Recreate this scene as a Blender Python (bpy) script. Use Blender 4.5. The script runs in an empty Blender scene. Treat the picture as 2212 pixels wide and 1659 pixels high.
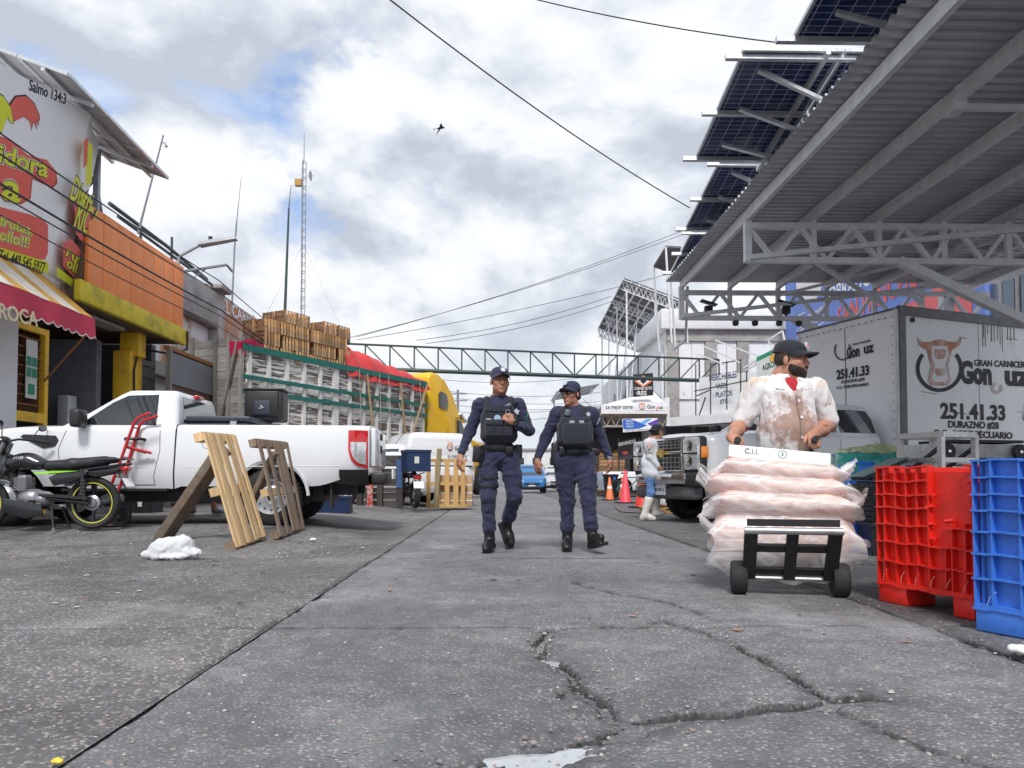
import bpy, bmesh, math, random
import numpy as np
from mathutils import Matrix, Vector, noise as mnoise
random.seed(7); RNG = np.random.default_rng(7)
S = bpy.context.scene; C = S.collection
R_ = math.radians
# ---------------------------------------------------------------- camera
FPX, CU, CV, SHIFT = 1598.0, 1106.0, 829.5, 149.7          # photograph measured on a 2212 x 1659 grid
CAMH, PITCH, YAW = 0.69, R_(2.0), R_(-1.22)
cd = bpy.data.cameras.new('camera'); cam = bpy.data.objects.new('camera', cd); C.objects.link(cam)
cam.location = (0, 0, CAMH); cam.rotation_euler = (R_(90) + PITCH, 0, YAW)
cd.sensor_width = 36; cd.lens = 36 * FPX / 2212; cd.shift_y = SHIFT / 2212; cd.clip_start = .05; cd.clip_end = 3000
S.camera = cam
CAMR = cam.rotation_euler.to_matrix()
# ---------------------------------------------------------------- light and sky
SUN_EL, SUN_AZ = R_(52), R_(-176)      # azimuth measured from +Y towards +X : behind and left of the camera
w = bpy.data.worlds.new('World'); S.world = w; w.use_nodes = True
nt = w.node_tree; nt.nodes.clear(); N = nt.nodes.new; L = nt.links.new
wo = N('ShaderNodeOutputWorld'); bg = N('ShaderNodeBackground'); L(bg.outputs[0], wo.inputs[0])
sky = N('ShaderNodeTexSky'); sky.sky_type = 'NISHITA'; sky.sun_disc = False
sky.sun_elevation = SUN_EL; sky.sun_rotation = SUN_AZ; sky.air_density = 1.1; sky.dust_density = .6
bg.inputs[1].default_value = 0.1
def wmath(op, a, b=None, c=None, clamp=False):
    n = N('ShaderNodeMath'); n.operation = op; n.use_clamp = clamp
    for i, x in enumerate((a, b, c)):
        if x is None: continue
        if isinstance(x, (int, float)): n.inputs[i].default_value = x
        else: L(x, n.inputs[i])
    return n.outputs[0]
tc = N('ShaderNodeTexCoord'); sx = N('ShaderNodeSeparateXYZ'); L(tc.outputs['Generated'], sx.inputs[0])
zz = wmath('ADD', wmath('MAXIMUM', sx.outputs[2], 0.0), .16)
cx = N('ShaderNodeCombineXYZ'); L(wmath('DIVIDE', sx.outputs[0], zz), cx.inputs[0]); L(wmath('DIVIDE', sx.outputs[1], zz), cx.inputs[1])
def wnoise(scale, detail, rough, off, dist=0.0, vec=None):
    mp = N('ShaderNodeMapping'); L(vec or cx.outputs[0], mp.inputs[0]); mp.inputs['Location'].default_value = off
    n = N('ShaderNodeTexNoise'); L(mp.outputs[0], n.inputs[0]); n.inputs['Scale'].default_value = scale
    n.inputs['Detail'].default_value = detail; n.inputs['Roughness'].default_value = rough; n.inputs['Distortion'].default_value = dist
    return n.outputs[0]
def wramp(x, stops):
    r = N('ShaderNodeValToRGB'); L(x, r.inputs[0]); e = r.color_ramp.elements
    while len(e) < len(stops): e.new(.5)
    for el, (p, c) in zip(e, stops): el.position = p; el.color = (*c, 1) if len(c) == 3 else c
    return r.outputs[0]
g = lambda v: (v, v, v)
dv = N('ShaderNodeMapping'); L(tc.outputs['Generated'], dv.inputs[0]); dv.inputs['Scale'].default_value = (1, 1, 1.75)
def cl(off): return wnoise(3.1, 13, .56, (5.3, 2.2, 1.1 + off), .15, dv.outputs[0])
def bigcl(off): return wnoise(1.15, 5, .5, (1.3, 7.2, .4 + off), .1, dv.outputs[0])
dens = wmath('ADD', wmath('MULTIPLY', cl(0), .68), wmath('MULTIPLY', bigcl(0), .40)); densu = wmath('ADD', wmath('MULTIPLY', cl(.10), .68), wmath('MULTIPLY', bigcl(.10), .40))
cover = wramp(dens, [(.458, g(0)), (.503, g(1))])                                     # where there is cloud
lit = wmath('ADD', wmath('MULTIPLY', wmath('SUBTRACT', dens, densu), 4.6), .49)     # tops against flat bases
lit = wmath('SUBTRACT', lit, wmath('MULTIPLY', wmath('MAXIMUM', wmath('SUBTRACT', dens, .58), 0), 1.2))
ccol = wramp(lit, [(.15, (2.6, 2.85, 3.3)), (.40, (3.45, 3.68, 4.05)), (.58, (4.25, 4.42, 4.65)), (.80, (4.9, 4.95, 5.0))])
mx = N('ShaderNodeMix'); mx.data_type = 'RGBA'; L(cover, mx.inputs['Factor'])
skg = N('ShaderNodeMix'); skg.data_type = 'RGBA'; skg.inputs['Factor'].default_value = .72
L(sky.outputs[0], skg.inputs['A']); skg.inputs['B'].default_value = (1.45, 2.2, 3.9, 1)
veil = N('ShaderNodeMix'); veil.data_type = 'RGBA'; L(wramp(wnoise(1.6, 7, .6, (2.2, 4.1, 0), .8), [(.42, g(.05)), (.64, g(.75))]), veil.inputs['Factor'])
L(skg.outputs['Result'], veil.inputs['A']); veil.inputs['B'].default_value = (4.0, 4.3, 4.7, 1)
L(veil.outputs['Result'], mx.inputs['A']); L(ccol, mx.inputs['B'])
hz = wramp(sx.outputs[2], [(0.0, g(1)), (.07, g(.5)), (.22, g(0))])                 # air whitens to the horizon
mh = N('ShaderNodeMix'); mh.data_type = 'RGBA'; L(wmath('MULTIPLY', hz, .7), mh.inputs['Factor'])
L(mx.outputs['Result'], mh.inputs['A']); mh.inputs['B'].default_value = (4.6, 4.75, 4.9, 1)
L(mh.outputs['Result'], bg.inputs[0])
sd = bpy.data.lights.new('sun', 'SUN'); so = bpy.data.objects.new('sun', sd); C.objects.link(so)
sd.energy = 1.5; sd.angle = R_(12); sd.color = (1, .975, .94)
so.rotation_euler = Vector((math.sin(SUN_AZ)*math.cos(SUN_EL), math.cos(SUN_AZ)*math.cos(SUN_EL), math.sin(SUN_EL))).to_track_quat('Z', 'Y').to_euler()
so.location = (0, -10, 30)
vs = S.view_settings; vs.view_transform = 'Standard'; vs.look = 'None'; vs.exposure = 1.12; vs.gamma = 1; vs.use_curve_mapping = False
S.cycles.max_bounces = 8; S.cycles.transparent_max_bounces = 12
# ---------------------------------------------------------------- pixel -> place
def ray(u, v): return (CAMR @ Vector(((u - CU) / FPX, (CV - v + SHIFT) / FPX, -1))).normalized()
CO = Vector((0, 0, CAMH))
def on_z(u, v, z=0.0): r = ray(u, v); return CO + r * ((z - CAMH) / r.z)
def on_y(u, v, Y): r = ray(u, v); return CO + r * (Y / r.y)
def on_x(u, v, X): r = ray(u, v); return CO + r * (X / r.x)
def ss(t): t = min(1, max(0, t)); return t * t * (3 - 2 * t)
def G(x, y): return .12 * ss((y - 7.4) / 1.6) * ss((-1.5 - x) / 1.4)      # left apron rises a little towards the shops
# ---------------------------------------------------------------- mesh builder
class MB:
    def __init__(s): s.v = []; s.f = []; s.m = []; s.cur = 0
    def add(s, vs, fs):
        o = len(s.v); s.v += [tuple(p) for p in vs]
        for f in fs: s.f.append(tuple(i + o for i in f)); s.m.append(s.cur)
        return s
    def box(s, c, d, rot=None):
        c = Vector(c); hx, hy, hz = d[0]/2, d[1]/2, d[2]/2
        P = [Vector((x, y, z)) for z in (-hz, hz) for x, y in ((-hx, -hy), (hx, -hy), (hx, hy), (-hx, hy))]
        if rot is not None:
            M = rot if isinstance(rot, Matrix) else Matrix.Rotation(rot, 3, 'Z'); P = [M @ p for p in P]
        return s.add([c + p for p in P], [(3,2,1,0), (4,5,6,7), (0,1,5,4), (1,2,6,5), (2,3,7,6), (3,0,4,7)])
    def bar(s, p, q, w, h=None, up=(0, 0, 1)):
        p, q = Vector(p), Vector(q); d = q - p; h = h or w
        if d.length < 1e-6: return s
        x = d.normalized(); u = Vector(up)
        if abs(x.dot(u)) > .98: u = Vector((1, 0, 0)) if abs(x.x) < .9 else Vector((0, 1, 0))
        y = u.cross(x).normalized(); z = x.cross(y)
        return s.box((p + q) / 2, (d.length, w, h), Matrix((x, y, z)).transposed())
    def tube(s, pts, r, n=8, cap=True, closed=False):
        pts = [Vector(p) for p in pts]; k = len(pts); rr = r if isinstance(r, (list, tuple)) else [r] * k
        o = len(s.v); rings = []; pn = None
        for i, p in enumerate(pts):
            a = pts[(i - 1) % k] if (i or closed) else p; b = pts[(i + 1) % k] if (i < k - 1 or closed) else p
            t = (b - a).normalized() if (b - a).length > 1e-9 else Vector((0, 0, 1))
            if pn is None: pn = t.orthogonal().normalized()
            pn = pn - t * pn.dot(t); pn = pn.normalized() if pn.length > 1e-6 else t.orthogonal().normalized()
            bn = t.cross(pn)
            s.v += [tuple(p + (pn * math.cos(2*math.pi*j/n) + bn * math.sin(2*math.pi*j/n)) * rr[i]) for j in range(n)]
        for i in range(k if closed else k - 1):
            i2 = (i + 1) % k
            for j in range(n):
                s.f.append((o+i*n+j, o+i*n+(j+1) % n, o+i2*n+(j+1) % n, o+i2*n+j)); s.m.append(s.cur)
        if cap and not closed:
            s.f.append(tuple(o + j for j in reversed(range(n)))); s.m.append(s.cur)
            s.f.append(tuple(o + (k-1)*n + j for j in range(n))); s.m.append(s.cur)
        return s
    def lathe(s, prof, n=16, c=(0, 0, 0), axis='Z', a0=0, a1=2*math.pi):
        full = abs(a1 - a0 - 2*math.pi) < 1e-6; o = len(s.v); m = n if full else n + 1; c = Vector(c)
        for r, z in prof:
            for j in range(m):
                t = a0 + (a1 - a0) * j / n; x, y = r*math.cos(t), r*math.sin(t)
                p = {'Z': (x, y, z), 'Y': (x, z, y), 'X': (z, x, y)}[axis]; s.v.append(tuple(c + Vector(p)))
        for i in range(len(prof) - 1):
            for j in range(n):
                j2 = (j + 1) % m; s.f.append((o+i*m+j, o+i*m+j2, o+(i+1)*m+j2, o+(i+1)*m+j)); s.m.append(s.cur)
        return s
    def prism(s, poly, d, M=None, both=True):
        """poly in local xy, extruded 0..d along local z; M maps to place"""
        n = len(poly); M = M or Matrix()
        P = [M @ Vector((x, y, 0)) for x, y in poly] + [M @ Vector((x, y, d)) for x, y in poly]
        return s.add(P, [tuple(reversed(range(n))), tuple(range(n, 2*n))] + [(i, (i+1) % n, n+(i+1) % n, n+i) for i in range(n)])
    def grid(s, P, cu=False, cv=False):
        m, n = len(P), len(P[0]); o = len(s.v); s.v += [tuple(p) for row in P for p in row]
        for i in range(m if cu else m - 1):
            for j in range(n if cv else n - 1):
                s.f.append((o+i*n+j, o+i*n+(j+1) % n, o+((i+1) % m)*n+(j+1) % n, o+((i+1) % m)*n+j)); s.m.append(s.cur)
        return s
    def quad(s, *p): return s.add(p, [tuple(range(len(p)))])
    def mesh(s, name, mats, smooth=None, bevel=0, seg=2):
        me = bpy.data.meshes.new(name); me.from_pydata(s.v, [], s.f)
        ml = mats if isinstance(mats, (list, tuple)) else [mats]
        for m in ml: me.materials.append(m)
        if len(ml) > 1: me.polygons.foreach_set('material_index', s.m)
        finish(me, smooth, bevel, seg)
        return me
    def build(s, name, mats, parent=None, smooth=None, bevel=0, seg=2, loc=None, rot=None):
        return link(name, s.mesh(name, mats, smooth, bevel, seg), parent, loc, rot)
def finish(me, smooth=None, bevel=0, seg=2, recalc=True):
    bm = bmesh.new(); bm.from_mesh(me)
    if recalc: bmesh.ops.recalc_face_normals(bm, faces=bm.faces)
    if bevel:
        es = [e for e in bm.edges if len(e.link_faces) == 2 and e.calc_face_angle(0) > .5]
        bmesh.ops.bevel(bm, geom=es, offset=bevel, offset_type='OFFSET', segments=seg, profile=.5, affect='EDGES', clamp_overlap=True)
        smooth = smooth or 45
    bm.to_mesh(me); bm.free()
    if smooth:
        me.polygons.foreach_set('use_smooth', [True] * len(me.polygons)); me.set_sharp_from_angle(angle=R_(smooth))
    me.update()
def link(name, me, parent=None, loc=None, rot=None):
    o = bpy.data.objects.new(name, me); C.objects.link(o)
    if parent is not None: o.parent = parent
    if loc is not None: o.location = loc
    if rot is not None: o.rotation_euler = rot if isinstance(rot, (tuple, list)) else (0, 0, rot)
    return o
def tag(o, label, cat, group=None):
    o['label'] = label; o['category'] = cat
    if group: o['group'] = group
    return o
def thing(name, label, cat, loc=(0, 0, 0), rotz=0, group=None):
    o = bpy.data.objects.new(name, None); o.empty_display_size = .1; C.objects.link(o)
    o.location = loc; o.rotation_euler = rotz if isinstance(rotz, (tuple, list)) else (0, 0, rotz)
    return tag(o, label, cat, group)
def struct(o): o['kind'] = 'structure'; return o
def stuff(o, label=None, cat=None):
    o['kind'] = 'stuff'
    if label: o['label'] = label
    if cat: o['category'] = cat
    return o
def dup(root, loc=None, rotz=None, label=None, group=None, parent=None):
    r = root.copy(); C.objects.link(r)
    if loc is not None: r.location = loc
    if rotz is not None: r.rotation_euler = rotz if isinstance(rotz, (tuple, list)) else (0, 0, rotz)
    if label: r['label'] = label
    if group: r['group'] = group
    for ch in list(root.children):
        c = ch.copy(); C.objects.link(c); c.parent = r
        for gch in list(ch.children):
            d = gch.copy(); C.objects.link(d); d.parent = c
    return r
# ---------------------------------------------------------------- materials
_mc = {}
class NT:
    def __init__(s, name):
        s.m = bpy.data.materials.new(name); s.m.use_nodes = True; s.t = s.m.node_tree; s.b = s.t.nodes['Principled BSDF']
        s.out = s.t.nodes['Material Output']; s._tc = None
    def n(s, t): return s.t.nodes.new('ShaderNode' + t)
    def l(s, a, b): s.t.links.new(a, b)
    def co(s, which='Object'):
        if s._tc is None: s._tc = s.n('TexCoord')
        return s._tc.outputs[which]
    def mapped(s, scale=(1, 1, 1), loc=(0, 0, 0), rot=(0, 0, 0), which='Object'):
        m = s.n('Mapping'); s.l(s.co(which), m.inputs[0]); m.inputs['Scale'].default_value = scale; m.inputs['Location'].default_value = loc; m.inputs['Rotation'].default_value = rot
        return m.outputs[0]
    def noise(s, scale, detail=4, rough=.55, vec=None, dist=0):
        t = s.n('TexNoise'); s.l(vec if vec is not None else s.co(), t.inputs['Vector'])
        t.inputs['Scale'].default_value = scale; t.inputs['Detail'].default_value = detail; t.inputs['Roughness'].default_value = rough; t.inputs['Distortion'].default_value = dist
        return t.outputs[0]
    def voro(s, scale, vec=None, feature='F1', out='Distance'):
        t = s.n('TexVoronoi'); t.feature = feature; s.l(vec if vec is not None else s.co(), t.inputs['Vector']); t.inputs['Scale'].default_value = scale
        return t.outputs[out]
    def ramp(s, x, stops, interp='LINEAR'):
        r = s.n('ValToRGB'); s.l(x, r.inputs[0]); e = r.color_ramp.elements; r.color_ramp.interpolation = interp
        while len(e) < len(stops): e.new(.5)
        for el, (p, c) in zip(e, stops):
            c = (c, c, c) if isinstance(c, (int, float)) else c; el.position = p; el.color = (*c[:3], 1)
        return r.outputs[0]
    def mix(s, f, a, b, mode='MIX'):
        m = s.n('Mix'); m.data_type = 'RGBA'; m.blend_type = mode; m.clamp_factor = True
        for k, x in (('Factor', f), ('A', a), ('B', b)):
            if isinstance(x, (int, float)):
                m.inputs[k].default_value = x if k == 'Factor' else (x, x, x, 1)
            elif isinstance(x, (tuple, list)): m.inputs[k].default_value = (*x[:3], 1)
            else: s.l(x, m.inputs[k])
        return m.outputs['Result']
    def math(s, op, a, b=0.0, clamp=False):
        n = s.n('Math'); n.operation = op; n.use_clamp = clamp
        for i, x in enumerate((a, b)):
            if isinstance(x, (int, float)): n.inputs[i].default_value = x
            else: s.l(x, n.inputs[i])
        return n.outputs[0]
    def sep(s, vec=None):
        n = s.n('SeparateXYZ'); s.l(vec if vec is not None else s.co(), n.inputs[0]); return n.outputs
    def rand(s): return s.n('ObjectInfo').outputs['Random']
    def set(s, **k):
        for kk, x in k.items():
            i = s.b.inputs[{'col': 'Base Color', 'rough': 'Roughness', 'metal': 'Metallic', 'alpha': 'Alpha', 'trans': 'Transmission Weight', 'ior': 'IOR', 'coat': 'Coat Weight',
                            'emit': 'Emission Color', 'emits': 'Emission Strength', 'spec': 'Specular IOR Level', 'sss': 'Subsurface Weight', 'sheen': 'Sheen Weight', 'coatr': 'Coat Roughness'}[kk]]
            if isinstance(x, (int, float)): i.default_value = x
            elif isinstance(x, (tuple, list)): i.default_value = (*x[:3], 1)
            else: s.l(x, i)
        return s
    def bump(s, h, strength=.3, dist=.01):
        b = s.n('Bump'); b.inputs['Strength'].default_value = strength; b.inputs['Distance'].default_value = dist
        s.l(h, b.inputs['Height']); s.l(b.outputs[0], s.b.inputs['Normal']); return s
def shade_(c, k): return tuple(max(0, min(1, x * k)) for x in c)
def pm(name, col, rough=.5, metal=0, var=.12, vs=7, bump=0, bs=60, dirt=None, dirtamt=.5, ds=3, inst=0, coat=0, spec=None, hue=0):
    """general painted / plastic / metal surface: tone mottling, optional dirt with a shape of its own, fine relief, per-object tone"""
    if name in _mc: return _mc[name]
    t = NT(name); n1 = t.noise(vs, 5, .6)
    c = t.mix(t.ramp(n1, [(.3, 0), (.7, 1)]), shade_(col, 1 - var), shade_(col, 1 + var))
    if dirt:
        d = t.ramp(t.noise(ds, 8, .65), [(.62 - .3 * dirtamt, 0), (.72, 1)]); c = t.mix(t.math('MULTIPLY', d, .75), c, dirt)
    if inst:
        k = t.n('HueSaturation'); t.l(c, k.inputs['Color']); t.l(t.math('ADD', t.math('MULTIPLY', t.rand(), inst), 1 - inst / 2), k.inputs['Value'])
        if hue: t.l(t.math('ADD', t.math('MULTIPLY', t.rand(), hue), .5 - hue / 2), k.inputs['Hue'])
        c = k.outputs[0]
    t.set(col=c, metal=metal)
    rr = t.ramp(t.noise(vs * 2.3, 4, .6), [(.3, max(0, rough - .08)), (.7, min(1, rough + .08))]); t.set(rough=rr)
    if coat: t.set(coat=coat, coatr=.06)
    if spec is not None: t.set(spec=spec)
    if bump: t.bump(t.noise(bs, 6, .6), bump, .004)
    _mc[name] = t.m; return t.m
def glass(name, col=(.02, .025, .03), rough=.04):
    if name in _mc: return _mc[name]
    t = NT(name); t.set(col=col, rough=rough, spec=.9, coat=.6); _mc[name] = t.m; return t.m
def wood(name, a, b, grain=(2, 40, 40), rough=.75, knots=.4, inst=.5, gray=None, axis=0):
    """timber: streaks run along the local axis"""
    if name in _mc: return _mc[name]
    t = NT(name); sc = [26, 26, 26]; sc[axis] = 2.2
    off = t.n('CombineXYZ'); rnd = t.rand()
    for i in range(3): t.l(t.math('MULTIPLY', rnd, 37.0 + 11 * i), off.inputs[i])
    ad = t.n('VectorMath'); ad.operation = 'ADD'; t.l(t.mapped(tuple(sc)), ad.inputs[0]); t.l(off.outputs[0], ad.inputs[1])
    st = t.noise(1.0, 7, .62, ad.outputs[0], .4); c = t.mix(t.ramp(st, [(.28, 0), (.72, 1)]), a, b)
    kn = t.ramp(t.noise(5, 3, .5), [(.60, 0), (.74, 1)]); c = t.mix(t.math('MULTIPLY', kn, knots), c, shade_(b, .45))
    if gray: c = t.mix(t.ramp(t.noise(3.3, 6, .6), [(.42, 0), (.62, .8)]), c, gray)
    k = t.n('HueSaturation'); t.l(c, k.inputs['Color']); t.l(t.math('ADD', t.math('MULTIPLY', rnd, inst), 1 - inst / 2), k.inputs['Value']); k.inputs['Saturation'].default_value = 1.0
    t.set(col=k.outputs[0], rough=rough).bump(st, .35, .004); _mc[name] = t.m; return t.m
# frequently used
WHITE = lambda: pm('white_paint', (.78, .79, .80), .32, var=.03, coat=.3)
BLACKP = lambda: pm('black_plastic', (.018, .018, .02), .45, var=.2)
RUBBER = lambda: pm('tyre_rubber', (.017, .017, .018), .75, var=.25, bump=.4, bs=90)
CHROME = lambda: pm('chrome', (.8, .8, .82), .12, 1, var=.05)
STEEL = lambda: pm('steel', (.46, .46, .47), .38, .9, var=.15, dirt=(.25, .2, .16), dirtamt=.3)
WPAINT = lambda: pm('white_steel_paint', (.66, .67, .69), .45, var=.08, dirt=(.42, .40, .38), dirtamt=.35, ds=2.5)
# ---------------------------------------------------------------- lettering (mesh from the built-in font)
def text_mesh(txt, size=1, bold=0, depth=.002, align='CENTER', sx=1, shear=0):
    cu = bpy.data.curves.new('t', 'FONT'); cu.body = txt; cu.size = size; cu.align_x = align; cu.align_y = 'CENTER'; cu.offset = bold; cu.extrude = depth; cu.shear = shear; cu.resolution_u = 3
    o = bpy.data.objects.new('t', cu); C.objects.link(o)
    dg = bpy.context.evaluated_depsgraph_get(); me = bpy.data.meshes.new_from_object(o.evaluated_get(dg))
    bpy.data.objects.remove(o); bpy.data.curves.remove(cu)
    if sx != 1:
        for v in me.vertices: v.co.x *= sx
    return me
def text(name, txt, mat, parent, M, size=1, bold=0, depth=.002, align='CENTER', sx=1, fit=None, shear=0):
    """M: 4x4 placing local x (reading) / y (up) / z (out); fit = width the line must fill"""
    me = text_mesh(txt, size, bold, depth, align, sx, shear)
    if fit:
        xs = [v.co.x for v in me.vertices]; k = fit / (max(xs) - min(xs))
        for v in me.vertices: v.co.x *= k
    me.transform(M); me.materials.clear(); me.materials.append(mat)
    return link(name, me, parent)
def frame(o, x, y):
    """4x4 with origin o, local x along x, local y along y"""
    x = Vector(x).normalized(); y = Vector(y); z = x.cross(y).normalized(); y = z.cross(x)
    M = Matrix((x, y, z)).transposed().to_4x4(); M.translation = Vector(o); return M
# ================================================================ ground
def vnoise(X, Y, seed=0):
    def h(i, j): 
        n = np.sin(i * 127.1 + j * 311.7 + seed * 74.7) * 43758.5453; return n - np.floor(n)
    i, j = np.floor(X), np.floor(Y); fx, fy = X - i, Y - j; fx = fx*fx*(3-2*fx); fy = fy*fy*(3-2*fy)
    return (h(i, j)*(1-fx) + h(i+1, j)*fx)*(1-fy) + (h(i, j+1)*(1-fx) + h(i+1, j+1)*fx)*fy
def fbm(X, Y, o=4, seed=0):
    a, s, t = 1.0, 0, 0
    for k in range(o): s = s + a * vnoise(X * 2**k, Y * 2**k, seed + k); t += a; a *= .55
    return s / t - .5
def ground_mat(name, a, b, stone1, stone2, wet=.5, agg=1.0, sc=46):
    t = NT(name); geo = t.n('NewGeometry').outputs['Position']
    wp = t.n('VectorMath'); wp.operation = 'ADD'; t.l(geo, wp.inputs[0])
    nz = t.n('TexNoise'); t.l(geo, nz.inputs[0]); nz.inputs['Scale'].default_value = 30; nz.inputs['Detail'].default_value = 2
    sc_ = t.n('VectorMath'); sc_.operation = 'SCALE'; t.l(nz.outputs['Color'], sc_.inputs[0]); sc_.inputs['Scale'].default_value = .012; t.l(sc_.outputs[0], wp.inputs[1])
    P = wp.outputs[0]
    dist = t.voro(sc, P); cell = t.n('TexVoronoi'); t.l(P, cell.inputs[0]); cell.inputs['Scale'].default_value = sc
    cs = t.n('SeparateColor'); t.l(cell.outputs['Color'], cs.inputs[0])
    patch = t.noise(1.1, 6, .6, geo); fine = t.noise(170, 4, .65, geo); mid = t.noise(9, 5, .6, geo)
    base = t.mix(t.ramp(mid, [(.3, 0), (.72, 1)]), a, b)
    base = t.mix(.45, base, t.mix(t.ramp(fine, [(.3, 0), (.7, 1)]), .0, .42), 'OVERLAY')
    stone = t.mix(cs.outputs[0], stone1, stone2)
    pres = t.math('MULTIPLY', t.ramp(dist, [(.30, 1), (.44, 0)]), t.ramp(t.math('ADD', t.math('MULTIPLY', cs.outputs[1], .6), t.math('MULTIPLY', mid, .7)), [(.62, 0), (.70, 1)]))
    col = t.mix(t.math('MULTIPLY', pres, .85 * agg), base, stone)
    gap = t.math('MULTIPLY', t.ramp(dist, [(.42, 0), (.62, 1)]), .42 * agg); col = t.mix(gap, col, shade_(a, .35))
    damp = t.ramp(t.noise(.55, 7, .62, geo, .6), [(.47, 0), (.56, 1)]); col = t.mix(t.math('MULTIPLY', damp, wet), col, t.mix(1, col, .40, 'MULTIPLY'))
    trk = t.n('Mapping'); t.l(geo, trk.inputs[0]); trk.inputs['Scale'].default_value = (2.6, .16, 1); tk_ = t.ramp(t.noise(1.0, 5, .6, trk.outputs[0], .3), [(.52, 0), (.64, 1)]); col = t.mix(t.math('MULTIPLY', tk_, .38), col, shade_(a, .55)); pale = t.ramp(t.noise(.9, 6, .65, geo, .4), [(.54, 0), (.66, 1)]); col = t.mix(t.math('MULTIPLY', pale, .35), col, shade_(b, 1.25))
    spot = t.ramp(t.noise(3.7, 3, .5, geo), [(.66, 0), (.72, 1)]); col = t.mix(t.math('MULTIPLY', spot, .5), col, shade_(a, .5))
    at = t.n('Attribute'); at.attribute_name = 'crack_dark'; col = t.mix(t.math('MULTIPLY', at.outputs['Fac'], .9), col, (.014, .013, .013))  # darkening painted into the colour along cracks, joints and slab edges
    t.set(col=col, rough=t.mix(t.math('MULTIPLY', damp, wet), t.mix(patch, .62, .9), .42))
    hgt = t.math('ADD', t.math('MULTIPLY', t.ramp(dist, [(.0, 1), (.5, 0)]), agg), t.math('MULTIPLY', fine, .55))
    t.bump(hgt, .95, .008); return t.m
M_SLAB = ground_mat('worn_concrete', (.20, .203, .214), (.35, .352, .364), (.54, .52, .51), (.32, .27, .26), .45, .85, 64)
M_APRON = ground_mat('worn_stony_concrete', (.172, .170, .175), (.31, .305, .308), (.56, .52, .50), (.34, .26, .24), .55, 1.0, 54)
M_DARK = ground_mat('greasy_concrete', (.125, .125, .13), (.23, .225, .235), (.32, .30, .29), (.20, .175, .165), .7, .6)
M_ASPH = ground_mat('far_asphalt', (.22, .22, .225), (.32, .32, .325), (.36, .35, .35), (.26, .25, .25), .35, .4, 30)
CR = []
def crack(pts, wdt, dep, rough=.02):
    P = [on_z(u, v) for u, v in pts]; Q = []
    for a, b in zip(P, P[1:]):
        n = max(2, int((b - a).length / .03))
        for i in range(n): Q.append(a.lerp(b, i / n))
    Q.append(P[-1]); q = np.array([(p.x, p.y) for p in Q])
    j = np.stack([fbm(q[:, 0]*14, q[:, 1]*14, 3, 5), fbm(q[:, 0]*14, q[:, 1]*14, 3, 9)], 1) * rough * 3
    CR.append((q + j, wdt*1.8, dep*1.4))
crack([(1195,1356),(1165,1385),(1178,1420),(1238,1450),(1265,1490),(1320,1535),(1370,1552)], .013, .026, .016)
crack([(1370,1552),(1480,1545),(1620,1532),(1720,1524),(1800,1507),(1880,1500)], .017, .030, .018)
crack([(1370,1552),(1335,1578),(1290,1590),(1235,1608),(1130,1628),(1000,1655),(920,1680)], .018, .028, .02)
crack([(1560,1372),(1620,1408),(1700,1448),(1745,1482),(1795,1505)], .009, .02, .016)
crack([(1820,1528),(1900,1570),(2000,1612),(2160,1655),(2260,1690)], .007, .018, .016)
crack([(1560,1372),(1430,1338),(1395,1352),(1300,1352)], .008, .012, .02)
crack([(1240,1235),(1255,1262),(1330,1280),(1450,1300),(1530,1330)], .007, .012, .03)
crack([(2060,1368),(2110,1392),(2212,1425),(2330,1470)], .012, .02, .02)
crack([(1120,1650),(1240,1615)], .035, .03, .03)
BAS = []                                                                # shallow hollows that hold water: x, y, rx, ry, depth, angle
for (u, v, rx, ry, d, a) in [(1160, 1620, .17, .05, .055, .12), (1192, 1419, .06, .04, .045, 0), (685, 1290, .20, .12, .034, 1.0), (650, 1318, .08, .06, .03, 1.0), (1500, 1194, .12, .10, .014, 0), (1230, 1178, .1, .08, .012, 0), (560, 1330, .22, .05, .026, .1)]:
    p = on_z(u, v); BAS.append((p.x, p.y, rx, ry, d, a))
def hfield(X, Y, dense):
    global CRACK_DARK; CRACK_DARK = np.zeros(X.shape)
    Z = .010 * fbm(X*1.3, Y*1.3, 3, 2) + (.006 * fbm(X*9, Y*9, 3, 3) if dense else 0)
    if dense: Z = Z + .004 * fbm(X*45, Y*45, 2, 8)
    for q, wd, dp in CR:
        lo, hi = q.min(0) - .2, q.max(0) + .2
        m = (X > lo[0]) & (X < hi[0]) & (Y > lo[1]) & (Y < hi[1])
        if not m.any(): continue
        xs, ys = X[m], Y[m]; D = np.full(xs.shape, 9.)
        for i in range(0, len(q), 1): D = np.minimum(D, (xs - q[i, 0])**2 + (ys - q[i, 1])**2)
        D = np.sqrt(D); ww = wd * (1 + 1.4 * fbm(xs*7, ys*7, 2, 4))
        edge = fbm(xs*30, ys*30, 2, 7); CRACK_DARK[m] = np.maximum(CRACK_DARK[m], np.clip(1.7 - (D/(ww*1.05))**2 + edge*.8, 0, 1)); CRACK_DARK[m] = np.maximum(CRACK_DARK[m], .45*np.exp(-(D/(wd*3.2))**2)*np.clip(.6 + edge*2.5, 0, 1))
        Z[m] -= dp * np.clip(1 - (D / ww)**2, 0, 1)**.6 + .010 * np.exp(-(D / (wd * 4))**2)
    for x, y, rx, ry, d, a in BAS:
        dx, dy = X - x, Y - y; u = (dx*math.cos(a) + dy*math.sin(a)) / rx; v = (-dx*math.sin(a) + dy*math.cos(a)) / ry
        rr = np.sqrt(u*u + v*v) + .9 * fbm(X*10, Y*14, 3, 6); Z -= d * np.clip(1 - rr**2, 0, 1)
    return Z
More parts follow.
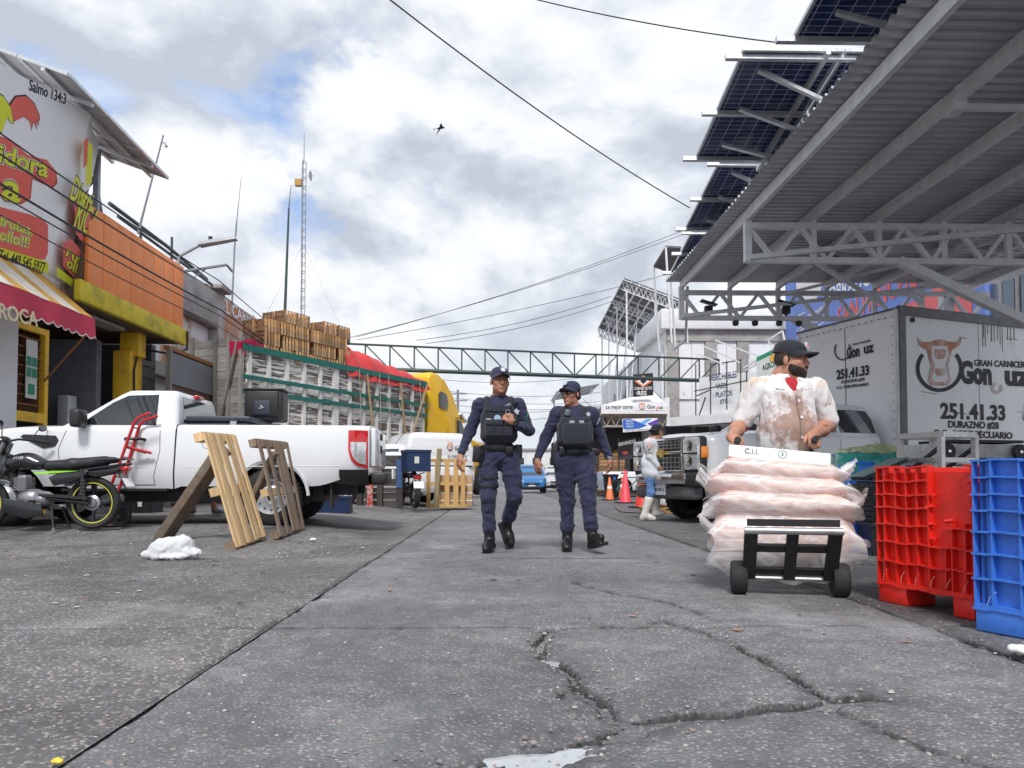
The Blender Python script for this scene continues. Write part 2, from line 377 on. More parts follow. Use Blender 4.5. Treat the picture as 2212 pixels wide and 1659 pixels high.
def slab(parent, x0, x1, y0, y1, res, mat, dense, ramp=False):
    gap = .002; nx, ny = max(2, int((x1-x0)/res)+1), max(2, int((y1-y0)/res)+1)
    xs, ys = np.linspace(x0+gap, x1-gap, nx), np.linspace(y0+gap, y1-gap, ny); X, Y = np.meshgrid(xs, ys)
    if dense:
        X = X + .010*np.clip(.25 + fbm(Y*4, Y*0 + x0, 3, 21), 0, 1)*np.exp(-((X - x0)/.05)**2) - .010*np.clip(.25 + fbm(Y*4, Y*0 + x1 + 9, 3, 22), 0, 1)*np.exp(-((x1 - X)/.05)**2)
    Z = hfield(X, Y, dense)
    if ramp: Z = Z + np.vectorize(G)(X, Y)
    ed = np.minimum(np.minimum(X-x0, x1-X), np.minimum(Y-y0, y1-Y)); Z -= .012 * np.exp(-(ed / .012)**2) * (1 + fbm(X*8, Y*8, 2, 1)) + (.016 * np.exp(-(ed / .03)**2) * np.clip(3*fbm(X*4, Y*4, 3, 31) - .1, 0, 1) if dense else 0)
    EDGE_DARK = np.maximum(CRACK_DARK, np.clip(1.1 - (ed/(.013*np.clip(.9 + 4.2*fbm(X*3.5, Y*3.5, 3, 12), .15, 3)))**2, 0, 1)) if not ramp or x1 > -2 else CRACK_DARK  # crack darkening plus a painted dark band along the slab edges
    V = np.stack([X, Y, Z], -1).reshape(-1, 3); idx = np.arange(nx*ny).reshape(ny, nx)
    F = np.stack([idx[:-1, :-1], idx[:-1, 1:], idx[1:, 1:], idx[1:, :-1]], -1).reshape(-1, 4)
    rim = np.concatenate([idx[0, :], idx[1:, -1], idx[-1, -2::-1], idx[-2:0:-1, 0]]); nb = len(V)
    low = V[rim].copy(); low[:, 2] = np.minimum(low[:, 2], 0) - .06; V = np.concatenate([V, low]); k = len(rim); r2 = np.arange(k)
    F = np.concatenate([F, np.stack([rim, nb + r2, nb + (r2+1) % k, rim[(r2+1) % k]], -1)])
    me = bpy.data.meshes.new('slab'); me.from_pydata(V.tolist(), [], F.tolist()); me.materials.append(mat)
    me.polygons.foreach_set('use_smooth', [True]*len(me.polygons)); me.set_sharp_from_angle(angle=R_(60)); me.update()
    at = me.attributes.new('crack_dark', 'FLOAT', 'POINT'); at.data.foreach_set('value', np.concatenate([EDGE_DARK.reshape(-1), np.full(k, .75)]).astype(np.float32))
    return link('slab', me, parent)
def g_sheet(name, x0, x1, y0, y1, n, mat, dz, ramp=True):
    b = MB(); b.grid([[(x0+(x1-x0)*i/n, y0+(y1-y0)*j/n, (G(x0+(x1-x0)*i/n, y0+(y1-y0)*j/n) if ramp else 0) + dz) for i in range(n+1)] for j in range(n+1)])
    return b.build(name, mat, smooth=60)
struct(MB().quad((-600, -60, -.05), (600, -60, -.05), (600, 1500, -.05), (-600, 1500, -.05)).build('ground', M_ASPH))
road = struct(g_sheet('road', -1.06, 2.05, -3, 120, 1, M_SLAB, -.03, False))
ap = struct(g_sheet('paved_apron', -16, -1.062, -3, 45, 48, M_APRON, -.008))
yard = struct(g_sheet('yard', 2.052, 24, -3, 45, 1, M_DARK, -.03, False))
rows = [.48 + 3 * k for k in range(0, 12)]
for y0 in rows:
    y1 = y0 + 3; near = y0 < 1; a = max(y0, 1.45)
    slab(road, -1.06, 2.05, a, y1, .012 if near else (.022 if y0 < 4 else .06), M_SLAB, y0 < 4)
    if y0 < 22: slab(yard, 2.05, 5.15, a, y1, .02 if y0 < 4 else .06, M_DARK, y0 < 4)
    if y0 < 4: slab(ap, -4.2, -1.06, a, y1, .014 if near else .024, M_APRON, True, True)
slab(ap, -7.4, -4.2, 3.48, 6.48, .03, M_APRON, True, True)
# water lying in the hollows
M_WATER = NT('puddle_water'); M_WATER.set(col=(.5, .52, .54), metal=.16, rough=.03, spec=1.0); M_WATER = M_WATER.m
for i, (x, y, rx, ry, d, a) in enumerate(BAS):
    b = MB(); n = 20; b.add([(x + 1.5*(rx*math.cos(t)*math.cos(a) - ry*math.sin(t)*math.sin(a)), y + 1.5*(rx*math.cos(t)*math.sin(a) + ry*math.sin(t)*math.cos(a)), -.026) for t in [2*math.pi*k/n for k in range(n)]], [tuple(range(n))])
    struct(b.build('puddle', M_WATER, road))
# loose stones and grit pressed into the surface
def stones(name, boxes, mat):
    b = MB()
    for (x0, x1, y0, y1, cnt, s0, s1) in boxes:
        for _ in range(cnt):
            x, y = random.uniform(x0, x1), random.uniform(y0, y1); s = random.uniform(s0, s1) * (.6 + .8 * random.random()**3)
            z = G(x, y) - s * .25; n = 6; a0 = random.random() * 6
            ring = [(x + s*random.uniform(.7, 1.1)*math.cos(a0+6.283*k/n), y + s*random.uniform(.55, 1)*math.sin(a0+6.283*k/n), z) for k in range(n)]
            top = [(x + .55*(px-x) + random.uniform(-.1, .1)*s, y + .55*(py-y), z + s*random.uniform(.35, .6)) for px, py, _ in ring]
            b.add(ring + top, [tuple(range(n, 2*n))] + [(k, (k+1) % n, n+(k+1) % n, n+k) for k in range(n)])
    return b.build(name, mat, smooth=50)
tg = NT('pebble'); geo = tg.n('NewGeometry'); cc = tg.ramp(geo.outputs['Random Per Island'], [(0, (.13, .12, .12)), (.35, (.22, .20, .20)), (.6, (.27, .19, .17)), (.8, (.30, .28, .27)), (1, (.45, .42, .40))])
tg.set(col=cc, rough=.75).bump(tg.noise(90, 4), .3, .003)
stuff(stones('gravel', [(-4, -1.1, 1.5, 3.5, 1500, .006, .013), (-5, -1.1, 3.5, 8, 1500, .007, .014), (-1, 2, 1.5, 3.4, 1100, .005, .011), (2, 4, 1.6, 4.5, 350, .006, .011), (-.9, 2, 3.5, 7, 500, .005, .010)], tg.m), 'small stones and grit loose on the worn concrete', 'gravel')
# ================================================================ buildings
CONC = pm('bare_concrete', (.36, .35, .335), .85, var=.18, vs=2.5, bump=.3, bs=40, dirt=(.20, .19, .18), dirtamt=.6, ds=1.4)
WALLW = pm('white_wall', (.74, .75, .76), .75, var=.05, vs=2, bump=.15, bs=50, dirt=(.52, .51, .49), dirtamt=.3, ds=1.2)
ORANGE = pm('orange_panel', (.92, .29, .085), .6, var=.05, vs=3, dirt=(.72, .32, .16), dirtamt=.25, ds=2, inst=.08)
YELLOW = pm('yellow_paint', (.86, .52, .03), .55, var=.1, dirt=(.42, .26, .06), dirtamt=.35, ds=4)
LIME = pm('yellow_green_beam', (.66, .52, .035), .7, var=.15, vs=4, dirt=(.22, .18, .06), dirtamt=.45, ds=2.5)
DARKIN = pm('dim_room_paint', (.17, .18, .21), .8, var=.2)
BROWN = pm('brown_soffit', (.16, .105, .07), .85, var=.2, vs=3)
GREENP = pm('green_steel_paint', (.022, .05, .05), .45, var=.2, dirt=(.05, .06, .05), dirtamt=.4)
REDP = pm('coral_print', (.78, .13, .10), .6, var=.04)
LIMEP = pm('lime_print', (.72, .74, .03), .6, var=.03)
NAVY = pm('navy_print', (.015, .02, .05), .6, var=.05)
WHITEP = pm('white_print', (.82, .82, .83), .6, var=.03)
BLUEP = pm('blue_print', (.03, .12, .50), .6, var=.04)
ORP = pm('orange_print', (.80, .24, .09), .6, var=.1)
BLKP = pm('black_print', (.012, .012, .014), .55, var=.05)
def bx(b, x0, x1, y0, y1, z0, z1): return b.box(((x0+x1)/2, (y0+y1)/2, (z0+z1)/2), (abs(x1-x0), abs(y1-y0), abs(z1-z0)))
def BX(name, mat, par, *a, bevel=0): return bx(MB(), *a).build(name, mat, par, bevel=bevel)
def plane_hit(u, v, p, n): r = ray(u, v); n = Vector(n); return CO + r * ((Vector(p) - CO).dot(n) / r.dot(n))
def text_px(txt, a, b, hpx, p, n, mat, parent, up=(0, 0, 1), bold=.0, lift=.004, name='lettering', depth=.002, shear=0):
    P, Q = plane_hit(*a, p, n), plane_hit(*b, p, n); n = Vector(n).normalized(); mid = (P + Q) / 2
    if n.dot(CO - mid) < 0: n = -n
    x = (Q - P).normalized(); y = n.cross(x); size = hpx * (mid - CO).length / FPX / .7
    M = Matrix((x, y, n)).transposed().to_4x4(); M.translation = mid + n * lift
    return text(name, txt, mat, parent, M, size=size, bold=bold * size, depth=depth, fit=(Q - P).length, shear=shear)
def patch_px(name, pts, p, n, mat, parent, lift=.002, thick=.002):
    n = Vector(n).normalized(); P = [plane_hit(u, v, p, n) for u, v in pts]
    if n.dot(CO - P[0]) < 0: n = -n
    k = len(P); A = [q + n * lift for q in P]; B = [q + n * (lift + thick) for q in P]
    return MB().add(A + B, [tuple(reversed(range(k))), tuple(range(k, 2*k))] + [(i, (i+1) % k, k+(i+1) % k, k+i) for i in range(k)]).build(name, mat, parent)
def disc_px(c, rpx, n=24, a0=0, a1=6.2832, ry=None): return [(c[0] + rpx*math.cos(a0+(a1-a0)*i/n), c[1] - (ry or rpx)*math.sin(a0+(a1-a0)*i/n)) for i in range(n)]
def arc_px(c, r0, r1, a0, a1, n=22):
    return [(c[0]+r1*math.cos(a0+(a1-a0)*i/n), c[1]-r1*math.sin(a0+(a1-a0)*i/n)) for i in range(n+1)] + [(c[0]+r0*math.cos(a0+(a1-a0)*i/n), c[1]-r0*math.sin(a0+(a1-a0)*i/n)) for i in range(n, -1, -1)]
def truss(b, p, q, d, n, w=.05, wc=None, flip=False):
    p, q, d = Vector(p), Vector(q), Vector(d); wc = wc or w
    b.bar(p, q, wc); b.bar(p + d, q + d, wc)
    for i in range(n):
        a, c = p.lerp(q, i/n), p.lerp(q, (i+1)/n); m = p.lerp(q, (i+.5)/n)
        b.bar(a if not flip else a + d, (m + d) if not flip else m, w*.8); b.bar((m + d) if not flip else m, c if not flip else c + d, w*.8)
# ---- poultry shop at the left edge
shop = thing('corner_shop', 'white corner shop with a leaning chicken billboard, striped awning and yellow gate', 'shop', (-7.6, 12, 0))
sh = lambda name, mat, b, **k: b.build(name, mat, shop, loc=(7.6, -12, 0), **k)
b = MB(); bx(b, -7.72, -7.45, 8.5, 11.62, .0, 3.9); sh('wall', WALLW, b)
b = MB(); bx(b, -7.74, -7.43, 8.5, 11.64, .9, 1.12); sh('yellow_band', YELLOW, b)
b = MB(); bx(b, -14, -7.45, 8.5, 12.7, 3.92, 5.6); sh('upper_wall', WALLW, b)
b = MB(); bx(b, -7.66, -7.56, 11.66, 11.76, .1, 3.2); bx(b, -7.66, -7.56, 12.5, 12.6, .1, 3.2); bx(b, -7.655, -7.565, 11.76, 12.5, 3.1, 3.2); bx(b, -7.655, -7.565, 11.76, 12.5, 1.62, 1.78); bx(b, -7.655, -7.565, 11.76, 12.5, .12, .25)
gate = sh('gate_frame', YELLOW, b)
RUST = pm('rusty_bar', (.30, .13, .05), .7, var=.3)
for k in range(7): MB().bar((0, -.24, .45 + k*.17), (0, .5, .45 + k*.17), .018).build('gate_bar', RUST, gate, loc=(-7.61, 12, 0))
for k in range(8): MB().bar((0, -.24, 1.9 + k*.155), (0, .5, 1.9 + k*.155), .016).build('gate_bar', RUST, gate, loc=(-7.61, 12, 0))
b = MB()
for k in range(10):
    for s in (-1, 1): b.bar((-.03, -.24 + .074*k, 1.8), (-.03, -.24 + .074*k + s*.3 if -.24 <= -.24 + .074*k + s*.3 <= .5 else (.5 if s > 0 else -.24), 3.05), .006)
b.build('wire_mesh', RUST, gate, loc=(-7.61, 12, 0))
PAPER = pm('paper_poster', (.62, .62, .58), .8, var=.08)
b = MB(); bx(b, .045, .052, .0, .29, 2.0, 2.95); po = b.build('poster', PAPER, gate, loc=(-7.61, 12, 0))
GREENPR = pm('green_print', (.03, .26, .15), .7)
for i in range(2):
    for j in range(2): MB().box((.055, .075 + .14*i, 2.42 + .18*j), (.004, .12, .15)).build('poster_print', GREENPR, po)
MB().box((.055, .145, 2.15), (.004, .16, .17)).build('poster_print', GREENPR, po)
# interior behind the gate
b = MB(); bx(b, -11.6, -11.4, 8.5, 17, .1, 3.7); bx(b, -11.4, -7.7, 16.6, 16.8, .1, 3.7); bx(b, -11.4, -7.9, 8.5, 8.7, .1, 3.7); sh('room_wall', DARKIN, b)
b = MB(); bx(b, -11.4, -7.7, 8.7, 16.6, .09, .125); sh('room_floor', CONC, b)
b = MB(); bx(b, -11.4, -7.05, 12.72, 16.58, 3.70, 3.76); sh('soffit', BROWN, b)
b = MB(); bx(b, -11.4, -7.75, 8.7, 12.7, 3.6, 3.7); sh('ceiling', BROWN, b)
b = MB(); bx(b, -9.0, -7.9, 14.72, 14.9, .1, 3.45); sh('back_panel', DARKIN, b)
b = MB(); bx(b, -8.4, -8.2, 14.3, 14.6, 1.2, 2.3); sh('electric_box', pm('grey_enamel', (.5, .51, .52), .5), b, bevel=.01)
b = MB(); bx(b, -7.78, -7.42, 15.1, 15.6, .1, 3.3); bx(b, -7.7, -7.3, 15.2, 15.5, 3.2, 3.7); sh('pillar', YELLOW, b, bevel=.02)
b = MB()
for k in range(24): bx(b, -7.66 + .02*(k % 2), -7.6 + .02*(k % 2), 15.8, 16.55, .15 + .13*k, .275 + .13*k)
sh('roller_shutter', pm('grey_shutter', (.33, .32, .33), .5, .3, dirt=(.2, .15, .1)), b)
# orange fascia, one panel after another
b = MB(); bx(b, -14, -7.08, 12.72, 16.58, 3.78, 5.40); sh('upper_storey', BROWN, b)
ys = [12.72, 13.2, 13.68, 14.18, 14.68, 15.16, 15.62, 16.1, 16.58]
for a, c in zip(ys, ys[1:]): b = MB(); bx(b, -7.07, -7.0 + random.uniform(-.006, .006), a + .006, c - .006, 4.05, 5.43); sh('fascia_panel', ORANGE, b, bevel=.006)
b = MB(); bx(b, -7.06, -6.94, 12.4, 16.62, 3.68, 4.04); sh('yellow_beam', LIME, b, bevel=.02)
b = MB(); b.tube([(-6.92, 16.62, 4.0), (-6.95, 16.68, 3.6), (-7.2, 16.4, 3.45), (-7.4, 15.4, 3.4), (-7.35, 15.1, 2.9), (-7.3, 15.05, 1.2)], .025, 6); sh('conduit', BLACKP(), b)
b = MB(); bx(b, -7.6, -7.3, 13.2, 14.6, 3.60, 3.66); sh('strip_light', pm('lamp_housing', (.35, .33, .3), .5), b)
# awning
AW_Y = pm('awning_ochre', (.62, .36, .07), .8, var=.12, vs=5, bump=.3, bs=20, dirt=(.34, .2, .08), dirtamt=.4)
AW_W = pm('awning_cream', (.66, .62, .55), .8, var=.1, vs=5, bump=.3, bs=20, dirt=(.42, .38, .3), dirtamt=.45)
AW_R = pm('awning_crimson', (.50, .035, .075), .75, var=.1, vs=4, bump=.2, bs=20)
n = 10; y1 = 11.82
for k in range(n):
    a, c = y1 - .38*(k+1), y1 - .38*k; b = MB(); rows_ = []
    for i in range(7):
        t = i / 6; sag = -.02 * math.sin(math.pi*t)
        rows_.append([(-7.42 + 1.02*t, a + (c-a)*j/4, 4.10 - .86*t + sag + .02*math.sin(9*(a + (c-a)*j/4)) * math.sin(math.pi*t)) for j in range(5)])
    b.grid(rows_); b.grid([[(x, y, z - .008) for x, y, z in r] for r in rows_]); sh('awning_stripe', AW_Y if k % 2 == 0 else AW_W, b, smooth=60)
b = MB(); top, bot = [], []
for j in range(100):
    y = 8.03 + (y1 - 8.03) * j / 99; s = abs(math.sin((y - 8.03) / .22 * math.pi)); top.append((-6.395 + .012*math.sin(7*y), y, 3.245)); bot.append((-6.375 + .02*math.sin(6*y), y, 2.94 - .055*s))
b.grid([top, bot]); b.grid([[(x-.012, y, z) for x, y, z in bot], [(x-.012, y, z) for x, y, z in top]]); val = sh('valance', AW_R, b, smooth=60)
b = MB(); b.grid([[(x+.004, y, z+.018) for x, y, z in bot], [(x+.004, y, z-.004) for x, y, z in bot]]); sh('valance_trim', AW_W, b)
b = MB(); b.quad((-7.42, y1, 4.10), (-6.4, y1, 3.24), (-6.385, y1, 2.95), (-6.9, y1+.01, 3.3)); b.quad((-7.42, y1+.01, 4.10), (-6.4, y1+.01, 3.24), (-6.385, y1+.01, 2.95), (-6.9, y1+.02, 3.3)); sh('awning_end', AW_Y, b)
b = MB(); b.bar((-7.45, 12.3, 2.3), (-6.45, 11.75, 3.0), .025); sh('awning_arm', RUST, b)
text_px('ROCA', (-4, 672), (80, 692), 26, (-6.36, 10, 3), (1, 0, 0), pm('cream_print', (.72, .60, .36), .7), shop, bold=.012).parent = None
for o in [o for o in bpy.data.objects if o.name.startswith('lettering') and o.parent is None]: o.parent = shop; o.location = (7.6, -12, 0)
# billboard: front face leans out, second face turns away
A0, A1, A2, A3 = Vector((-7.2, 8.2, 4.0)), Vector((-7.2, 11.92, 4.0)), Vector((-6.56, 11.92, 6.6)), Vector((-6.718, 8.2, 5.96))
B1, B2 = Vector((-7.57, 13.56, 4.0)), Vector((-7.37, 13.56, 6.66))
SIGNW = pm('billboard_vinyl', (.86, .865, .87), .5, var=.02, vs=1.5)
bill = thing('billboard', 'white leaning chicken shop billboard with lime and coral lettering above the awning', 'billboard', (-7.2, 12, 4))
bl = lambda name, mat, b, **k: b.build(name, mat, bill, loc=(7.2, -12, -4), **k)
b = MB(); off = Vector((-.12, 0, -.02)); b.add([A0, A1, A2, A3] + [p + off for p in (A0, A1, A2, A3)], [(0,1,2,3), (7,6,5,4), (0,4,5,1), (1,5,6,2), (2,6,7,3), (3,7,4,0)]); bl('front_panel', SIGNW, b)
b = MB(); rows_ = []
for i in range(13):
    t = i/12; r = []
    for j in range(15):
        s = j/14; p = A1.lerp(B1, t).lerp(A2.lerp(B2, t), s); fold = .09 * ss((t-.3)/.5) * math.sin(7*t + 5*s + 2*math.sin(4*s)) ; r.append(p + Vector((fold, fold*.3, -.25*ss((t-.75)/.25)*ss((s-.9)/.1))))
    rows_.append(r)
b.grid(rows_); b.grid([[p + Vector((-.02, .005, 0)) for p in r] for r in rows_]); bl('torn_side_banner', SIGNW, b, smooth=70)
FN = (A1 - A0).cross(A3 - A0); FP = A1
def bt(*a, **k): o = text_px(*a, **k); o.parent = bill; o.location = (7.2, -12, -4); return o
def bp(*a, **k): o = patch_px(*a, **k); o.parent = bill; o.location = (7.2, -12, -4); return o
bt('Salmo 134:3', (63, 184), (142, 216), 17, FP, FN, NAVY, None, bold=.012)
# coral plate with step, navy and white outlines, lime letters
plate = [(-40,282),(20,300),(60,335),(100,345),(117,365),(120,390),(110,402),(66,382),(62,425),(40,437),(-40,405)]
grow = lambda pts, d: [(sum(q[0] for q in pts)/len(pts) + (x - sum(q[0] for q in pts)/len(pts))*(1+d), sum(q[1] for q in pts)/len(pts) + (y - sum(q[1] for q in pts)/len(pts))*(1+d)) for x, y in pts]
bp('coral_shadow', [(x+4, y+5) for x, y in plate], FP, FN, pm('deep_coral_print', (.55, .10, .07), .6), None, lift=.002)
bp('coral_plate', plate, FP, FN, REDP, None, lift=.005)
for txt, a, c, h in (('idora', (-6, 331), (101, 367), 29), ('a', (3, 401), (43, 412), 46)):
    bt(txt, a, c, h, FP, FN, WHITEP, None, bold=.075, lift=.009); bt(txt, a, c, h, FP, FN, NAVY, None, bold=.05, lift=.012); bt(txt, a, c, h, FP, FN, LIMEP, None, bold=.022, lift=.015)
bp('coral_panel', [(-20,442),(60,462),(92,474),(103,486),(103,545),(97,560),(82,560),(-20,528)], FP, FN, REDP, None, lift=.004)
for txt, a, c, h in (('frutas,', (-2, 477), (70, 500), 16), ('ollo!!!', (-2, 507), (62, 526), 18)):
    bt(txt, a, c, h, FP, FN, WHITEP, None, bold=.065, lift=.008); bt(txt, a, c, h, FP, FN, NAVY, None, bold=.04, lift=.011); bt(txt, a, c, h, FP, FN, LIMEP, None, bold=.015, lift=.014)
bp('lime_strip', [(-20,526),(104,566),(103,592),(-20,541)], FP, FN, LIMEP, None, lift=.004)
bt('Tel. 449 545 5977', (-3, 550), (96, 579), 17, FP, FN, BLKP, None, bold=.008, lift=.008)
plume = [(14,252),(18,225),(32,206),(55,204),(74,222),(85,248),(86,262),(82,254),(84,272),(77,258),(80,280),(72,262),(68,282),(64,262),(50,252),(30,262)]
bp('coral_plume', plume, FP, FN, NAVY, None, lift=.003); bp('coral_plume', grow(plume, -.07), FP, FN, REDP, None, lift=.006)
wing = [(-20,190),(5,205),(22,230),(29,268),(20,262),(16,250),(8,270),(2,288),(-20,280)]
bp('lime_plume', wing, FP, FN, NAVY, None, lift=.008); bp('lime_plume', grow(wing, -.07), FP, FN, LIMEP, None, lift=.011)
# the same print, squeezed on the torn side banner
SN = (B1 - A1).cross(A2 - A1)
bp('coral_plate', [(145,420),(160,400),(185,430),(193,500),(180,545),(150,500)], A1, SN, REDP, None, lift=.10)
bp('coral_panel', [(122,520),(140,512),(176,556),(176,612),(150,600),(122,570)], A1, SN, REDP, None, lift=.10)
for txt, a, c, h in (('Distri', (140, 402), (182, 440), 40), ('RICA', (150, 455), (192, 490), 52), ('ruta', (128, 538), (174, 570), 17), ('ollo!!', (130, 562), (174, 596), 17)):
    bt(txt, a, c, h, A1, SN, NAVY, None, bold=.06, lift=.106); bt(txt, a, c, h, A1, SN, LIMEP, None, bold=.02, lift=.11)
bp('lime_strip', [(108,572),(180,628),(180,645),(108,592)], A1, SN, LIMEP, None, lift=.10)
bp('lime_plume', [(176,300),(186,310),(184,390),(170,400),(172,340)], A1, SN, LIMEP, None, lift=.10); bp('coral_plume', [(166,300),(176,292),(174,350),(165,360)], A1, SN, REDP, None, lift=.10)
# solar table on the shop roof
SOLB = pm('solar_backsheet', (.40, .40, .42), .5, var=.06); ALU = pm('aluminium', (.62, .63, .65), .35, .7, var=.08)
P0, P1, P2, P3 = Vector((-6.23, 10.7, 6.58)), Vector((-6.23, 14.0, 6.40)), Vector((-7.7, 14.0, 6.93)), Vector((-7.7, 10.7, 7.11))
sol = thing('solar_table', 'grey-backed solar panel table tilted over the chicken shop roof', 'solar panels', (-7, 13.4, 4.9))
so_ = lambda name, mat, b, **k: b.build(name, mat, sol, loc=(7, -13.4, -4.9), **k)
for i in range(3):
    for j in range(2):
        q = [P0.lerp(P1, (i+f)/3).lerp(P3.lerp(P2, (i+f)/3), (j+g_)/2) for f, g_ in ((.01,.01),(.99,.01),(.99,.99),(.01,.99))]; b = MB(); up = Vector((0, 0, .035)); b.add(q + [p+up for p in q], [(3,2,1,0),(4,5,6,7),(0,1,5,4),(1,2,6,5),(2,3,7,6),(3,0,4,7)]); pn = so_('solar_panel', SOLB, b)
        b = MB()
        for a, c in zip(q, q[1:] + q[:1]): b.bar(a, c, .04, .05)
        b.build('panel_frame', ALU, pn)
b = MB()
for s in (.25, .75): b.bar(P0.lerp(P3, s) - Vector((0, 0, .05)), P1.lerp(P2, s) + Vector((0, .1, -.05)), .06)
for s in (.2, .8): b.bar(P0.lerp(P1, s) - Vector((0, 0, .09)), P3.lerp(P2, s) - Vector((0, 0, .09)), .05)
so_('rail', ALU, b)
GALV = pm('galvanised_steel', (.30, .31, .34), .45, .7, var=.15)
b = MB(); b.bar((-7.25, 13.4, 5.3), (-7.25, 13.4, 6.75), .09); b.bar((-7.25, 13.4, 6.2), (-7.9, 13.3, 5.3), .06); b.bar((-7.25, 13.4, 6.0), (-7.5, 14.2, 5.3), .06); b.bar((-7.9, 11.2, 5.5), (-7.6, 11.2, 6.8), .09); so_('post', GALV, b)
# ---- further left buildings
cb = thing('concrete_building', 'bare grey concrete building with a faded mural behind the orange shop', 'building', (-9, 20, 0))
c_ = lambda name, mat, b, **k: b.build(name, mat, cb, loc=(9, -20, 0), **k)
MUR = NT('faded_mural'); g1 = MUR.noise(.9, 6, .6); cm = MUR.ramp(g1, [(.30, (.32, .17, .07)), (.40, (.55, .33, .2)), (.46, (.74, .73, .72)), (.64, (.78, .77, .77)), (.72, (.05, .05, .05))]); MUR.set(col=cm, rough=.85); MUR = MUR.m
b = MB(); bx(b, -16, -9.02, 17, 23.6, 0, 5.4); c_('wall', MUR, b)
b = MB(); bx(b, -16, -8.7, 17, 23.5, 5.42, 6.5); c_('parapet', CONC, b, bevel=.03)
b = MB(); bx(b, -9.2, -8.7, 23.2, 23.75, 0, 6.6); bx(b, -9.4, -8.5, 22.9, 23.8, 6.6, 6.75); c_('column', CONC, b, bevel=.03)
b = MB(); bx(b, -9.4, -8.75, 17, 23.2, 3.4, 3.75); c_('ledge', CONC, b)
b = MB(); b.tube([(-9, 17.2, 7.1), (-9, 20.2, 7.05), (-9, 23, 6.9)], .05, 6); b.tube([(-8.8, 17.2, 6.8), (-8.8, 23, 6.7)], .04, 6); b.bar((-9, 20.5, 6.5), (-9, 20.5, 7.4), .05); b.bar((-8.9, 18.5, 6.5), (-8.9, 18.5, 7.0), .05); c_('roof_pipe', GREENP, b)
ob = thing('painted_building', 'brown and orange building with EL CARM lettering on its parapet', 'building', (-9, 27, 0))
o_ = lambda name, mat, b, **k: b.build(name, mat, ob, loc=(9, -27, 0), **k)
OCH = pm('peeling_ochre', (.50, .24, .13), .85, var=.25, vs=1.5, dirt=(.40, .36, .33), dirtamt=.6, ds=1.0)
b = MB(); bx(b, -17, -9.02, 23.8, 34, 0, 5.2); o_('wall', pm('brick_orange_paint', (.60, .16, .06), .8, var=.2, dirt=(.45, .3, .2), dirtamt=.4), b)
b = MB(); bx(b, -17, -8.8, 23.8, 34, 5.2, 6.55); o_('parapet', OCH, b)
b = MB(); bx(b, -9.04, -8.98, 26.5, 32, 3.9, 5.1); win = o_('window', glass('dark_pane'), b)
for k in range(14): MB().bar((.06, -.4 + .4*k, 3.9), (.06, -.4 + .4*k, 5.1), .05).build('window_bar', pm('pale_bar', (.45, .45, .45), .6), win, loc=(-9, 27, 0))
b = MB(); bx(b, -8.99, -8.96, 24.3, 25.6, 3.3, 5.0); o_('painted_sign', WHITEP, b)
o = text_px('EL CARMEN', (480, 660), (560, 702), 24, (-8.78, 26, 6), (1, 0, 0), WHITEP, None, bold=.01); o.parent = ob; o.location = (9, -27, 0)
pnl = thing('timber_panel', 'weathered brown timber panel with a grey sheet nailed over its upper half', 'panel', (-6.95, 17, 0))
OLDW = wood('old_brown_wood', (.20, .10, .06), (.09, .045, .03), axis=1, gray=(.16, .12, .10)); GREYSH = pm('grey_sheet', (.20, .21, .23), .7, var=.2, vs=3, dirt=(.12, .1, .09), dirtamt=.5)
for k in range(17): MB().box((0, 0, .25 + .155*k), (.04 + .01*random.random(), 2.6, .148)).build('plank', OLDW, pnl, loc=(0, .02, 0))
MB().box((.045, .0, 3.05), (.03, 2.5, .66)).build('grey_sheet', GREYSH, pnl)
for y in (-1.28, 1.3): MB().box((.03, y, 1.75), (.1, .09, 3.4)).build('post', wood('grey_post', (.30, .28, .25), (.16, .15, .13), axis=2), pnl)
MB().box((.0, 0, 3.47), (.12, 2.7, .08)).build('top_rail', RUST, pnl)
# street lamp on the orange corner
lp = thing('street_lamp', 'grey street lamp on an arm from the orange facade corner', 'street lamp', (-7.1, 16.4, 5.43))
MB().tube([(0, .1, -.9), (0, .1, .1), (.02, .14, .25), (.45, .2, .52)], [.04, .04, .035, .03], 8).build('arm', GALV, lp, smooth=60)
b = MB(); b.add([(0,-.13,0),(.85,-.09,.16),(.85,.09,.16),(0,.13,0),(.05,-.1,.11),(.80,-.06,.24),(.80,.06,.24),(.05,.1,.11)], [(3,2,1,0),(4,5,6,7),(0,1,5,4),(1,2,6,5),(2,3,7,6),(3,0,4,7)]); b.build('lamp_head', pm('lamp_grey', (.36, .37, .40), .45), lp, bevel=.02, loc=(.42, .2, .48))
MB().lathe([(0, .1), (.045, .09), (.05, 0)], 10, (.25, 0, .14)).build('photocell', BLACKP(), lp, loc=(.42, .2, .48))
an = thing('antenna_mast', 'thin whip antenna mast held by a pipe bracket beside the street lamp', 'antenna', (-6.4, 17.9, 5.3))
MB().tube([(0, 0, -.6), (.05, 0, 1.0), (.09, 0, 1.6)], .022, 6).build('pole', GALV, an); MB().tube([(.09, 0, 1.6), (.19, 0, 2.75)], [.010, .004], 5).build('whip', BLACKP(), an)
MB().tube([(-.72, -1.1, .1), (-.1, -.1, .55), (-.02, 0, .45), (.03, .02, .40)], .035, 7).build('bracket', GALV, an)
MB().bar((-.72, -1.15, -.25), (-.4, -.6, .3), .02).build('brace', GALV, an)
lt = thing('light_pole', 'tilted thin pole with a small lamp behind the shop solar table', 'pole', (-7.9, 15.6, 5.43))
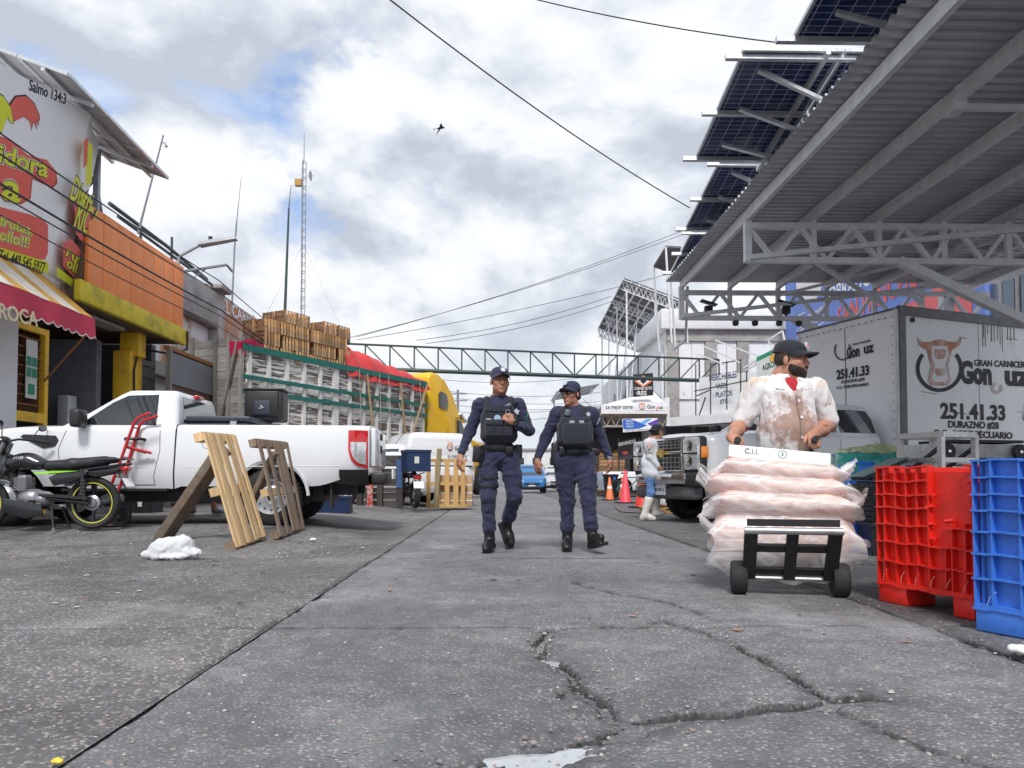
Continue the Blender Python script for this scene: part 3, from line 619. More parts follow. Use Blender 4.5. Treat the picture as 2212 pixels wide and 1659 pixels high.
e = on_y(353, 292, 15.6) - Vector((-7.9, 15.6, 5.43)); s0 = on_y(298, 505, 15.6) - Vector((-7.9, 15.6, 5.43)); MB().tube([s0, e], [.025, .018], 6).build('pole', GALV, lt); MB().tube([e*.93+s0*.07, e*.93+s0*.07+Vector((.07, 0, -.02)), e*.93+s0*.07+Vector((.1, 0, -.1))], [.012, .02, .035], 6).build('lamp', pm('lamp_grey', (.36, .37, .40)), lt)
# ---- steel mast, pole aerials
def lattice(name, label, base, h, w, tri=True):
    t = thing(name, label, 'mast', base); b = MB(); pts = [(w*math.cos(a), w*math.sin(a)) for a in (0.5, 2.6, 4.7)]; n = int(h / (w*1.9))
    for x, y in pts: b.tube([(x, y, 0), (x, y, h)], .035, 5)
    b.build('leg', GALV, t); b = MB()
    for k in range(n):
        for i in range(3): a, c = pts[i], pts[(i+1) % 3]; b.bar((*a, h*k/n), (*c, h*(k+1)/n if k % 2 else h*k/n + .01), .025)
    b.build('lattice', GALV, t); return t
mb_ = on_y(653, 720, 62); mt = lattice('radio_mast', 'tall guyed steel lattice radio mast with a small dish behind the crates', (mb_.x, 62, 0), 27.6, .19)
MB().tube([(0, 0, 27.5), (0, 0, 30)], [.05, .02], 6).build('spire', GALV, mt)
MB().box((-.45, 0, 25.7), (.55, .4, .55)).build('equipment_box', pm('ochre_box', (.45, .24, .06)), mt)
b = MB(); b.lathe([(.02, 0), (.25, .05), (.46, .16)], 12, (.42, 0, 26.3), 'X'); b.bar((.1, 0, 26.3), (.85, 0, 26.3), .05); b.build('dish', pm('dish_mesh', (.42, .44, .48), .5), mt, smooth=60)
b = MB()
for (zz_, ex, ez) in ((20.5, 9, 1), (20.5, -10, 1), (11.5, 7, 1), (11.5, -8, 1)): b.tube([(0, 0, zz_), (ex*.5, 0, zz_*.5+.2), (ex, 0, ez)], .012, 4)
b.build('guy_wire', GALV, mt)
for (u0, v0, u1, v1, u2, v2, Y, lab) in ((615, 690, 624, 450, 629, 400, 40, 'tall thin pole aerial rising left of the lattice mast'),):
    p0, p1, p2 = on_y(u0, v0, Y), on_y(u1, v1, Y), on_y(u2, v2, Y); pole = thing('pole_aerial', lab, 'antenna', (p0.x, Y, 0))
    q = Vector((p0.x, Y, 0)); MB().tube([(0, 0, 0), p0-q, p1-q], [.09, .085, .05], 7).build('pole', GREENP, pole); MB().tube([p1-q, p2-q], [.03, .012], 5).build('whip', GREENP, pole)
# ---- gantry truss over the street
GL, GR = on_y(735, 742, 26), on_y(1553, 777, 29.2); gd = Vector((0, 0, -.86))
gt = thing('gantry_truss', 'long green steel truss spanning the street above the police officers', 'truss', (GL.x, GL.y, 0))
g0 = Vector((GL.x, GL.y, 0)); p, q = GL - g0, GR - g0; NPAN = 17
MB().bar(p, q, .065).build('top_chord', GREENP, gt); MB().tube([p + gd, q + gd], .075, 8).build('bottom_chord', GREENP, gt)
for i in range(NPAN + 1): a = p.lerp(q, i/NPAN); MB().bar(a, a + gd, .05).build('upright', GREENP, gt)
for i in range(NPAN):
    a, c = p.lerp(q, i/NPAN), p.lerp(q, (i+1)/NPAN); a, c = (a, c + gd) if i < NPAN*.55 else (a + gd, c); MB().bar(a, c, .04).build('diagonal', GREENP, gt)
for e in (p, q): MB().bar(e + gd, (e.x, e.y, 0), .16).build('column', GREENP, gt)
MB().box(p + Vector((.15, 0, .2)), (.35, .3, .45)).build('junction_box', BLACKP(), gt)
# ================================================================ right-hand buildings
gb = thing('meat_shop_building', 'white flat-roofed meat shop block with a concrete frame under the far solar roof', 'building', (7.9, 34, 0))
r_ = lambda name, mat, b, **k: b.build(name, mat, gb, loc=(-7.9, -34, 0), **k)
b = MB(); bx(b, 7.9, 22, 34.1, 40, 0, 7.6); r_('wall', WALLW, b)
b = MB(); bx(b, 7.6, 22, 33.7, 40, 7.62, 8.55); r_('parapet', WALLW, b, bevel=.03)
xs = [7.92, 9.7, 11.2, 14.2, 17.4]
for x in xs: b = MB(); bx(b, x, x + .55, 33.95, 34.12, 0, 7.1); r_('column', CONC, b)
b = MB(); bx(b, 7.9, 22, 33.92, 34.1, 7.1, 7.6); r_('ring_beam', CONC, b)
for a, c in zip(xs, xs[1:]):
    for k in range(2): w0 = a + .56 + (c - a - .58)*k/2; b = MB(); bx(b, w0 + .01, w0 + (c-a-.58)/2 - .01, 34.02, 34.1, 4.4, 7.09); r_('wall_panel', pm('white_panel', (.76, .77, .78), .6, var=.04, dirt=(.3, .29, .28), dirtamt=.08, ds=2.5), b)
b = MB(); bx(b, 7.82, 7.9, 34.6, 36.9, 4.2, 7.0); r_('wall_panel', WALLW, b)
BAN = NT('grey_white_banner'); z = BAN.sep()[2]; BAN.set(col=BAN.ramp(BAN.math('DIVIDE', z, 8.0), [(.5, (.33, .34, .36)), (.63, (.72, .72, .73)), (.8, (.78, .78, .79))]), rough=.5); BAN = BAN.m
b = MB(); bx(b, 7.74, 7.8, 34.3, 37.1, 4.4, 6.5); r_('side_banner', BAN, b)
# siding wing behind
b = MB(); bx(b, 7.9, 20, 40, 55, 0, 7.6); wing = r_('siding_wing', pm('pale_siding', (.66, .68, .71), .6, var=.04, vs=3), b)
b = MB()
for k in range(50): bx(b, 7.86, 7.9, 40.05 + .3*k, 40.27 + .3*k, 4, 7.58)
b.build('siding_rib', pm('pale_siding', (.66, .68, .71)), wing)
for y in (42, 44.6, 48.5, 51.5): b = MB(); bx(b, 7.82, 7.9, y, y + .9, 5.0, 6.3); b.build('window', glass('dark_pane'), wing)
# fascia canopy with the shop name
b = MB(); bx(b, 4.7, 7.7, 32.95, 33.05, 3.62, 4.0); fa = r_('canopy_fascia', WALLW, b)
b = MB(); b.add([(4.7, 33.05, 4.0), (7.7, 33.05, 4.0), (7.7, 36, 5.0), (5.2, 40, 4.3), (4.7, 33.05, 3.92), (7.7, 33.05, 3.92), (7.7, 36, 4.9), (5.2, 40, 4.2)], [(0,1,2,3), (7,6,5,4), (0,4,5,1), (1,5,6,2), (2,6,7,3), (3,7,4,0)]); r_('canopy_roof', WALLW, b)
TANS = pm('tan_soffit', (.42, .36, .28), .8, var=.1)
b = MB(); bx(b, 4.7, 7.7, 33.05, 39, 3.55, 3.62); r_('canopy_soffit', TANS, b)
b = MB(); truss(b, (4.75, 33.2, 3.5), (7.7, 33.2, 3.5), (0, 0, -.45), 7, .04); r_('canopy_truss', pm('tan_steel', (.40, .34, .27), .6), b)
b = MB()
for x in (4.9, 7.2): b.bar((x, 33.3, 0), (x, 33.3, 3.5), .1)
r_('canopy_post', BLACKP(), b)
b = MB(); bx(b, 7.7, 7.86, 33.3, 39, 0, 4.4); r_('ground_floor_wall', WALLW, b)
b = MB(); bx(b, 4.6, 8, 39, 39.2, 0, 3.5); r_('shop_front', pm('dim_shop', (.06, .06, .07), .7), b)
for x, c in ((5.2, (.5, .07, .05)), (5.7, (.05, .25, .12)), (6.2, (.5, .35, .05)), (6.7, (.3, .3, .32))): b = MB(); bx(b, x, x + .35, 38.8, 38.98, .5, 2.2); r_('goods_rack', pm('goods%d' % int(x*10), c, .6), b)
def attach(o, root): o.parent = root; o.location = tuple(-x for x in root.location); return o
T = lambda root, *a, **k: attach(text_px(*a, **k), root)
PX = lambda root, *a, **k: attach(patch_px(*a, **k), root)
FY = (0, 1, 0); pF = (0, 32.94, 0)
T(gb, 'La mejor carne', (1308, 879), (1366, 879), 8, pF, FY, BLKP, None, shear=.3)
PX(gb, 'name_plate', [(1373,857.5),(1436,856.5),(1436,890),(1373,890)] if False else [(1374,868),(1436,868),(1436,886.5),(1374,886.5)], pF, FY, WHITEP, None, lift=.004)
def cow(root, c, r, p, n, horn=ORP, ring=BLKP, lift=.01, sx=1.0):
    """ring open at the top with a horned cow-head outline in it"""
    f = lambda pts: [(c[0] + x*r*sx, c[1] + y*r) for x, y in pts]
    arc = [(1.0*math.cos(t), -1.0*math.sin(t)) for t in [R_(140) + R_(260)*i/24 for i in range(25)]] + [(.84*math.cos(t), -.84*math.sin(t)) for t in [R_(400) - R_(260)*i/24 for i in range(25)]]
    PX(root, 'emblem_ring', f(arc), p, n, ring, None, lift=lift)
    if horn is None: return
    head = [(-.95,-1.35),(-.72,-1.12),(-.42,-1.12),(0,-1.25),(.42,-1.12),(.72,-1.12),(.95,-1.35),(.86,-.98),(.52,-.78),(.36,-.1),(.48,.5),(.36,.72),(-.36,.72),(-.48,.5),(-.36,-.1),(-.52,-.78),(-.86,-.98)]
    PX(root, 'emblem_head', f(head), p, n, horn, None, lift=lift + .004)
    PX(root, 'emblem_face', f([(-.32,-.95),(.32,-.95),(.36,-.6),(.22,-.1),(.34,.45),(.24,.58),(-.24,.58),(-.34,.45),(-.22,-.1),(-.36,-.6)]), p, n, WHITEP, None, lift=lift + .008)
    PX(root, 'emblem_brow', f([(-.24,-.8),(.24,-.8),(.24,-.55),(.14,-.4),(-.14,-.4),(-.24,-.55)]), p, n, horn, None, lift=lift + .012)
    PX(root, 'emblem_nose', f([(-.2,0),(.2,0),(.22,.2),(.12,.32),(-.12,.32),(-.22,.2)]), p, n, horn, None, lift=lift + .012)
cow(gb, (1387, 878.5), 7, pF, FY)
T(gb, 'Gon', (1398, 879), (1415, 879), 8, pF, FY, BLKP, None, bold=.02, lift=.012); T(gb, 'uz', (1422, 880), (1432, 880), 7, pF, FY, BLKP, None, bold=.02, lift=.012); T(gb, 'g', (1417, 881), (1421.5, 881), 7, pF, FY, ORP, None, lift=.014)
# black hanging sign
pS = (0, 33.4, 0); PX(gb, 'hanging_sign', [(1368,809),(1410,806),(1411,854),(1368,858)], pS, FY, BLKP, None, thick=.05)
PX(gb, 'sign_diamond', [(1389,811),(1408,824),(1389,837),(1370,824)], pS, FY, ORP, None, lift=.06); PX(gb, 'sign_diamond', [(1389,815),(1402,824),(1389,833),(1376,824)], pS, FY, WHITEP, None, lift=.064); PX(gb, 'sign_diamond', [(1389,818),(1396,824),(1389,830),(1382,824)], pS, FY, BLKP, None, lift=.068)
T(gb, 'CARNES SOTO', (1370, 840), (1408, 839), 6, pS, FY, WHITEP, None, bold=.01, lift=.062); T(gb, '·RES', (1373, 850), (1396, 850), 9, pS, FY, WHITEP, None, bold=.015, lift=.062)
# banner under the canopy, black awning
pB = (0, 32.4, 0); bn = thing('hanging_banner', 'blue and white banner hung under the meat shop canopy', 'banner', (5.9, 32.4, 2.8))
PX(bn, 'cloth', [(1344,905),(1420,903),(1423,928),(1346,934)], pB, FY, WHITEP, None, thick=.01); PX(bn, 'blue_swoosh', [(1345,906),(1362,905),(1398,919),(1380,926),(1355,928),(1346,927)], pB, FY, BLUEP, None, lift=.015); PX(bn, 'blue_swoosh', [(1398,915),(1421,905),(1421,915),(1405,920)], pB, FY, pm('purple_print', (.12, .06, .40)), None, lift=.015); PX(bn, 'blue_swoosh', [(1382,913),(1398,905),(1408,905),(1390,917)], pB, FY, pm('sky_print', (.12, .42, .80)), None, lift=.02)
for k, s in enumerate(('REGALO', 'PRODUCTOS', 'CERDO')): T(bn, s, (1352, 909.5 + 6*k), (1368, 909.5 + 6*k), 4, pB, FY, WHITEP, None, lift=.02)
T(bn, 'DURAZNO #28 C.C. AGROPECUARIO   TEL 251 41 33', (1349, 931), (1420, 926.5), 3.2, pB, FY, BLKP, None, lift=.015)
ba = thing('black_awning', 'small black awning lettered BIENVENIDOS at the far shop door', 'awning', (5, 30.6, 2))
PX(ba, 'valance', [(1334,955),(1373,944),(1375,962),(1336,970)], (0, 30.6, 0), FY, BLKP, None, thick=.03); T(ba, 'BIENVENIDOS', (1336, 961), (1373, 953), 7, (0, 30.6, 0), FY, WHITEP, None, lift=.04)
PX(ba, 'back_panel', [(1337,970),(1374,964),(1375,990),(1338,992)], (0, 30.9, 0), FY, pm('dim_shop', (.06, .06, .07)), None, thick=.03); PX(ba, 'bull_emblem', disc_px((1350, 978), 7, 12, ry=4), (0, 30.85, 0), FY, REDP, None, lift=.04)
for x in (0.1, .95): MB().bar((x, .1, -2), (x, .1, .4), .05).build('post', BLACKP(), ba)
# ---- nearer white building with painted lettering
W0, W1 = Vector((7.48, 27.0, 0)), Vector((11.2, 22.5, 0)); wd = (W1 - W0).normalized(); wn = Vector((wd.y, -wd.x, 0)); wn = wn if wn.dot(-W0) > 0 else -wn
pb = thing('painted_store', 'white two-storey store wall lettered DESECHABLES with a jutting slab', 'building', (7.48, 27, 0))
Rw = Matrix((wd, -wn, Vector((0, 0, 1)))).transposed()
def pw(name, mat, x0, x1, y0, y1, z0, z1, **k):        # x along the wall, y behind it
    b = MB(); b.box(Rw @ Vector(((x0+x1)/2, (y0+y1)/2, (z0+z1)/2)), (x1-x0, y1-y0, z1-z0), Rw); return b.build(name, mat, pb, **k)
pw('parapet_wall', WALLW, 0, 3.5, 0, .2, 2.95, 4.42); pw('wall', WALLW, -.3, 3.5, .9, 2.6, 0, 3.0); pw('upper_wall', WALLW, 1.9, 3.4, .22, 2.6, 3.0, 4.9)
pw('slab', WALLW, -.6, 3.5, -1.0, .9, 2.62, 2.94); pw('slab_rib', CONC, -.6, 3.5, -.9, .8, 2.5, 2.62)
for k in range(1): pw('window', glass('dark_pane'), 2.3 + .9*k, 2.9 + .9*k, .16, .215, 3.6, 4.3)
PW_, NW_ = W0 + wn*.005, wn
for s, a, c, h in (('DESECHABLES', (1532, 817), (1591, 809), 13), ('· VASOS', (1543, 836), (1571, 832), 11), ('· PLATOS', (1541, 855), (1581, 849), 11), ('ETC.', (1556, 869), (1574, 866), 9)):
    T(pb, s, a, c, h, PW_, NW_, pm('dark_blue_letter', (.02, .05, .14)), None, bold=.006)
# rusted frame and balcony rails
FRM = pm('rusty_frame', (.05, .045, .045), .7, var=.3); b = MB(); Q = lambda u, v: plane_hit(u, v, W0 + wn*.8, wn) - Vector((7.48, 27, 0))
for a, c in (((1503,787),(1503,899)),((1535,785),(1535,905)),((1505,899),(1560,897)),((1505,855),(1535,842)),((1535,788),(1600,778)),((1570,780),(1570,885)),((1600,775),(1600,880)),((1500,845),(1640,817)),((1506,910),(1524,858)),((1613,790),(1613,870))): b.bar(Q(*a), Q(*c), .035)
b.build('iron_frame', FRM, pb)
b = MB()
for a, c in (((1520,748),(1600,783)),((1545,735),(1640,770)),((1508,765),(1570,790)),((1608,795),(1700,735)),((1612,800),(1700,745)),((1660,735),(1690,715)),((1660,735),(1668,757)),((1690,715),(1694,735))): b.bar(Q(*a), Q(*c), .05)
b.build('roof_rail', pm('white_steel_paint', (.66, .67, .69)), pb)
ag = thing('agro_banner', 'pale leaning banner lettered AGROFE behind the man with the cart', 'banner', (9.5, 23.9, 3.5)); PA = W0 + wn*.9
PX(ag, 'cloth', [(1635,772),(1700,742),(1700,815),(1635,822)], PA, NW_, pm('pale_banner', (.62, .66, .64), .5, var=.1), None, thick=.02)
T(ag, 'AGROFERTIL', (1648, 796), (1700, 776), 12, PA, NW_, pm('dark_green_print', (.02, .07, .05)), None, bold=.01, lift=.03); PX(ag, 'sun_print', disc_px((1672, 774), 9, 14), PA, NW_, pm('ochre_print', (.75, .42, .06)), None, lift=.025); PX(ag, 'green_strip', [(1635,772),(1700,742),(1700,750),(1635,782)], PA, NW_, pm('green_print', (.03, .26, .15)), None, lift=.024)
b = MB(); b.bar(Vector((9.5, 23.9, 0)) - Vector((9.5, 23.9, 3.5)), (0, 0, .3), .08); b.build('post', FRM, ag)
# ---- blue billboard wall beside the canopy
bb = thing('blue_billboard', 'huge blue and red wall billboard behind the canopy truss', 'billboard', (13, 26, 0)); XB = 13.0
BLW = pm('blue_wall_print', (.16, .26, .66), .6, var=.04, vs=.8)
b = MB(); b.box((0.15, 0, 6), (.3, 13.5, 12)); b.build('panel', BLW, bb)
pX, nX = (XB - .01, 0, 0), (1, 0, 0)
PX(bb, 'red_field', [(1709,795),(1765,770),(1880,705),(2100,575),(2100,1000),(1709,960)], pX, nX, pm('soft_red_print', (.80, .16, .17), .6), None)
for s, a, c, h, m in (('OBRADOR', (1790, 640), (1900, 590), 30, WHITEP), ('SAN PANCHO', (1810, 690), (1990, 590), 40, REDP)): T(bb, s, a, c, h, pX, nX, m, None, bold=.02, lift=.01)
for s, a, c, h in (('www.obradorsanpancho', (1721, 698), (1778, 664), 8), ('f / Obrador San Pancho', (1722, 716), (1780, 684), 10)): T(bb, s, a, c, h, pX, nX, WHITEP, None, bold=.01, lift=.01)
for q in ([(1721,683),(1740,673),(1740,675),(1721,686)], [(1722,728),(1782,694),(1782,696.5),(1722,731)]): PX(bb, 'white_rule', q, pX, nX, WHITEP, None, lift=.01)
PX(bb, 'white_badge', disc_px((1748, 612), 28, 20, ry=40), pX, nX, WHITEP, None, lift=.008)
# silver building at the far right, seen under the canopy
sb = thing('silver_shed', 'silver sheet-metal shed with big windows behind the truck box', 'shed', (13.2, 17, 0))
b = MB(); b.box((2, 0, 4), (4, 5.2, 8)); b.build('wall', pm('dull_silver', (.36, .37, .38), .5, .4, var=.15, vs=3), sb)
for k in range(4): MB().box((-.03, -1.9 + 1.25*k, 5.2), (.06, 1.0, 1.2)).build('window', glass('grey_pane', (.12, .13, .14)), sb)
for k in range(9): MB().box((-.06, -2.5 + .62*k, 4), (.08, .08, 8)).build('rib', pm('dull_silver', (.36, .37, .38)), sb)
# ---- roof solar array on lattice legs
TL, TR, BLc, BRc = on_y(1347, 601, 38), on_y(1492, 655, 36), on_y(1292, 708, 46), on_y(1414, 757, 44)
sa = thing('roof_solar_array', 'big tilted solar roof on white lattice legs above the meat shop', 'solar panels', (9, 40, 7.6)); o9 = Vector((9, 40, 7.6))
nI, nJ = 7, 4
PANB = NT('solar_underside'); br = PANB.n('TexBrick'); PANB.l(PANB.mapped((1, 1, 1), which='Generated'), br.inputs[0]); PANB = pm('solar_underside_grey', (.13, .135, .15), .5, var=.08)
for i in range(nI):
    for j in range(nJ):
        cs_ = [TL.lerp(TR, (j+f)/nJ).lerp(BLc.lerp(BRc, (j+f)/nJ), (i+h)/nI) - o9 for f, h in ((.03,.04),(.97,.04),(.97,.96),(.03,.96))]; b = MB(); b.add(cs_ + [p + Vector((0, 0, .05)) for p in cs_], [(3,2,1,0),(4,5,6,7),(0,1,5,4),(1,2,6,5),(2,3,7,6),(3,0,4,7)]); b.build('solar_panel', PANB, sa)
b = MB()
for j in range(nJ*2+1): b.bar(TL.lerp(TR, j/nJ/2) - o9 - Vector((0, 0, .05)), BLc.lerp(BRc, j/nJ/2) - o9 - Vector((0, 0, .05)), .05)
for i in range(nI+1): b.bar(TL.lerp(BLc, i/nI) - o9 - Vector((0, 0, .08)), TR.lerp(BRc, i/nI) - o9 - Vector((0, 0, .08)), .05)
b.build('purlin', WPAINT(), sa); dn = Vector((0, 0, -.42))
for t in (0.03, .36, .68, .97): b = MB(); truss(b, TL.lerp(BLc, t) - o9 - Vector((0, 0, .1)), TR.lerp(BRc, t) - o9 - Vector((0, 0, .1)), dn, 14, .045); b.build('lattice_beam', WPAINT(), sa)
b = MB(); truss(b, BLc - o9 - Vector((0, 0, .1)), BRc - o9 - Vector((0, 0, .1)), dn, 12, .045); b.build('lattice_beam', WPAINT(), sa)
for t in (.03, .36, .68, .97):
    for s in (.06, .5, .95):
        p = TL.lerp(BLc, t).lerp(TR.lerp(BRc, t), s) - o9; zb = 0 if p.x + 9 > 7.9 else -3.2; MB().bar((p.x, p.y, zb), p + dn, .075).build('post', WPAINT(), sa)
        if s < .5: MB().bar((p.x + .1, p.y, zb), p + Vector((.9, 1.2, -.5)), .035).build('brace', WPAINT(), sa)
# ---- small solar frame and equipment beyond the canopy end
sp = thing('small_solar_frame', 'small solar panel frame past the far end of the canopy', 'solar panels', (5, 21, 5.8)); o5 = Vector((5, 21, 5.8))
cs_ = [on_y(1438, 534, 20.5) - o5, on_y(1472, 536, 20.5) - o5, on_y(1448, 592, 22) - o5, on_y(1412, 576, 22) - o5]; b = MB(); b.add(cs_ + [p + Vector((0, 0, .05)) for p in cs_], [(3,2,1,0),(4,5,6,7),(0,1,5,4),(1,2,6,5),(2,3,7,6),(3,0,4,7)]); b.build('solar_panel', PANB, sp)
b = MB()
for p in cs_: b.bar(p, (p.x + .15, p.y, -1.3), .05)
b.bar((cs_[1].x + .1, cs_[1].y, -1.2), (-1.1, -6.1, -1.2), .06); b.bar((cs_[2].x + .1, cs_[2].y, -1.2), (cs_[1].x + .1, cs_[1].y, -1.2), .06)
b.bar(cs_[3], cs_[2] + Vector((.8, 0, -.1)), .05); b.build('frame', WPAINT(), sp)
# ---- far end of the street
def far_house(x, y, w, d, h, col, lab, nwin, awn=None, doors=True):
    t = thing('far_building', lab, 'building', (x, y, 0)); m = pm('far_wall_%d' % int(abs(x*7 + y)), col, .8, var=.06, vs=.6, dirt=shade_(col, .7), dirtamt=.25, ds=.5)
    MB().box((0, d/2, h/2), (w, d, h)).build('wall', m, t); MB().box((0, d/2 - .1, h + .12), (w + .3, d + .3, .24)).build('parapet', CONC, t)
    for k in range(nwin): MB().box((-w/2 + w*(k+.5)/nwin, -.02, h*.68), (w/nwin*.5, .06, h*.18)).build('window', glass('dark_pane'), t); MB().box((-w/2 + w*(k+.5)/nwin, -.03, h*.22), (w/nwin*.6, .05, h*.4)).build('shutter', pm('shutter_grey', (.35, .36, .38), .6), t)
    if awn: MB().add([(-w/2, -.05, h*.52), (w/2, -.05, h*.52), (w/2, -1.3, h*.42), (-w/2, -1.3, h*.42), (-w/2, -1.3, h*.36), (w/2, -1.3, h*.36)], [(0,1,2,3), (3,2,5,4)]).build('awning', pm('far_awning%d' % int(abs(x*3)), awn, .7), t)
    return t
far_house(-14, 78, 14, 8, 5, (.55, .52, .48), 'cream far building behind the yellow truck', 4)
far_house(-3.0, 95, 9, 8, 5.2, (.62, .62, .62), 'pale far building at the street end with a red awning', 3, (.5, .05, .04))
far_house(5.5, 100, 7, 8, 4.6, (.70, .71, .72), 'white far building at the street end beside the blue hatchback', 3)
far_house(-.2, 84, 1.9, 3, 7.6, (.20, .23, .26), 'narrow dark grey far tower at the street end', 1)
far_house(12, 92, 8, 8, 5.5, (.60, .60, .58), 'light grey far building behind the officers on the right', 3, (.05, .1, .3))
fr = thing('far_canopy', 'far corrugated canopy jutting over the street left of the siding wall', 'canopy', (6, 58, 0)); b = MB()
for k in range(30): b.quad((-.8 - .4 + .08*k*0, 0 + .25*k, 7.6), (2.2, .25*k, 8.2), (2.2, .25*k + .24, 8.25), (-1.2, .25*k + .24, 7.65))
b.build('roof_sheet', pm('dark_sheet', (.07, .075, .085), .6, .2), fr); b = MB(); b.bar((-1, .1, 7.55), (-1, 7.5, 7.55), .15); b.bar((1.6, .5, 0), (1.6, .5, 8), .15); b.bar((-.9, 7, 0), (-.9, 7, 7.6), .12); b.build('frame', WPAINT(), fr)
# ================================================================ steel canopy on the right
XC, ZC, YE = 3.8, 4.72, 15.0
CORR = NT('corrugated_galvanised'); cn = CORR.noise(1.4, 5, .6); CORR.set(col=CORR.ramp(cn, [(.3, (.42, .425, .45)), (.7, (.58, .58, .60))]), rough=.42, metal=.35); CORR = CORR.m
cano = thing('canopy', 'big corrugated steel canopy with white trusses over the loading yard', 'canopy', (XC, YE, 0)); oc = Vector((XC, YE, 0))
y0, n = -4.0, 0; pit = .15; prof = []
y = y0
while y < YE + .12:
    for f, zz_ in ((0, 0), (.18, .048), (.48, .048), (.66, 0)): prof.append((y + f*pit, zz_))
    y += pit
b = MB(); b.grid([[(XC - .28 - oc.x, yy - oc.y, ZC + .06 + zz_) for yy, zz_ in prof], [(10.5 - oc.x, yy - oc.y, ZC + .06 + zz_) for yy, zz_ in prof]]); b.build('roof_sheet', CORR, cano)
WP = WPAINT()
for i, x in enumerate((XC, 4.8, 5.8, 6.8, 7.8, 8.8, 9.8)):
    wz = .15 if i else .17
    b = MB(); b.bar((x - oc.x, y0 - oc.y, ZC - .04), (x - oc.x, YE - oc.y, ZC - .04), .09 if i else .07, wz); b.build('purlin', WP, cano, bevel=.008)
def ctruss(Y, x1=10.2, n=8, name='truss'):
    t = bpy.data.objects.new(name, None); C.objects.link(t); t.parent = cano; t.location = (0, Y - YE, 0)
    zt, zb0 = ZC - .20, ZC - .72; L_ = x1 - XC
    MB().bar((0, 0, zt), (L_, 0, zt), .09).build('top_chord', WP, t); MB().bar((0, .0, zb0), (L_, 0, zb0 - .02), .09).build('bottom_chord', WP, t); MB().bar((0, 0, zt + .12), (0, 0, zb0 - .03), .10).build('end_post', WP, t)
    for k in range(n):
        a, c, m_ = L_*k/n, L_*(k+1)/n, L_*(k+.5)/n
        MB().bar((a, 0, zt), (m_, 0, zb0), .07, .06).build('web', WP, t); MB().bar((m_, 0, zb0), (c, 0, zt), .07, .06).build('web', WP, t)
    for x in (1, 2, 3, 4, 5): MB().bar((x, 0, zb0), (x, 0, ZC - .1), .08).build('hanger', WP, t)
    return t
MB  # keep
ctruss(15.0); ctruss(11.0)
# inclined tie along each truss and knee braces to the columns
for Y in (15.0, 11.0):
    MB().bar((.0, Y - YE - .08, ZC - .70), (6.6, Y - YE - .08, ZC + .10 if Y > 12 else ZC + .02), .07).build('inclined_tie', WP, cano)
    MB().bar((2.3, Y - YE, ZC - .72), (5.4, Y - YE + .1, 2.6), .13).build('knee_brace', WP, cano); MB().box((5.6, Y - YE + .15, 2.3), (.22, .22, 4.6)).build('column', WP, cano, bevel=.01)
MB().bar((1.0, 11.0 - YE, ZC - .72), (4.0, YE - YE, ZC - .3), .06).build('cross_brace', WP, cano); MB().bar((4.6, 11 - YE, ZC - .2), (2.0, 0, ZC - .25), .05).build('cross_brace', WP, cano)
MB().bar((1.2, 12.4 - YE, ZC - .12), (6.4, 12.4 - YE, ZC - .12), .06).build('tie', WP, cano); MB().bar((1.05, 7.55 - YE, ZC - .12), (6.4, 7.55 - YE, ZC - .12), .06).build('tie', WP, cano)
MB().box((1.02, 7.55 - YE, ZC - .08), (.14, .22, .22)).build('coupling', WP, cano, bevel=.01)
b = MB(); b.lathe([(.0, .0), (.24, .01), (.26, .06), (.1, .12), (0, .13)], 20, (1.9, 12.6 - YE, ZC - .28)); b.build('hanging_lamp', BLACKP(), cano, smooth=50)
for x in (1.1, 1.5, 2.0, 2.4): b = MB(); b.lathe([(0, -.08), (.06, -.06), (.07, .02), (0, .05)], 10, (x, -.05, ZC - .82)); b.build('floodlight', BLACKP(), cano, smooth=50)
# speakers / cameras fixed above the end truss
for x, lab in ((.55, 'small camera bracket on the canopy end truss, nearer the street'), (2.15, 'small camera bracket with a solar shade on the canopy end truss')):
    t = thing('camera_bracket', lab, 'camera', (XC + x, YE - .02, ZC - .56), group=None); MB().box((0, 0, 0), (.16, .14, .16)).build('housing', BLACKP(), t, bevel=.02); MB().bar((0, 0, -.12), (0, 0, .05), .04).build('stem', BLACKP(), t); MB().box((0, -.02, .14), (.34, .2, .02), Matrix.Rotation(.3, 3, 'Y')).build('shade', BLACKP(), t)
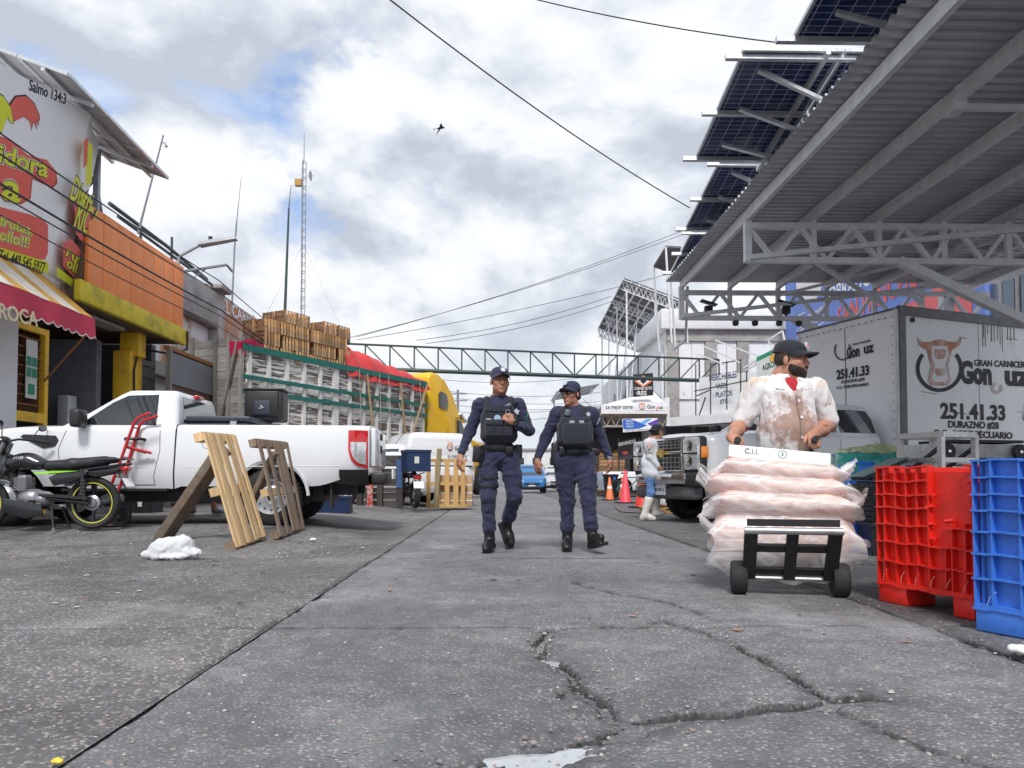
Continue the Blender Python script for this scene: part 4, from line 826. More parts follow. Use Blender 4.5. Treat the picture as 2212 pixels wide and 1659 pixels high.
# solar tables on the roof, seen from below
SG = NT('bifacial_solar_glass'); sxyz = SG.sep()
def line(c, per, w): return SG.math('LESS_THAN', SG.math('ABSOLUTE', SG.math('SUBTRACT', SG.math('FRACT', SG.math('DIVIDE', c, per)), .5)), w)
gl = SG.math('MAXIMUM', line(sxyz[0], .167, .035), line(sxyz[1], .084, .055)); SG.set(col=SG.mix(gl, SG.mix(SG.noise(1.5, 2), (.010, .018, .065), (.022, .040, .13)), (.30, .34, .46)), rough=.12, spec=.6); SG = SG.m
def table(X0, Ya, Yb, za, zb, nx, lab, gi):
    t = thing('solar_table', lab, 'solar panels', (X0, Ya, za), (math.atan2(zb - za, Yb - Ya), 0, 0), group=None); Ln = math.hypot(Yb - Ya, zb - za)
    for i in range(nx):
        pn = MB().box((.56 + 1.14*i, Ln/2, .0), (1.12, Ln, .012)).build('solar_panel', SG, t)
        b = MB(); x0, x1 = 1.14*i + .0, 1.14*i + 1.12
        for p, q in (((x0, 0, 0), (x1, 0, 0)), ((x0, Ln, 0), (x1, Ln, 0)), ((x0 + .015, 0, 0), (x0 + .015, Ln, 0)), ((x1 - .015, 0, 0), (x1 - .015, Ln, 0))): b.bar(p, q, .032, .04)
        b.build('panel_frame', ALU, pn)
    for f in (.03, .5, .97): MB().bar((-.18, Ln*f, -.05), (1.14*nx, Ln*f, -.05), .05, .06).build('rail', ALU, t)
    for x in (.9, 2.0): MB().bar((x, -.1, -.10), (x, Ln + .1, -.10), .05, .06).build('rafter', ALU, t)
    for f in (.12, .45, .8):
        zr = ZC + .1 - (za + (zb - za)*f)
        MB().bar((1.25, Ln*f, -.1), (1.25 , Ln*f, zr), .06).build('leg', ALU, t)
        MB().bar((.25, Ln*f, -.06), (1.2, Ln*f + .05, zr + .05), .045).build('strut', ALU, t)
    return t
table(2.95, 5.05, 7.2, 5.42, 5.08, 3, 'solar table overhanging the canopy, nearest the top edge of the picture', 0)
table(2.72, 7.95, 9.95, 5.43, 5.09, 3, 'largest looking solar table overhanging the canopy edge, second from the top', 0)
table(3.30, 10.7, 12.75, 5.42, 5.08, 3, 'solar table overhanging the canopy edge, third from the top', 0)
table(3.58, 13.3, 15.0, 5.26, 4.95, 3, 'farthest solar table at the low end of the canopy edge', 0)
# ================================================================ overhead wires, bird
def wire(lab, pts, r=.012, sag=0, name='overhead_wire', grp=None):
    pts = [Vector(p) for p in pts]; Q = []
    for a, c in zip(pts, pts[1:]):
        for k in range(12): t = k/12; p = a.lerp(c, t); p.z -= sag*4*t*(1-t); Q.append(p)
    Q.append(pts[-1]); return tag(MB().tube(Q, r, 5).build(name, pm('cable', (.02, .02, .022), .6), None, smooth=60), lab, 'wire', grp)
wire('dark wire slanting across the open sky to the canopy solar tables', [on_y(838, -4, 9.0), on_y(1490, 449, 13.2)], .010, .12)
wire('thin wire crossing the top right sky to the solar table edge', [on_y(1150, -3, 9.5), on_y(1680, 92, 8.3)], .008, .05)
for k, (x, z0, r) in enumerate(((-5.8, 4.82, .011), (-5.86, 4.62, .008), (-5.75, 4.20, .016), (-5.8, 4.10, .010), (-5.9, 3.92, .008), (-5.7, 4.5, .006))):
    wire(('topmost', 'second', 'thick third', 'fourth', 'lowest', 'thin extra')[k] + ' cable of the bundle running past the chicken billboard', [(x, 4, z0), (x, 15.5, z0 + .02), (x - .4 + .1*k, 27, z0 + .05)], r, .10, grp='cables along the left shops')
for k, (a, c) in enumerate((((770,728),(1490,492)), ((772,734),(1560,560)), ((900,735),(1320,640)), ((920,742),(1325,650)), ((745,732),(1492,500)))):
    wire(('highest', 'second', 'third', 'fourth', 'fifth')[k] + ' wire fanning right from the gantry end to the solar roof', [on_y(*a, 30), on_y(*c, 34)], .012, .25, grp='wires fanning to the solar roof')
for k, v in enumerate((818, 840, 852, 868, 886, 905, 862)):
    wire('far street-crossing wire, %s below the gantry' % ('first', 'second', 'third', 'fourth', 'fifth', 'sixth', 'lowest right')[k], [on_y(930 if k < 6 else 1260, v, 60), on_y(1310, v + (-10, 6, 14, 8, -14, -20, 10)[k], 62)], .018, .5, grp='far wires across the street')
for (u, v0, Y, lab) in ((989, 842, 55, 'thin far utility pole right of the yellow cab'), (1237, 905, 80, 'far utility pole with crossarms behind the woman officer')):
    p = on_y(u, v0, Y); t = thing('utility_pole', lab, 'pole', (p.x, Y, 0)); MB().tube([(0, 0, 0), (0, 0, p.z)], [.13, .09], 8).build('pole', GALV, t)
    for dz in (.3, .8): MB().bar((-.7, 0, p.z - dz), (.7, 0, p.z - dz), .09).build('crossarm', GALV, t)
bd = thing('bird', 'small dark bird flying high above the street', 'bird', on_y(953, 277, 32)); BK = pm('bird_black', (.012, .012, .014), .8)
b = MB(); b.tube([(-.2, 0, -.03), (-.1, 0, .0), (0, 0, .02), (.1, 0, .03), (.16, 0, .02)], [.01, .045, .055, .04, .012], 8)
b.add([(-.05,.02,.03),(.08,.02,.03),(-.02,.25,.10),(-.28,.5,-.08),(-.14,.2,.03)], [(0,1,2,4),(4,2,3)]); b.add([(-.05,-.02,.03),(.08,-.02,.03),(.02,-.22,.12),(.10,-.5,-.12),(-.06,-.2,.05)], [(0,1,2,4),(4,2,3)]); b.add([(-.2,0,-.02),(-.34,.06,-.05),(-.34,-.06,-.05)], [(0,1,2)]); b.build('body', BK, bd)
# ================================================================ vehicles (local x forward, y left, z up, origin on the ground under the rear axle)
CARW = NT('white_car_paint'); CARW.set(col=CARW.mix(CARW.ramp(CARW.noise(.8, 3), [(.3, 0), (.7, 1)]), (.72, .74, .77), (.78, .79, .81)), rough=.28, coat=.7, coatr=.05); CARW = CARW.m
TINT = glass('tinted_window', (.015, .02, .022)); SEAM = pm('seam_black', (.02, .02, .022), .6)
REDL = pm('red_lens', (.55, .012, .015), .12, coat=.8, var=.1); CLEARL = pm('clear_lens', (.62, .63, .65), .12, .4, coat=.8, var=.25, vs=30); AMBER = pm('amber_lens', (.85, .25, .03), .15, coat=.8)
def arch(x, cx, r, cz): return cz + math.sqrt(max(0, r*r - (x-cx)**2)) if abs(x - cx) < r else -9
class Body:
    """lower body lofted station by station; ytop/zt/zb/hw are functions of x"""
    def __init__(s, x0, x1, zt, zb, hw, arches, topz=None, tuck=.05, bulge=.03, shoulder=.06, n=70):
        s.hwf, s.ztf, s.tuck, s.bulge, s.sh, s.zbf = hw, zt, tuck, bulge, shoulder, zb; xs = list(np.linspace(x0, x1, n)); s.arches = arches; s.x0, s.x1 = x0, x1
        for cx, r, cz in arches:
            w = math.sqrt(max(0, r*r - (zb(cx) - cz)**2)); s_ = [cx + w*math.cos(t) for t in np.linspace(0, math.pi, 25)]; xs = [x for x in xs if abs(x - cx) > w + .01] + s_ + [cx - w - .004, cx + w + .004]
        s.xs = sorted(xs); s.topz = topz
    def zb(s, x):
        z = s.zbf(x)
        for cx, r, cz in s.arches: z = max(z, arch(x, cx, r, cz))
        return z
    def y(s, x, z):
        zt, z0 = s.ztf(x), s.zbf(x); t = (z - z0) / max(.01, zt - z0); hw = s.hwf(x)
        yy = hw - s.tuck*max(0, .35 - t)**2*4 - s.bulge*(2*t - 1.1)**2
        d = zt - z
        if d < s.sh: yy -= s.sh * (1 - math.sqrt(max(0, 1 - ((s.sh - d)/s.sh)**2)))
        return yy
    def mesh(s, par, mat, name='body'):
        b = MB(); rows_ = []; m = 16
        for x in s.xs:
            zb, zt = s.zb(x), s.ztf(x); side = []
            for j in range(m):
                t = j/(m-1); t = 1 - (1-t)**1.6; z = zb + (zt - zb)*t; side.append((x, s.y(x, z), z))
            ye = side[-1][1]; top = []
            for f in (.93, .9, .6, .25): top.append((x, ye*f, s.topz(x, f) if s.topz else zt + .02*(1 - f*f)))
            half = side + top; rows_.append([(p[0], p[1], p[2]) for p in half] + [(p[0], -p[1], p[2]) for p in reversed(half)])
        b.grid(rows_)
        for r in (rows_[0], rows_[-1]): b.quad(*r)
        return b.build(name, mat, par, smooth=38)
    def seam(s, par, pts, w=.008, name='door_seam', mat=None, side=1, off=.0):
        b = MB(); Q = []
        for (x0, z0), (x1, z1) in zip(pts, pts[1:]):
            k = max(2, int(math.hypot(x1-x0, z1-z0)/.06))
            Q += [(x0 + (x1-x0)*i/k, z0 + (z1-z0)*i/k) for i in range(k)]
        Q.append(pts[-1]); b.tube([(x, side*(s.y(x, z) + off), z) for x, z in Q], w/2, 6); return b.build(name, mat or SEAM, par)
    def patch(s, par, poly, mat, name, off=.006, side=1, thick=.012):
        zs = [z for x, z in poly]; z0, z1 = min(zs), max(zs); R = []
        for i in range(13):
            z = z0 + (z1 - z0)*min(.999, max(.001, i/12)); X = sorted(a[0] + (b[0]-a[0])*(z - a[1])/(b[1]-a[1]) for a, b in zip(poly, poly[1:] + poly[:1]) if (a[1] - z)*(b[1] - z) < 0)
            if len(X) >= 2: R.append([(X[0] + (X[-1]-X[0])*j/8, side*(s.y(X[0] + (X[-1]-X[0])*j/8, z) + off), z) for j in range(9)])
        b = MB(); b.grid(R); b.grid([[(x, y - side*(off + thick), z) for x, y, z in r] for r in R]); e = R[0] + [r[-1] for r in R[1:-1]] + R[-1][::-1] + [r[0] for r in R[-2:0:-1]]; b.grid([e, [(x, y - side*(off + thick), z) for x, y, z in e]], cv=True)
        return b.build(name, mat, par, smooth=50)
class Cab:
    """greenhouse: rings given as (z, x_rear, x_front, half width)"""
    def __init__(s, rings, crown=.05, r=.10): s.R, s.c, s.r = rings, crown, r
    def at(s, z):
        R = s.R
        for a, b in zip(R, R[1:]):
            if z <= b[0]: t = (z - a[0]) / (b[0] - a[0]); return [a[i] + (b[i]-a[i])*t for i in range(1, 4)]
        return list(R[-1][1:])
    def ring(s, z, xr, xf, hw, r):
        P = []
        for cx, cy, a0 in ((xf - r, hw - r, 0), (xr + r, hw - r, 90), (xr + r, -hw + r, 180), (xf - r, -hw + r, 270)):
            for k in range(5): a = R_(a0 + 22.5*k); P.append((cx + r*math.cos(a), cy + r*math.sin(a), z))
        return P
    def mesh(s, par, mat, name='cab'):
        b = MB(); rows_ = []; nr = len(s.R)
        zs = []
        for a, c in zip(s.R, s.R[1:]): zs += [a[0] + (c[0]-a[0])*k/4 for k in range(4)]
        zs.append(s.R[-1][0])
        for z in zs: rows_.append(s.ring(z, *s.at(z), s.r))
        z, xr, xf, hw = s.R[-1]
        for k in (.15, .4, .8): rows_.append([( (xr+xf)/2 + (p[0]-(xr+xf)/2)*(1-k), p[1]*(1-k), z + s.c*(1-(1-k)**2)**.5*.9) for p in rows_[len(zs)-1]])
        b.grid(rows_, cv=True); b.quad(*rows_[-1]); return b.build(name, mat, par, smooth=50)
    def side(s, par, poly, mat, name='side_window', off=.006, side=1):
        b = MB(); n = len(poly); A = [(x, side*(s.at(z)[2] + off), z) for x, z in poly]; B = [(x, side*(s.at(z)[2] - .01), z) for x, z in poly]
        b.add(A + B, [tuple(range(n)), tuple(reversed(range(n, 2*n)))] + [(i, n+i, n+(i+1) % n, (i+1) % n) for i in range(n)]); return b.build(name, mat, par)
    def end(s, par, poly, mat, name, front=True, off=.006):
        """poly in (y, z) on the front or rear face"""
        b = MB(); n = len(poly); k = 1 if front else 0; sg = 1 if front else -1
        A = [(s.at(z)[k] + sg*off, y, z) for y, z in poly]; B = [(s.at(z)[k] - sg*.012, y, z) for y, z in poly]
        b.add(A + B, [tuple(range(n)), tuple(reversed(range(n, 2*n)))] + [(i, n+i, n+(i+1) % n, (i+1) % n) for i in range(n)]); return b.build(name, mat, par)
def wheel(par, x, y, r, w=.24, rim='steel', rimmat=None, name='wheel', z=None, holes=12):
    """y>0 left side; outer face points outwards"""
    s = 1 if y > 0 else -1; rr = r*.60; z = r if z is None else z
    t = MB().lathe([(rr, -w/2), (r*.80, -w/2), (r*.95, -w*.42), (r, -w*.3), (r, w*.3), (r*.95, w*.42), (r*.80, w/2), (rr, w/2)], 40, (0, 0, 0), 'Y')
    for k in range(40):
        a = 2*math.pi*k/40; t.box((r*math.cos(a), 0, r*math.sin(a)), (.02, w*.62, .03), Matrix.Rotation(-a, 3, 'Y'))
    tyre = t.build('tyre', RUBBER(), par, smooth=40, loc=(x, y, z)); rm = rimmat or pm('silver_rim', (.52, .53, .55), .35, .6, var=.08)
    b = MB(); o = s*w*.5
    if rim == 'steel':
        b.lathe([(rr*1.02, o - s*.005), (rr*.97, o + s*.01), (rr*.90, o - s*.02), (rr*.84, o - s*.06), (rr*.62, o - s*.045), (rr*.40, o - s*.03), (rr*.30, o - s*.005), (.001, o - s*.005)], 40, (0, 0, 0), 'Y'); b.build('rim', rm, tyre, smooth=40)
        b = MB()
        for k in range(holes): a = 2*math.pi*k/holes; b.lathe([(0.001, o - s*.050), (rr*.075, o - s*.050)], 10, (rr*.72*math.cos(a), 0, rr*.72*math.sin(a)), 'Y')
        stuff(b.build('rim_holes', SEAM, tyre)); b = MB(); b.lathe([(.001, o + s*.004), (rr*.2, o + s*.0), (rr*.24, o - s*.03)], 16, (0, 0, 0), 'Y'); b.build('hub_cap', SEAM if rm.name == 'silver_rim' else rm, tyre, smooth=40)
    else:
        b.lathe([(rr*1.02, o - s*.005), (rr*.96, o + s*.008), (rr*.90, o - s*.03), (rr*.88, o - s*.09), (.001, o - s*.09)], 36, (0, 0, 0), 'Y'); b.build('rim', SEAM, tyre, smooth=40); b = MB()
        for k in range(5):
            a = 2*math.pi*k/5; d = Vector((math.cos(a), 0, math.sin(a))); b.bar(Vector((0, o - s*.02, 0)), d*rr*.95 + Vector((0, o - s*.01, 0)), .05, .03, up=(0, 1, 0))
        b.lathe([(.001, o + s*.005), (rr*.25, o), (rr*.25, o - s*.05)], 16, (0, 0, 0), 'Y'); b.build('spoke', rm, tyre)
    return tyre
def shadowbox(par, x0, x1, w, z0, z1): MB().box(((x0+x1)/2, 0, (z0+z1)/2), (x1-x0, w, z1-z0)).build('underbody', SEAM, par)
# ---- white pickup, left foreground
px_, py_ = -2.87, 10.25
pk = thing('pickup_truck', 'white single-cab pickup truck parked across behind the leaning pallets', 'pickup truck', (px_, py_, .10), R_(183))
def hw(x): return .925 - .10*ss((-1.0 - x)/.22) - .16*ss((x - 3.4)/.7) - .02*ss((x-2.4)/.8)
def zt(x): return 1.275 if x < 1.18 else (1.255 if x < 2.38 else 1.255 - .03*(x-2.38) - .10*ss((x - 3.0)/1.0) - .30*ss((x - 3.85)/.3))
def zb(x): return .50 + .14*ss((-.5 - x)/.6) - (.03 if 1.15 < x < 2.5 else 0) - .04*ss((x - 3.5)/.4)
def tz(x, f):
    if x < 1.12 and x > -1.12: return 1.262 if f >= .93 else .72
    return zt(x) + (.03 + .03*ss((x - 2.4)/.5))*(1 - f*f)
B = Body(-1.20, 4.12, zt, zb, hw, [(0, .475, .36), (3.22, .475, .36)], tz, tuck=.06, bulge=.035, shoulder=.06); B.mesh(pk, CARW)
K = Cab([(1.22, 1.17, 2.62, .885), (1.42, 1.185, 2.28, .815), (1.66, 1.215, 1.93, .735), (1.71, 1.235, 1.85, .70)], .035, .09); K.mesh(pk, CARW)
K.side(pk, [(1.42, 1.265), (2.33, 1.265), (2.20, 1.38), (1.98, 1.555), (1.81, 1.645), (1.44, 1.66)], TINT)
K.end(pk, [(-.62, 1.32), (.62, 1.32), (.56, 1.65), (-.56, 1.65)], TINT, 'rear_window', False); K.end(pk, [(-.72, 1.30), (.72, 1.30), (.60, 1.61), (-.60, 1.61)], TINT, 'windshield', True)
MB().box((1.20, 0, 1.70), (.05, .28, .05)).build('brake_light', REDL, pk, bevel=.012)
for sd_ in (1, -1):
    B.seam(pk, [(1.36, 1.25), (1.35, .95), (1.43, .62), (1.42, .52)], side=sd_); B.seam(pk, [(2.46, 1.24), (2.56, .95), (2.52, .52)], side=sd_); B.seam(pk, [(1.42, .52), (2.52, .52)], side=sd_); B.seam(pk, [(1.16, 1.27), (1.17, .9), (1.20, .47)], .02, 'cab_gap', side=sd_)
    B.patch(pk, [(2.56, 1.07), (2.60, .99), (2.74, .97), (3.02, 1.11), (2.98, 1.14), (2.6, 1.13)], BLACKP(), 'fender_vent', .012, sd_)
    B.seam(pk, [(.62, 1.10), (.84, 1.10), (.86, 1.06), (.82, .98), (.70, .95), (.60, .97)] if sd_ > 0 else [(.62, 1.1), (.84, 1.1)], .006, 'fuel_flap', side=sd_)
    h = MB(); h.tube([(1.53, sd_*(B.y(1.53, 1.08) + .0), 1.08), (1.56, sd_*(B.y(1.56, 1.08) + .05), 1.085), (1.74, sd_*(B.y(1.74, 1.08) + .05), 1.09), (1.77, sd_*B.y(1.77, 1.09), 1.09)], .018, 8); h.build('door_handle', BLACKP(), pk, smooth=60)
    m = MB(); m.box((2.28, sd_*1.02, 1.33), (.13, .22, .22)); m.build('mirror', BLACKP(), pk, bevel=.035, seg=3)
    B.patch(pk, [(-1.19, 1.21), (-1.19, .72), (-1.08, .735), (-.99, .83), (-.955, .95), (-.955, 1.21)], REDL, 'tail_light', .012, sd_); B.patch(pk, [(-1.17, 1.06), (-1.17, .77), (-1.09, .78), (-1.02, .85), (-.985, .95), (-.985, 1.06)], CLEARL, 'reversing_lens', .018, sd_)
    b = MB(); b.lathe([(.478, -.03), (.47, .0), (.44, -.02)], 30, (0, sd_*(B.y(.0, .86) - .0), .36), 'Y', 0.05, math.pi - .05); b.build('arch_lip', CARW, pk, smooth=50)
    b = MB(); b.lathe([(.47, -.35*sd_), (.47, 0)], 24, (0, sd_*.86, .36), 'Y', 0, math.pi); b.lathe([(.001, -.33*sd_), (.47, -.33*sd_)], 24, (0, sd_*.86, .36), 'Y', 0, math.pi); b.build('wheel_well', SEAM, pk); b = MB(); b.lathe([(.47, -.35*sd_), (.47, 0)], 24, (3.22, sd_*.86, .36), 'Y', 0, math.pi); b.lathe([(.001, -.33*sd_), (.47, -.33*sd_)], 24, (3.22, sd_*.86, .36), 'Y', 0, math.pi); b.build('wheel_well', SEAM, pk)
    wheel(pk, 0, sd_*.80, .365, .26); wheel(pk, 3.22, sd_*.80, .365, .26)
    B.patch(pk, [(-1.19, .71), (-1.19, .51), (-.95, .51), (-.84, .60), (-.84, .71)], BLACKP(), 'bumper_corner', .03, sd_)
B.seam(pk, [(-.85, .76), (1.1, .74)], .012, 'crease', CARW, 1, -.003); B.seam(pk, [(1.5, .74), (2.4, .75)], .012, 'crease', CARW, 1, -.003)
MB().box((-1.235, 0, 1.0), (.07, 1.36, .50)).build('tailgate', CARW, pk, bevel=.02); MB().box((-1.275, 0, 1.17), (.02, .2, .09)).build('tailgate_handle', BLACKP(), pk, bevel=.01)
b = MB(); b.lathe([(.001, 0), (.055, 0), (.06, .008)], 20, (-1.283, 0, 1.0), 'X'); b.build('oval_badge', NAVY, pk); b = MB(); b.lathe([(.058, .004), (.07, .004)], 20, (-1.285, 0, 1.0), 'X'); b.build('badge_rim', CHROME(), pk)
MB().box((-1.33, 0, .60), (.20, 1.62, .16)).build('rear_bumper', BLACKP(), pk, bevel=.03); MB().box((-1.445, 0, .66), (.02, .36, .13)).build('licence_plate', WHITEP, pk)
MB().box((4.10, 0, .72), (.16, 1.5, .42)).build('front_bumper', CARW, pk, bevel=.05); MB().box((4.17, 0, .92), (.05, .9, .2)).build('grille', BLACKP(), pk)
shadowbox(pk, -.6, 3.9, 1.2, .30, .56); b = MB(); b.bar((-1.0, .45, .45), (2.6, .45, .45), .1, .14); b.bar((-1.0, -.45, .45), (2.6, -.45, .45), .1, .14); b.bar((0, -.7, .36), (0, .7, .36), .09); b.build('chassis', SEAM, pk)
b = MB(); b.bar((1.25, .90, .46), (2.5, .90, .46), .10, .03); b.build('side_step', BLACKP(), pk); MB().box((-.72, .66, .38), (.02, .26, .32)).build('mud_flap', SEAM, pk)
# cargo in its bed
DKBLUE = pm('dark_blue_grey_plastic', (.03, .035, .055), .45, var=.15)
bed = Matrix.Rotation(R_(183), 4, 'Z'); bpos = lambda x, y, z: Vector((px_, py_, .10)) + (bed @ Vector((x, y, z)))
tb = thing('toolbox', 'long dark flat toolbox lying across the pickup bed behind the cab', 'toolbox', bpos(.72, 0, .72), R_(183))
MB().box((0, 0, .30), (.72, 1.4, .60)).build('case', DKBLUE, tb, bevel=.015); MB().box((0, 0, .64), (.80, 1.46, .07)).build('lid', DKBLUE, tb, bevel=.02); MB().box((-.2, .735, .58), (.08, .02, .06)).build('latch', STEEL(), tb)
cb_ = thing('storage_bin', 'black plastic storage bin standing up in the pickup bed', 'bin', bpos(.40, -.42, 1.40), R_(183))
MB().box((0, 0, .23), (.52, .42, .44)).build('tub', BLACKP(), cb_, bevel=.03); MB().box((0, .225, .25), (.44, .03, .36)).build('side_panel', BLACKP(), cb_, bevel=.02); MB().box((0, .245, .19), (.22, .02, .20)).build('recess', DKBLUE, cb_, bevel=.01); MB().box((0, 0, .455), (.56, .46, .03)).build('rim', BLACKP(), cb_, bevel=.01)
b = MB(); b.tube([(.02, .26, .22), (-.02, .262, .19), (.03, .262, .18)], .006, 5); b.build('mark', WHITEP, cb_)
# ---- box truck with meat shop lettering
YT = R_(20); Gx = on_y(1444, 1000, 12.0); kb, ks = Vector((math.cos(YT), math.sin(YT), 0)), Vector((math.sin(YT), -math.cos(YT), 0)); tr0 = Vector((Gx.x, 12.0, 0))
tk = thing('box_truck', 'white box truck with cow emblem lettering nosed towards the street', 'truck', tr0, YT + math.pi)   # local x forward; x=0 at the grille
def thw(x): return .99 - .14*ss((x + .25)/.25) - .02*ss((-x-1.2)/.6)
def tzt(x): return 1.36 + .08*ss((-x - .1)/1.3) - .10*ss((x + .12)/.12)
def tzb(x): return .60 - .02*ss((-x)/1)
TBd = Body(-3.55, -.02, tzt, tzb, thw, [(-.92, .49, .42)], lambda x, f: tzt(x) + .07*(1 - f*f), tuck=.05, bulge=.03, shoulder=.10); TBd.mesh(tk, CARW)
TK = Cab([(1.40, -3.60, -1.35, .93), (1.62, -3.58, -1.72, .86), (1.88, -3.52, -2.15, .77), (1.94, -3.46, -2.3, .72)], .05, .12); TK.mesh(tk, CARW)
for sd_ in (1, -1):
    TK.side(tk, [(-3.50, 1.46), (-2.72, 1.46), (-2.72, 1.84), (-3.05, 1.86), (-3.40, 1.84), (-3.48, 1.7)], TINT, side=sd_); TK.side(tk, [(-2.64, 1.46), (-1.62, 1.46), (-1.80, 1.60), (-2.18, 1.83), (-2.64, 1.84)], TINT, side=sd_)
    TBd.seam(tk, [(-1.55, 1.40), (-1.5, 1.0), (-1.55, .6)], side=sd_); TBd.seam(tk, [(-2.68, 1.45), (-2.68, .6)], side=sd_)
    wheel(tk, -.92, sd_*.82, .41, .26, 'steel', SEAM); m = MB(); m.box((-1.75, sd_*1.12, 1.55), (.14, .2, .28)); m.build('mirror', BLACKP(), tk, bevel=.03)
    b = MB(); b.lathe([(.50, -.3*sd_), (.50, .02*sd_)], 24, (-.92, sd_*.90, .42), 'Y', 0, math.pi); b.lathe([(.001, -.3*sd_), (.5, -.3*sd_)], 24, (-.92, sd_*.9, .42), 'Y', 0, math.pi); b.build('wheel_well', SEAM, tk)
TK.end(tk, [(-.75, 1.46), (.75, 1.46), (.64, 1.84), (-.64, 1.84)], TINT, 'windshield', True)
# nose: chrome grille, stacked lamps, bent bumper
MB().box((.0, 0, 1.05), (.16, 1.92, .60)).build('nose', SEAM, tk, bevel=.05)
for zc, hh in ((1.235, .17), (.955, .25)):
    gr = MB().box((.075, 0, zc), (.03, 1.02, hh)).build('grille_mesh', BLACKP(), tk)
    for k in range(9): MB().box((.095, -.45 + .1125*k, zc), (.012, .012, hh - .02)).build('grille_bar', STEEL(), gr)
    for k in range(3): MB().box((.097, 0, zc - hh*.3 + hh*.3*k), (.012, 1.0, .012)).build('grille_bar', STEEL(), gr)
for zc in (1.335, 1.11, .81): MB().box((.09, 0, zc), (.06, 1.16, .045)).build('chrome_trim', CHROME(), tk, bevel=.012)
for s in (-1, 1): MB().box((.09, s*.555, 1.07), (.06, .07, .56)).build('chrome_trim', CHROME(), tk, bevel=.012)
GOLD = pm('gold_badge', (.55, .36, .10), .3, .6); b = MB(); P_ = [(-.15,.03),(-.06,.03),(-.06,.06),(.06,.06),(.06,.03),(.15,.03),(.15,-.03),(.06,-.03),(.06,-.06),(-.06,-.06),(-.06,-.03),(-.15,-.03)]; b.prism(P_, .02, frame((.12, 0, 1.11), (0, 1, 0), (0, 0, 1))); b.build('front_badge', GOLD, tk)
for s in (-1, 1):
    b = MB(); b.box((.045, s*.765, 1.08), (.13, .36, .50)); b.build('headlight', CLEARL, tk, bevel=.03); b = MB(); b.box((-.02, s*.945, 1.10), (.13, .05, .18)); b.build('indicator', AMBER, tk, bevel=.015)
    for zc in (1.20, .96): b = MB(); b.lathe([(.001, .118), (.05, .118), (.085, .113)], 18, (0, s*.74, zc), 'X'); b.build('lamp_bowl', CHROME(), tk, smooth=50); MB().box((.112, s*.765, 1.085), (.01, .36, .02)).build('headlight_bar', SEAM, tk)
b = MB(); rows_ = []
for i in range(25):
    y = -.95 + 1.9*i/24; bend = .03*math.sin(5*y) + (.05 if abs(y) < .3 else 0); xx = .16 + bend - .16*ss((abs(y) - .65)/.3)
    rows_.append([(xx - .08, y, .79), (xx, y, .77), (xx + .02, y, .70 + .01*math.sin(9*y)), (xx, y, .62), (xx - .1, y, .60)])
b.grid(rows_); b.build('front_bumper', pm('dented_chrome', (.62, .62, .64), .22, .95, var=.15, bump=.2, bs=9), tk, smooth=60)
MB().box((.175, 0, .70), (.03, .5, .07)).build('bumper_slot', SEAM, tk); MB().box((.05, .80, .68), (.2, .32, .22)).build('bumper_end', SEAM, tk, bevel=.04)
MB().box((.02, 0, .48), (.2, 1.7, .22)).build('air_dam', pm('grey_plastic', (.10, .10, .105), .55), tk, bevel=.06)
pl = MB().box((.135, -.05, .52), (.015, .34, .17)).build('licence_plate', WHITEP, tk)
text('plate_number', 'AD 2051 A', BLKP, pl, frame((.146, -.05, .52), (0, 1, 0), (0, 0, 1)), size=.07, fit=.28)
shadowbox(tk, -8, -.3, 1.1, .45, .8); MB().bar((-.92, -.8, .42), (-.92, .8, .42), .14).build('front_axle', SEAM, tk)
TB = -3.79; BW = 1.15; BXM = pm('truck_box_panel', (.87, .88, .89), .4, var=.02, vs=2, dirt=(.62, .61, .60), dirtamt=.2, ds=1.6)
MB().box((TB - 2.9, 0, 2.28), (5.8, BW*2, 2.58)).build('box_body', BXM, tk)
DKT = pm('dark_rail', (.14, .14, .145), .5, .5, var=.2)
b = MB(); b.box((TB - 2.9, BW + .01, 3.53), (5.84, .06, .16)); b.build('side_rail', DKT, tk); b = MB(); b.box((TB - 2.9, BW + .012, 1.04), (5.84, .06, .14)); b.build('side_rail', DKT, tk)
b = MB(); b.box((TB - .06, BW + .012, 2.28), (.14, .04, 2.5)); b.build('corner_post', DKT, tk); b = MB(); b.tube([(TB + .02, BW - .02, 1.0), (TB + .02, BW - .02, 3.56)], .035, 10); b.tube([(TB + .02, -BW + .02, 1.0), (TB + .02, -BW + .02, 3.56)], .03, 10); b.build('corner_tube', WPAINT(), tk, smooth=60)
b = MB(); b.box((TB + .012, 0, 3.5), (.03, BW*2, .13)); b.build('front_cap', BXM, tk); b = MB(); b.box((TB + .02, 0, 3.565), (.06, BW*2 + .04, .03)); b.build('front_cap_edge', DKT, tk)
MB().box((TB + .004, 0, 2.3), (.006, .012, 2.3)).build('panel_joint', SEAM, tk)
for k in range(16): MB().box((TB + .03, -1.05 + .14*k, 3.45), (.01, .02, .02)).build('rivet', SEAM, tk)
for k in range(14): MB().box((TB + .012, BW - .12, 1.2 + .16*k), (.01, .015, .015)).build('rivet', SEAM, tk)
for x in (1.9, 3.3): MB().box((TB - x, BW + .003, 2.3), (.008, .004, 2.3)).build('panel_joint', pm('joint_grey', (.3, .3, .31), .6), tk)
STAIN = pm('grime_streak', (.16, .15, .14), .8)
for k in range(14): x = TB - 1.95 - .9*random.random(); h = .15 + .45*random.random()**2; MB().box((x, BW + .004, 3.44 - h/2), (.012, .003, h)).build('grime_streak', STAIN, tk)
for k in range(9): x = TB - .3 - 3*random.random(); MB().box((x, BW + .004, 1.5 + 1.8*random.random()), (.1 + .35*random.random(), .003, .010), Matrix.Rotation(.1*random.uniform(-1, 1), 3, 'Y')).build('scrape', STAIN, tk)
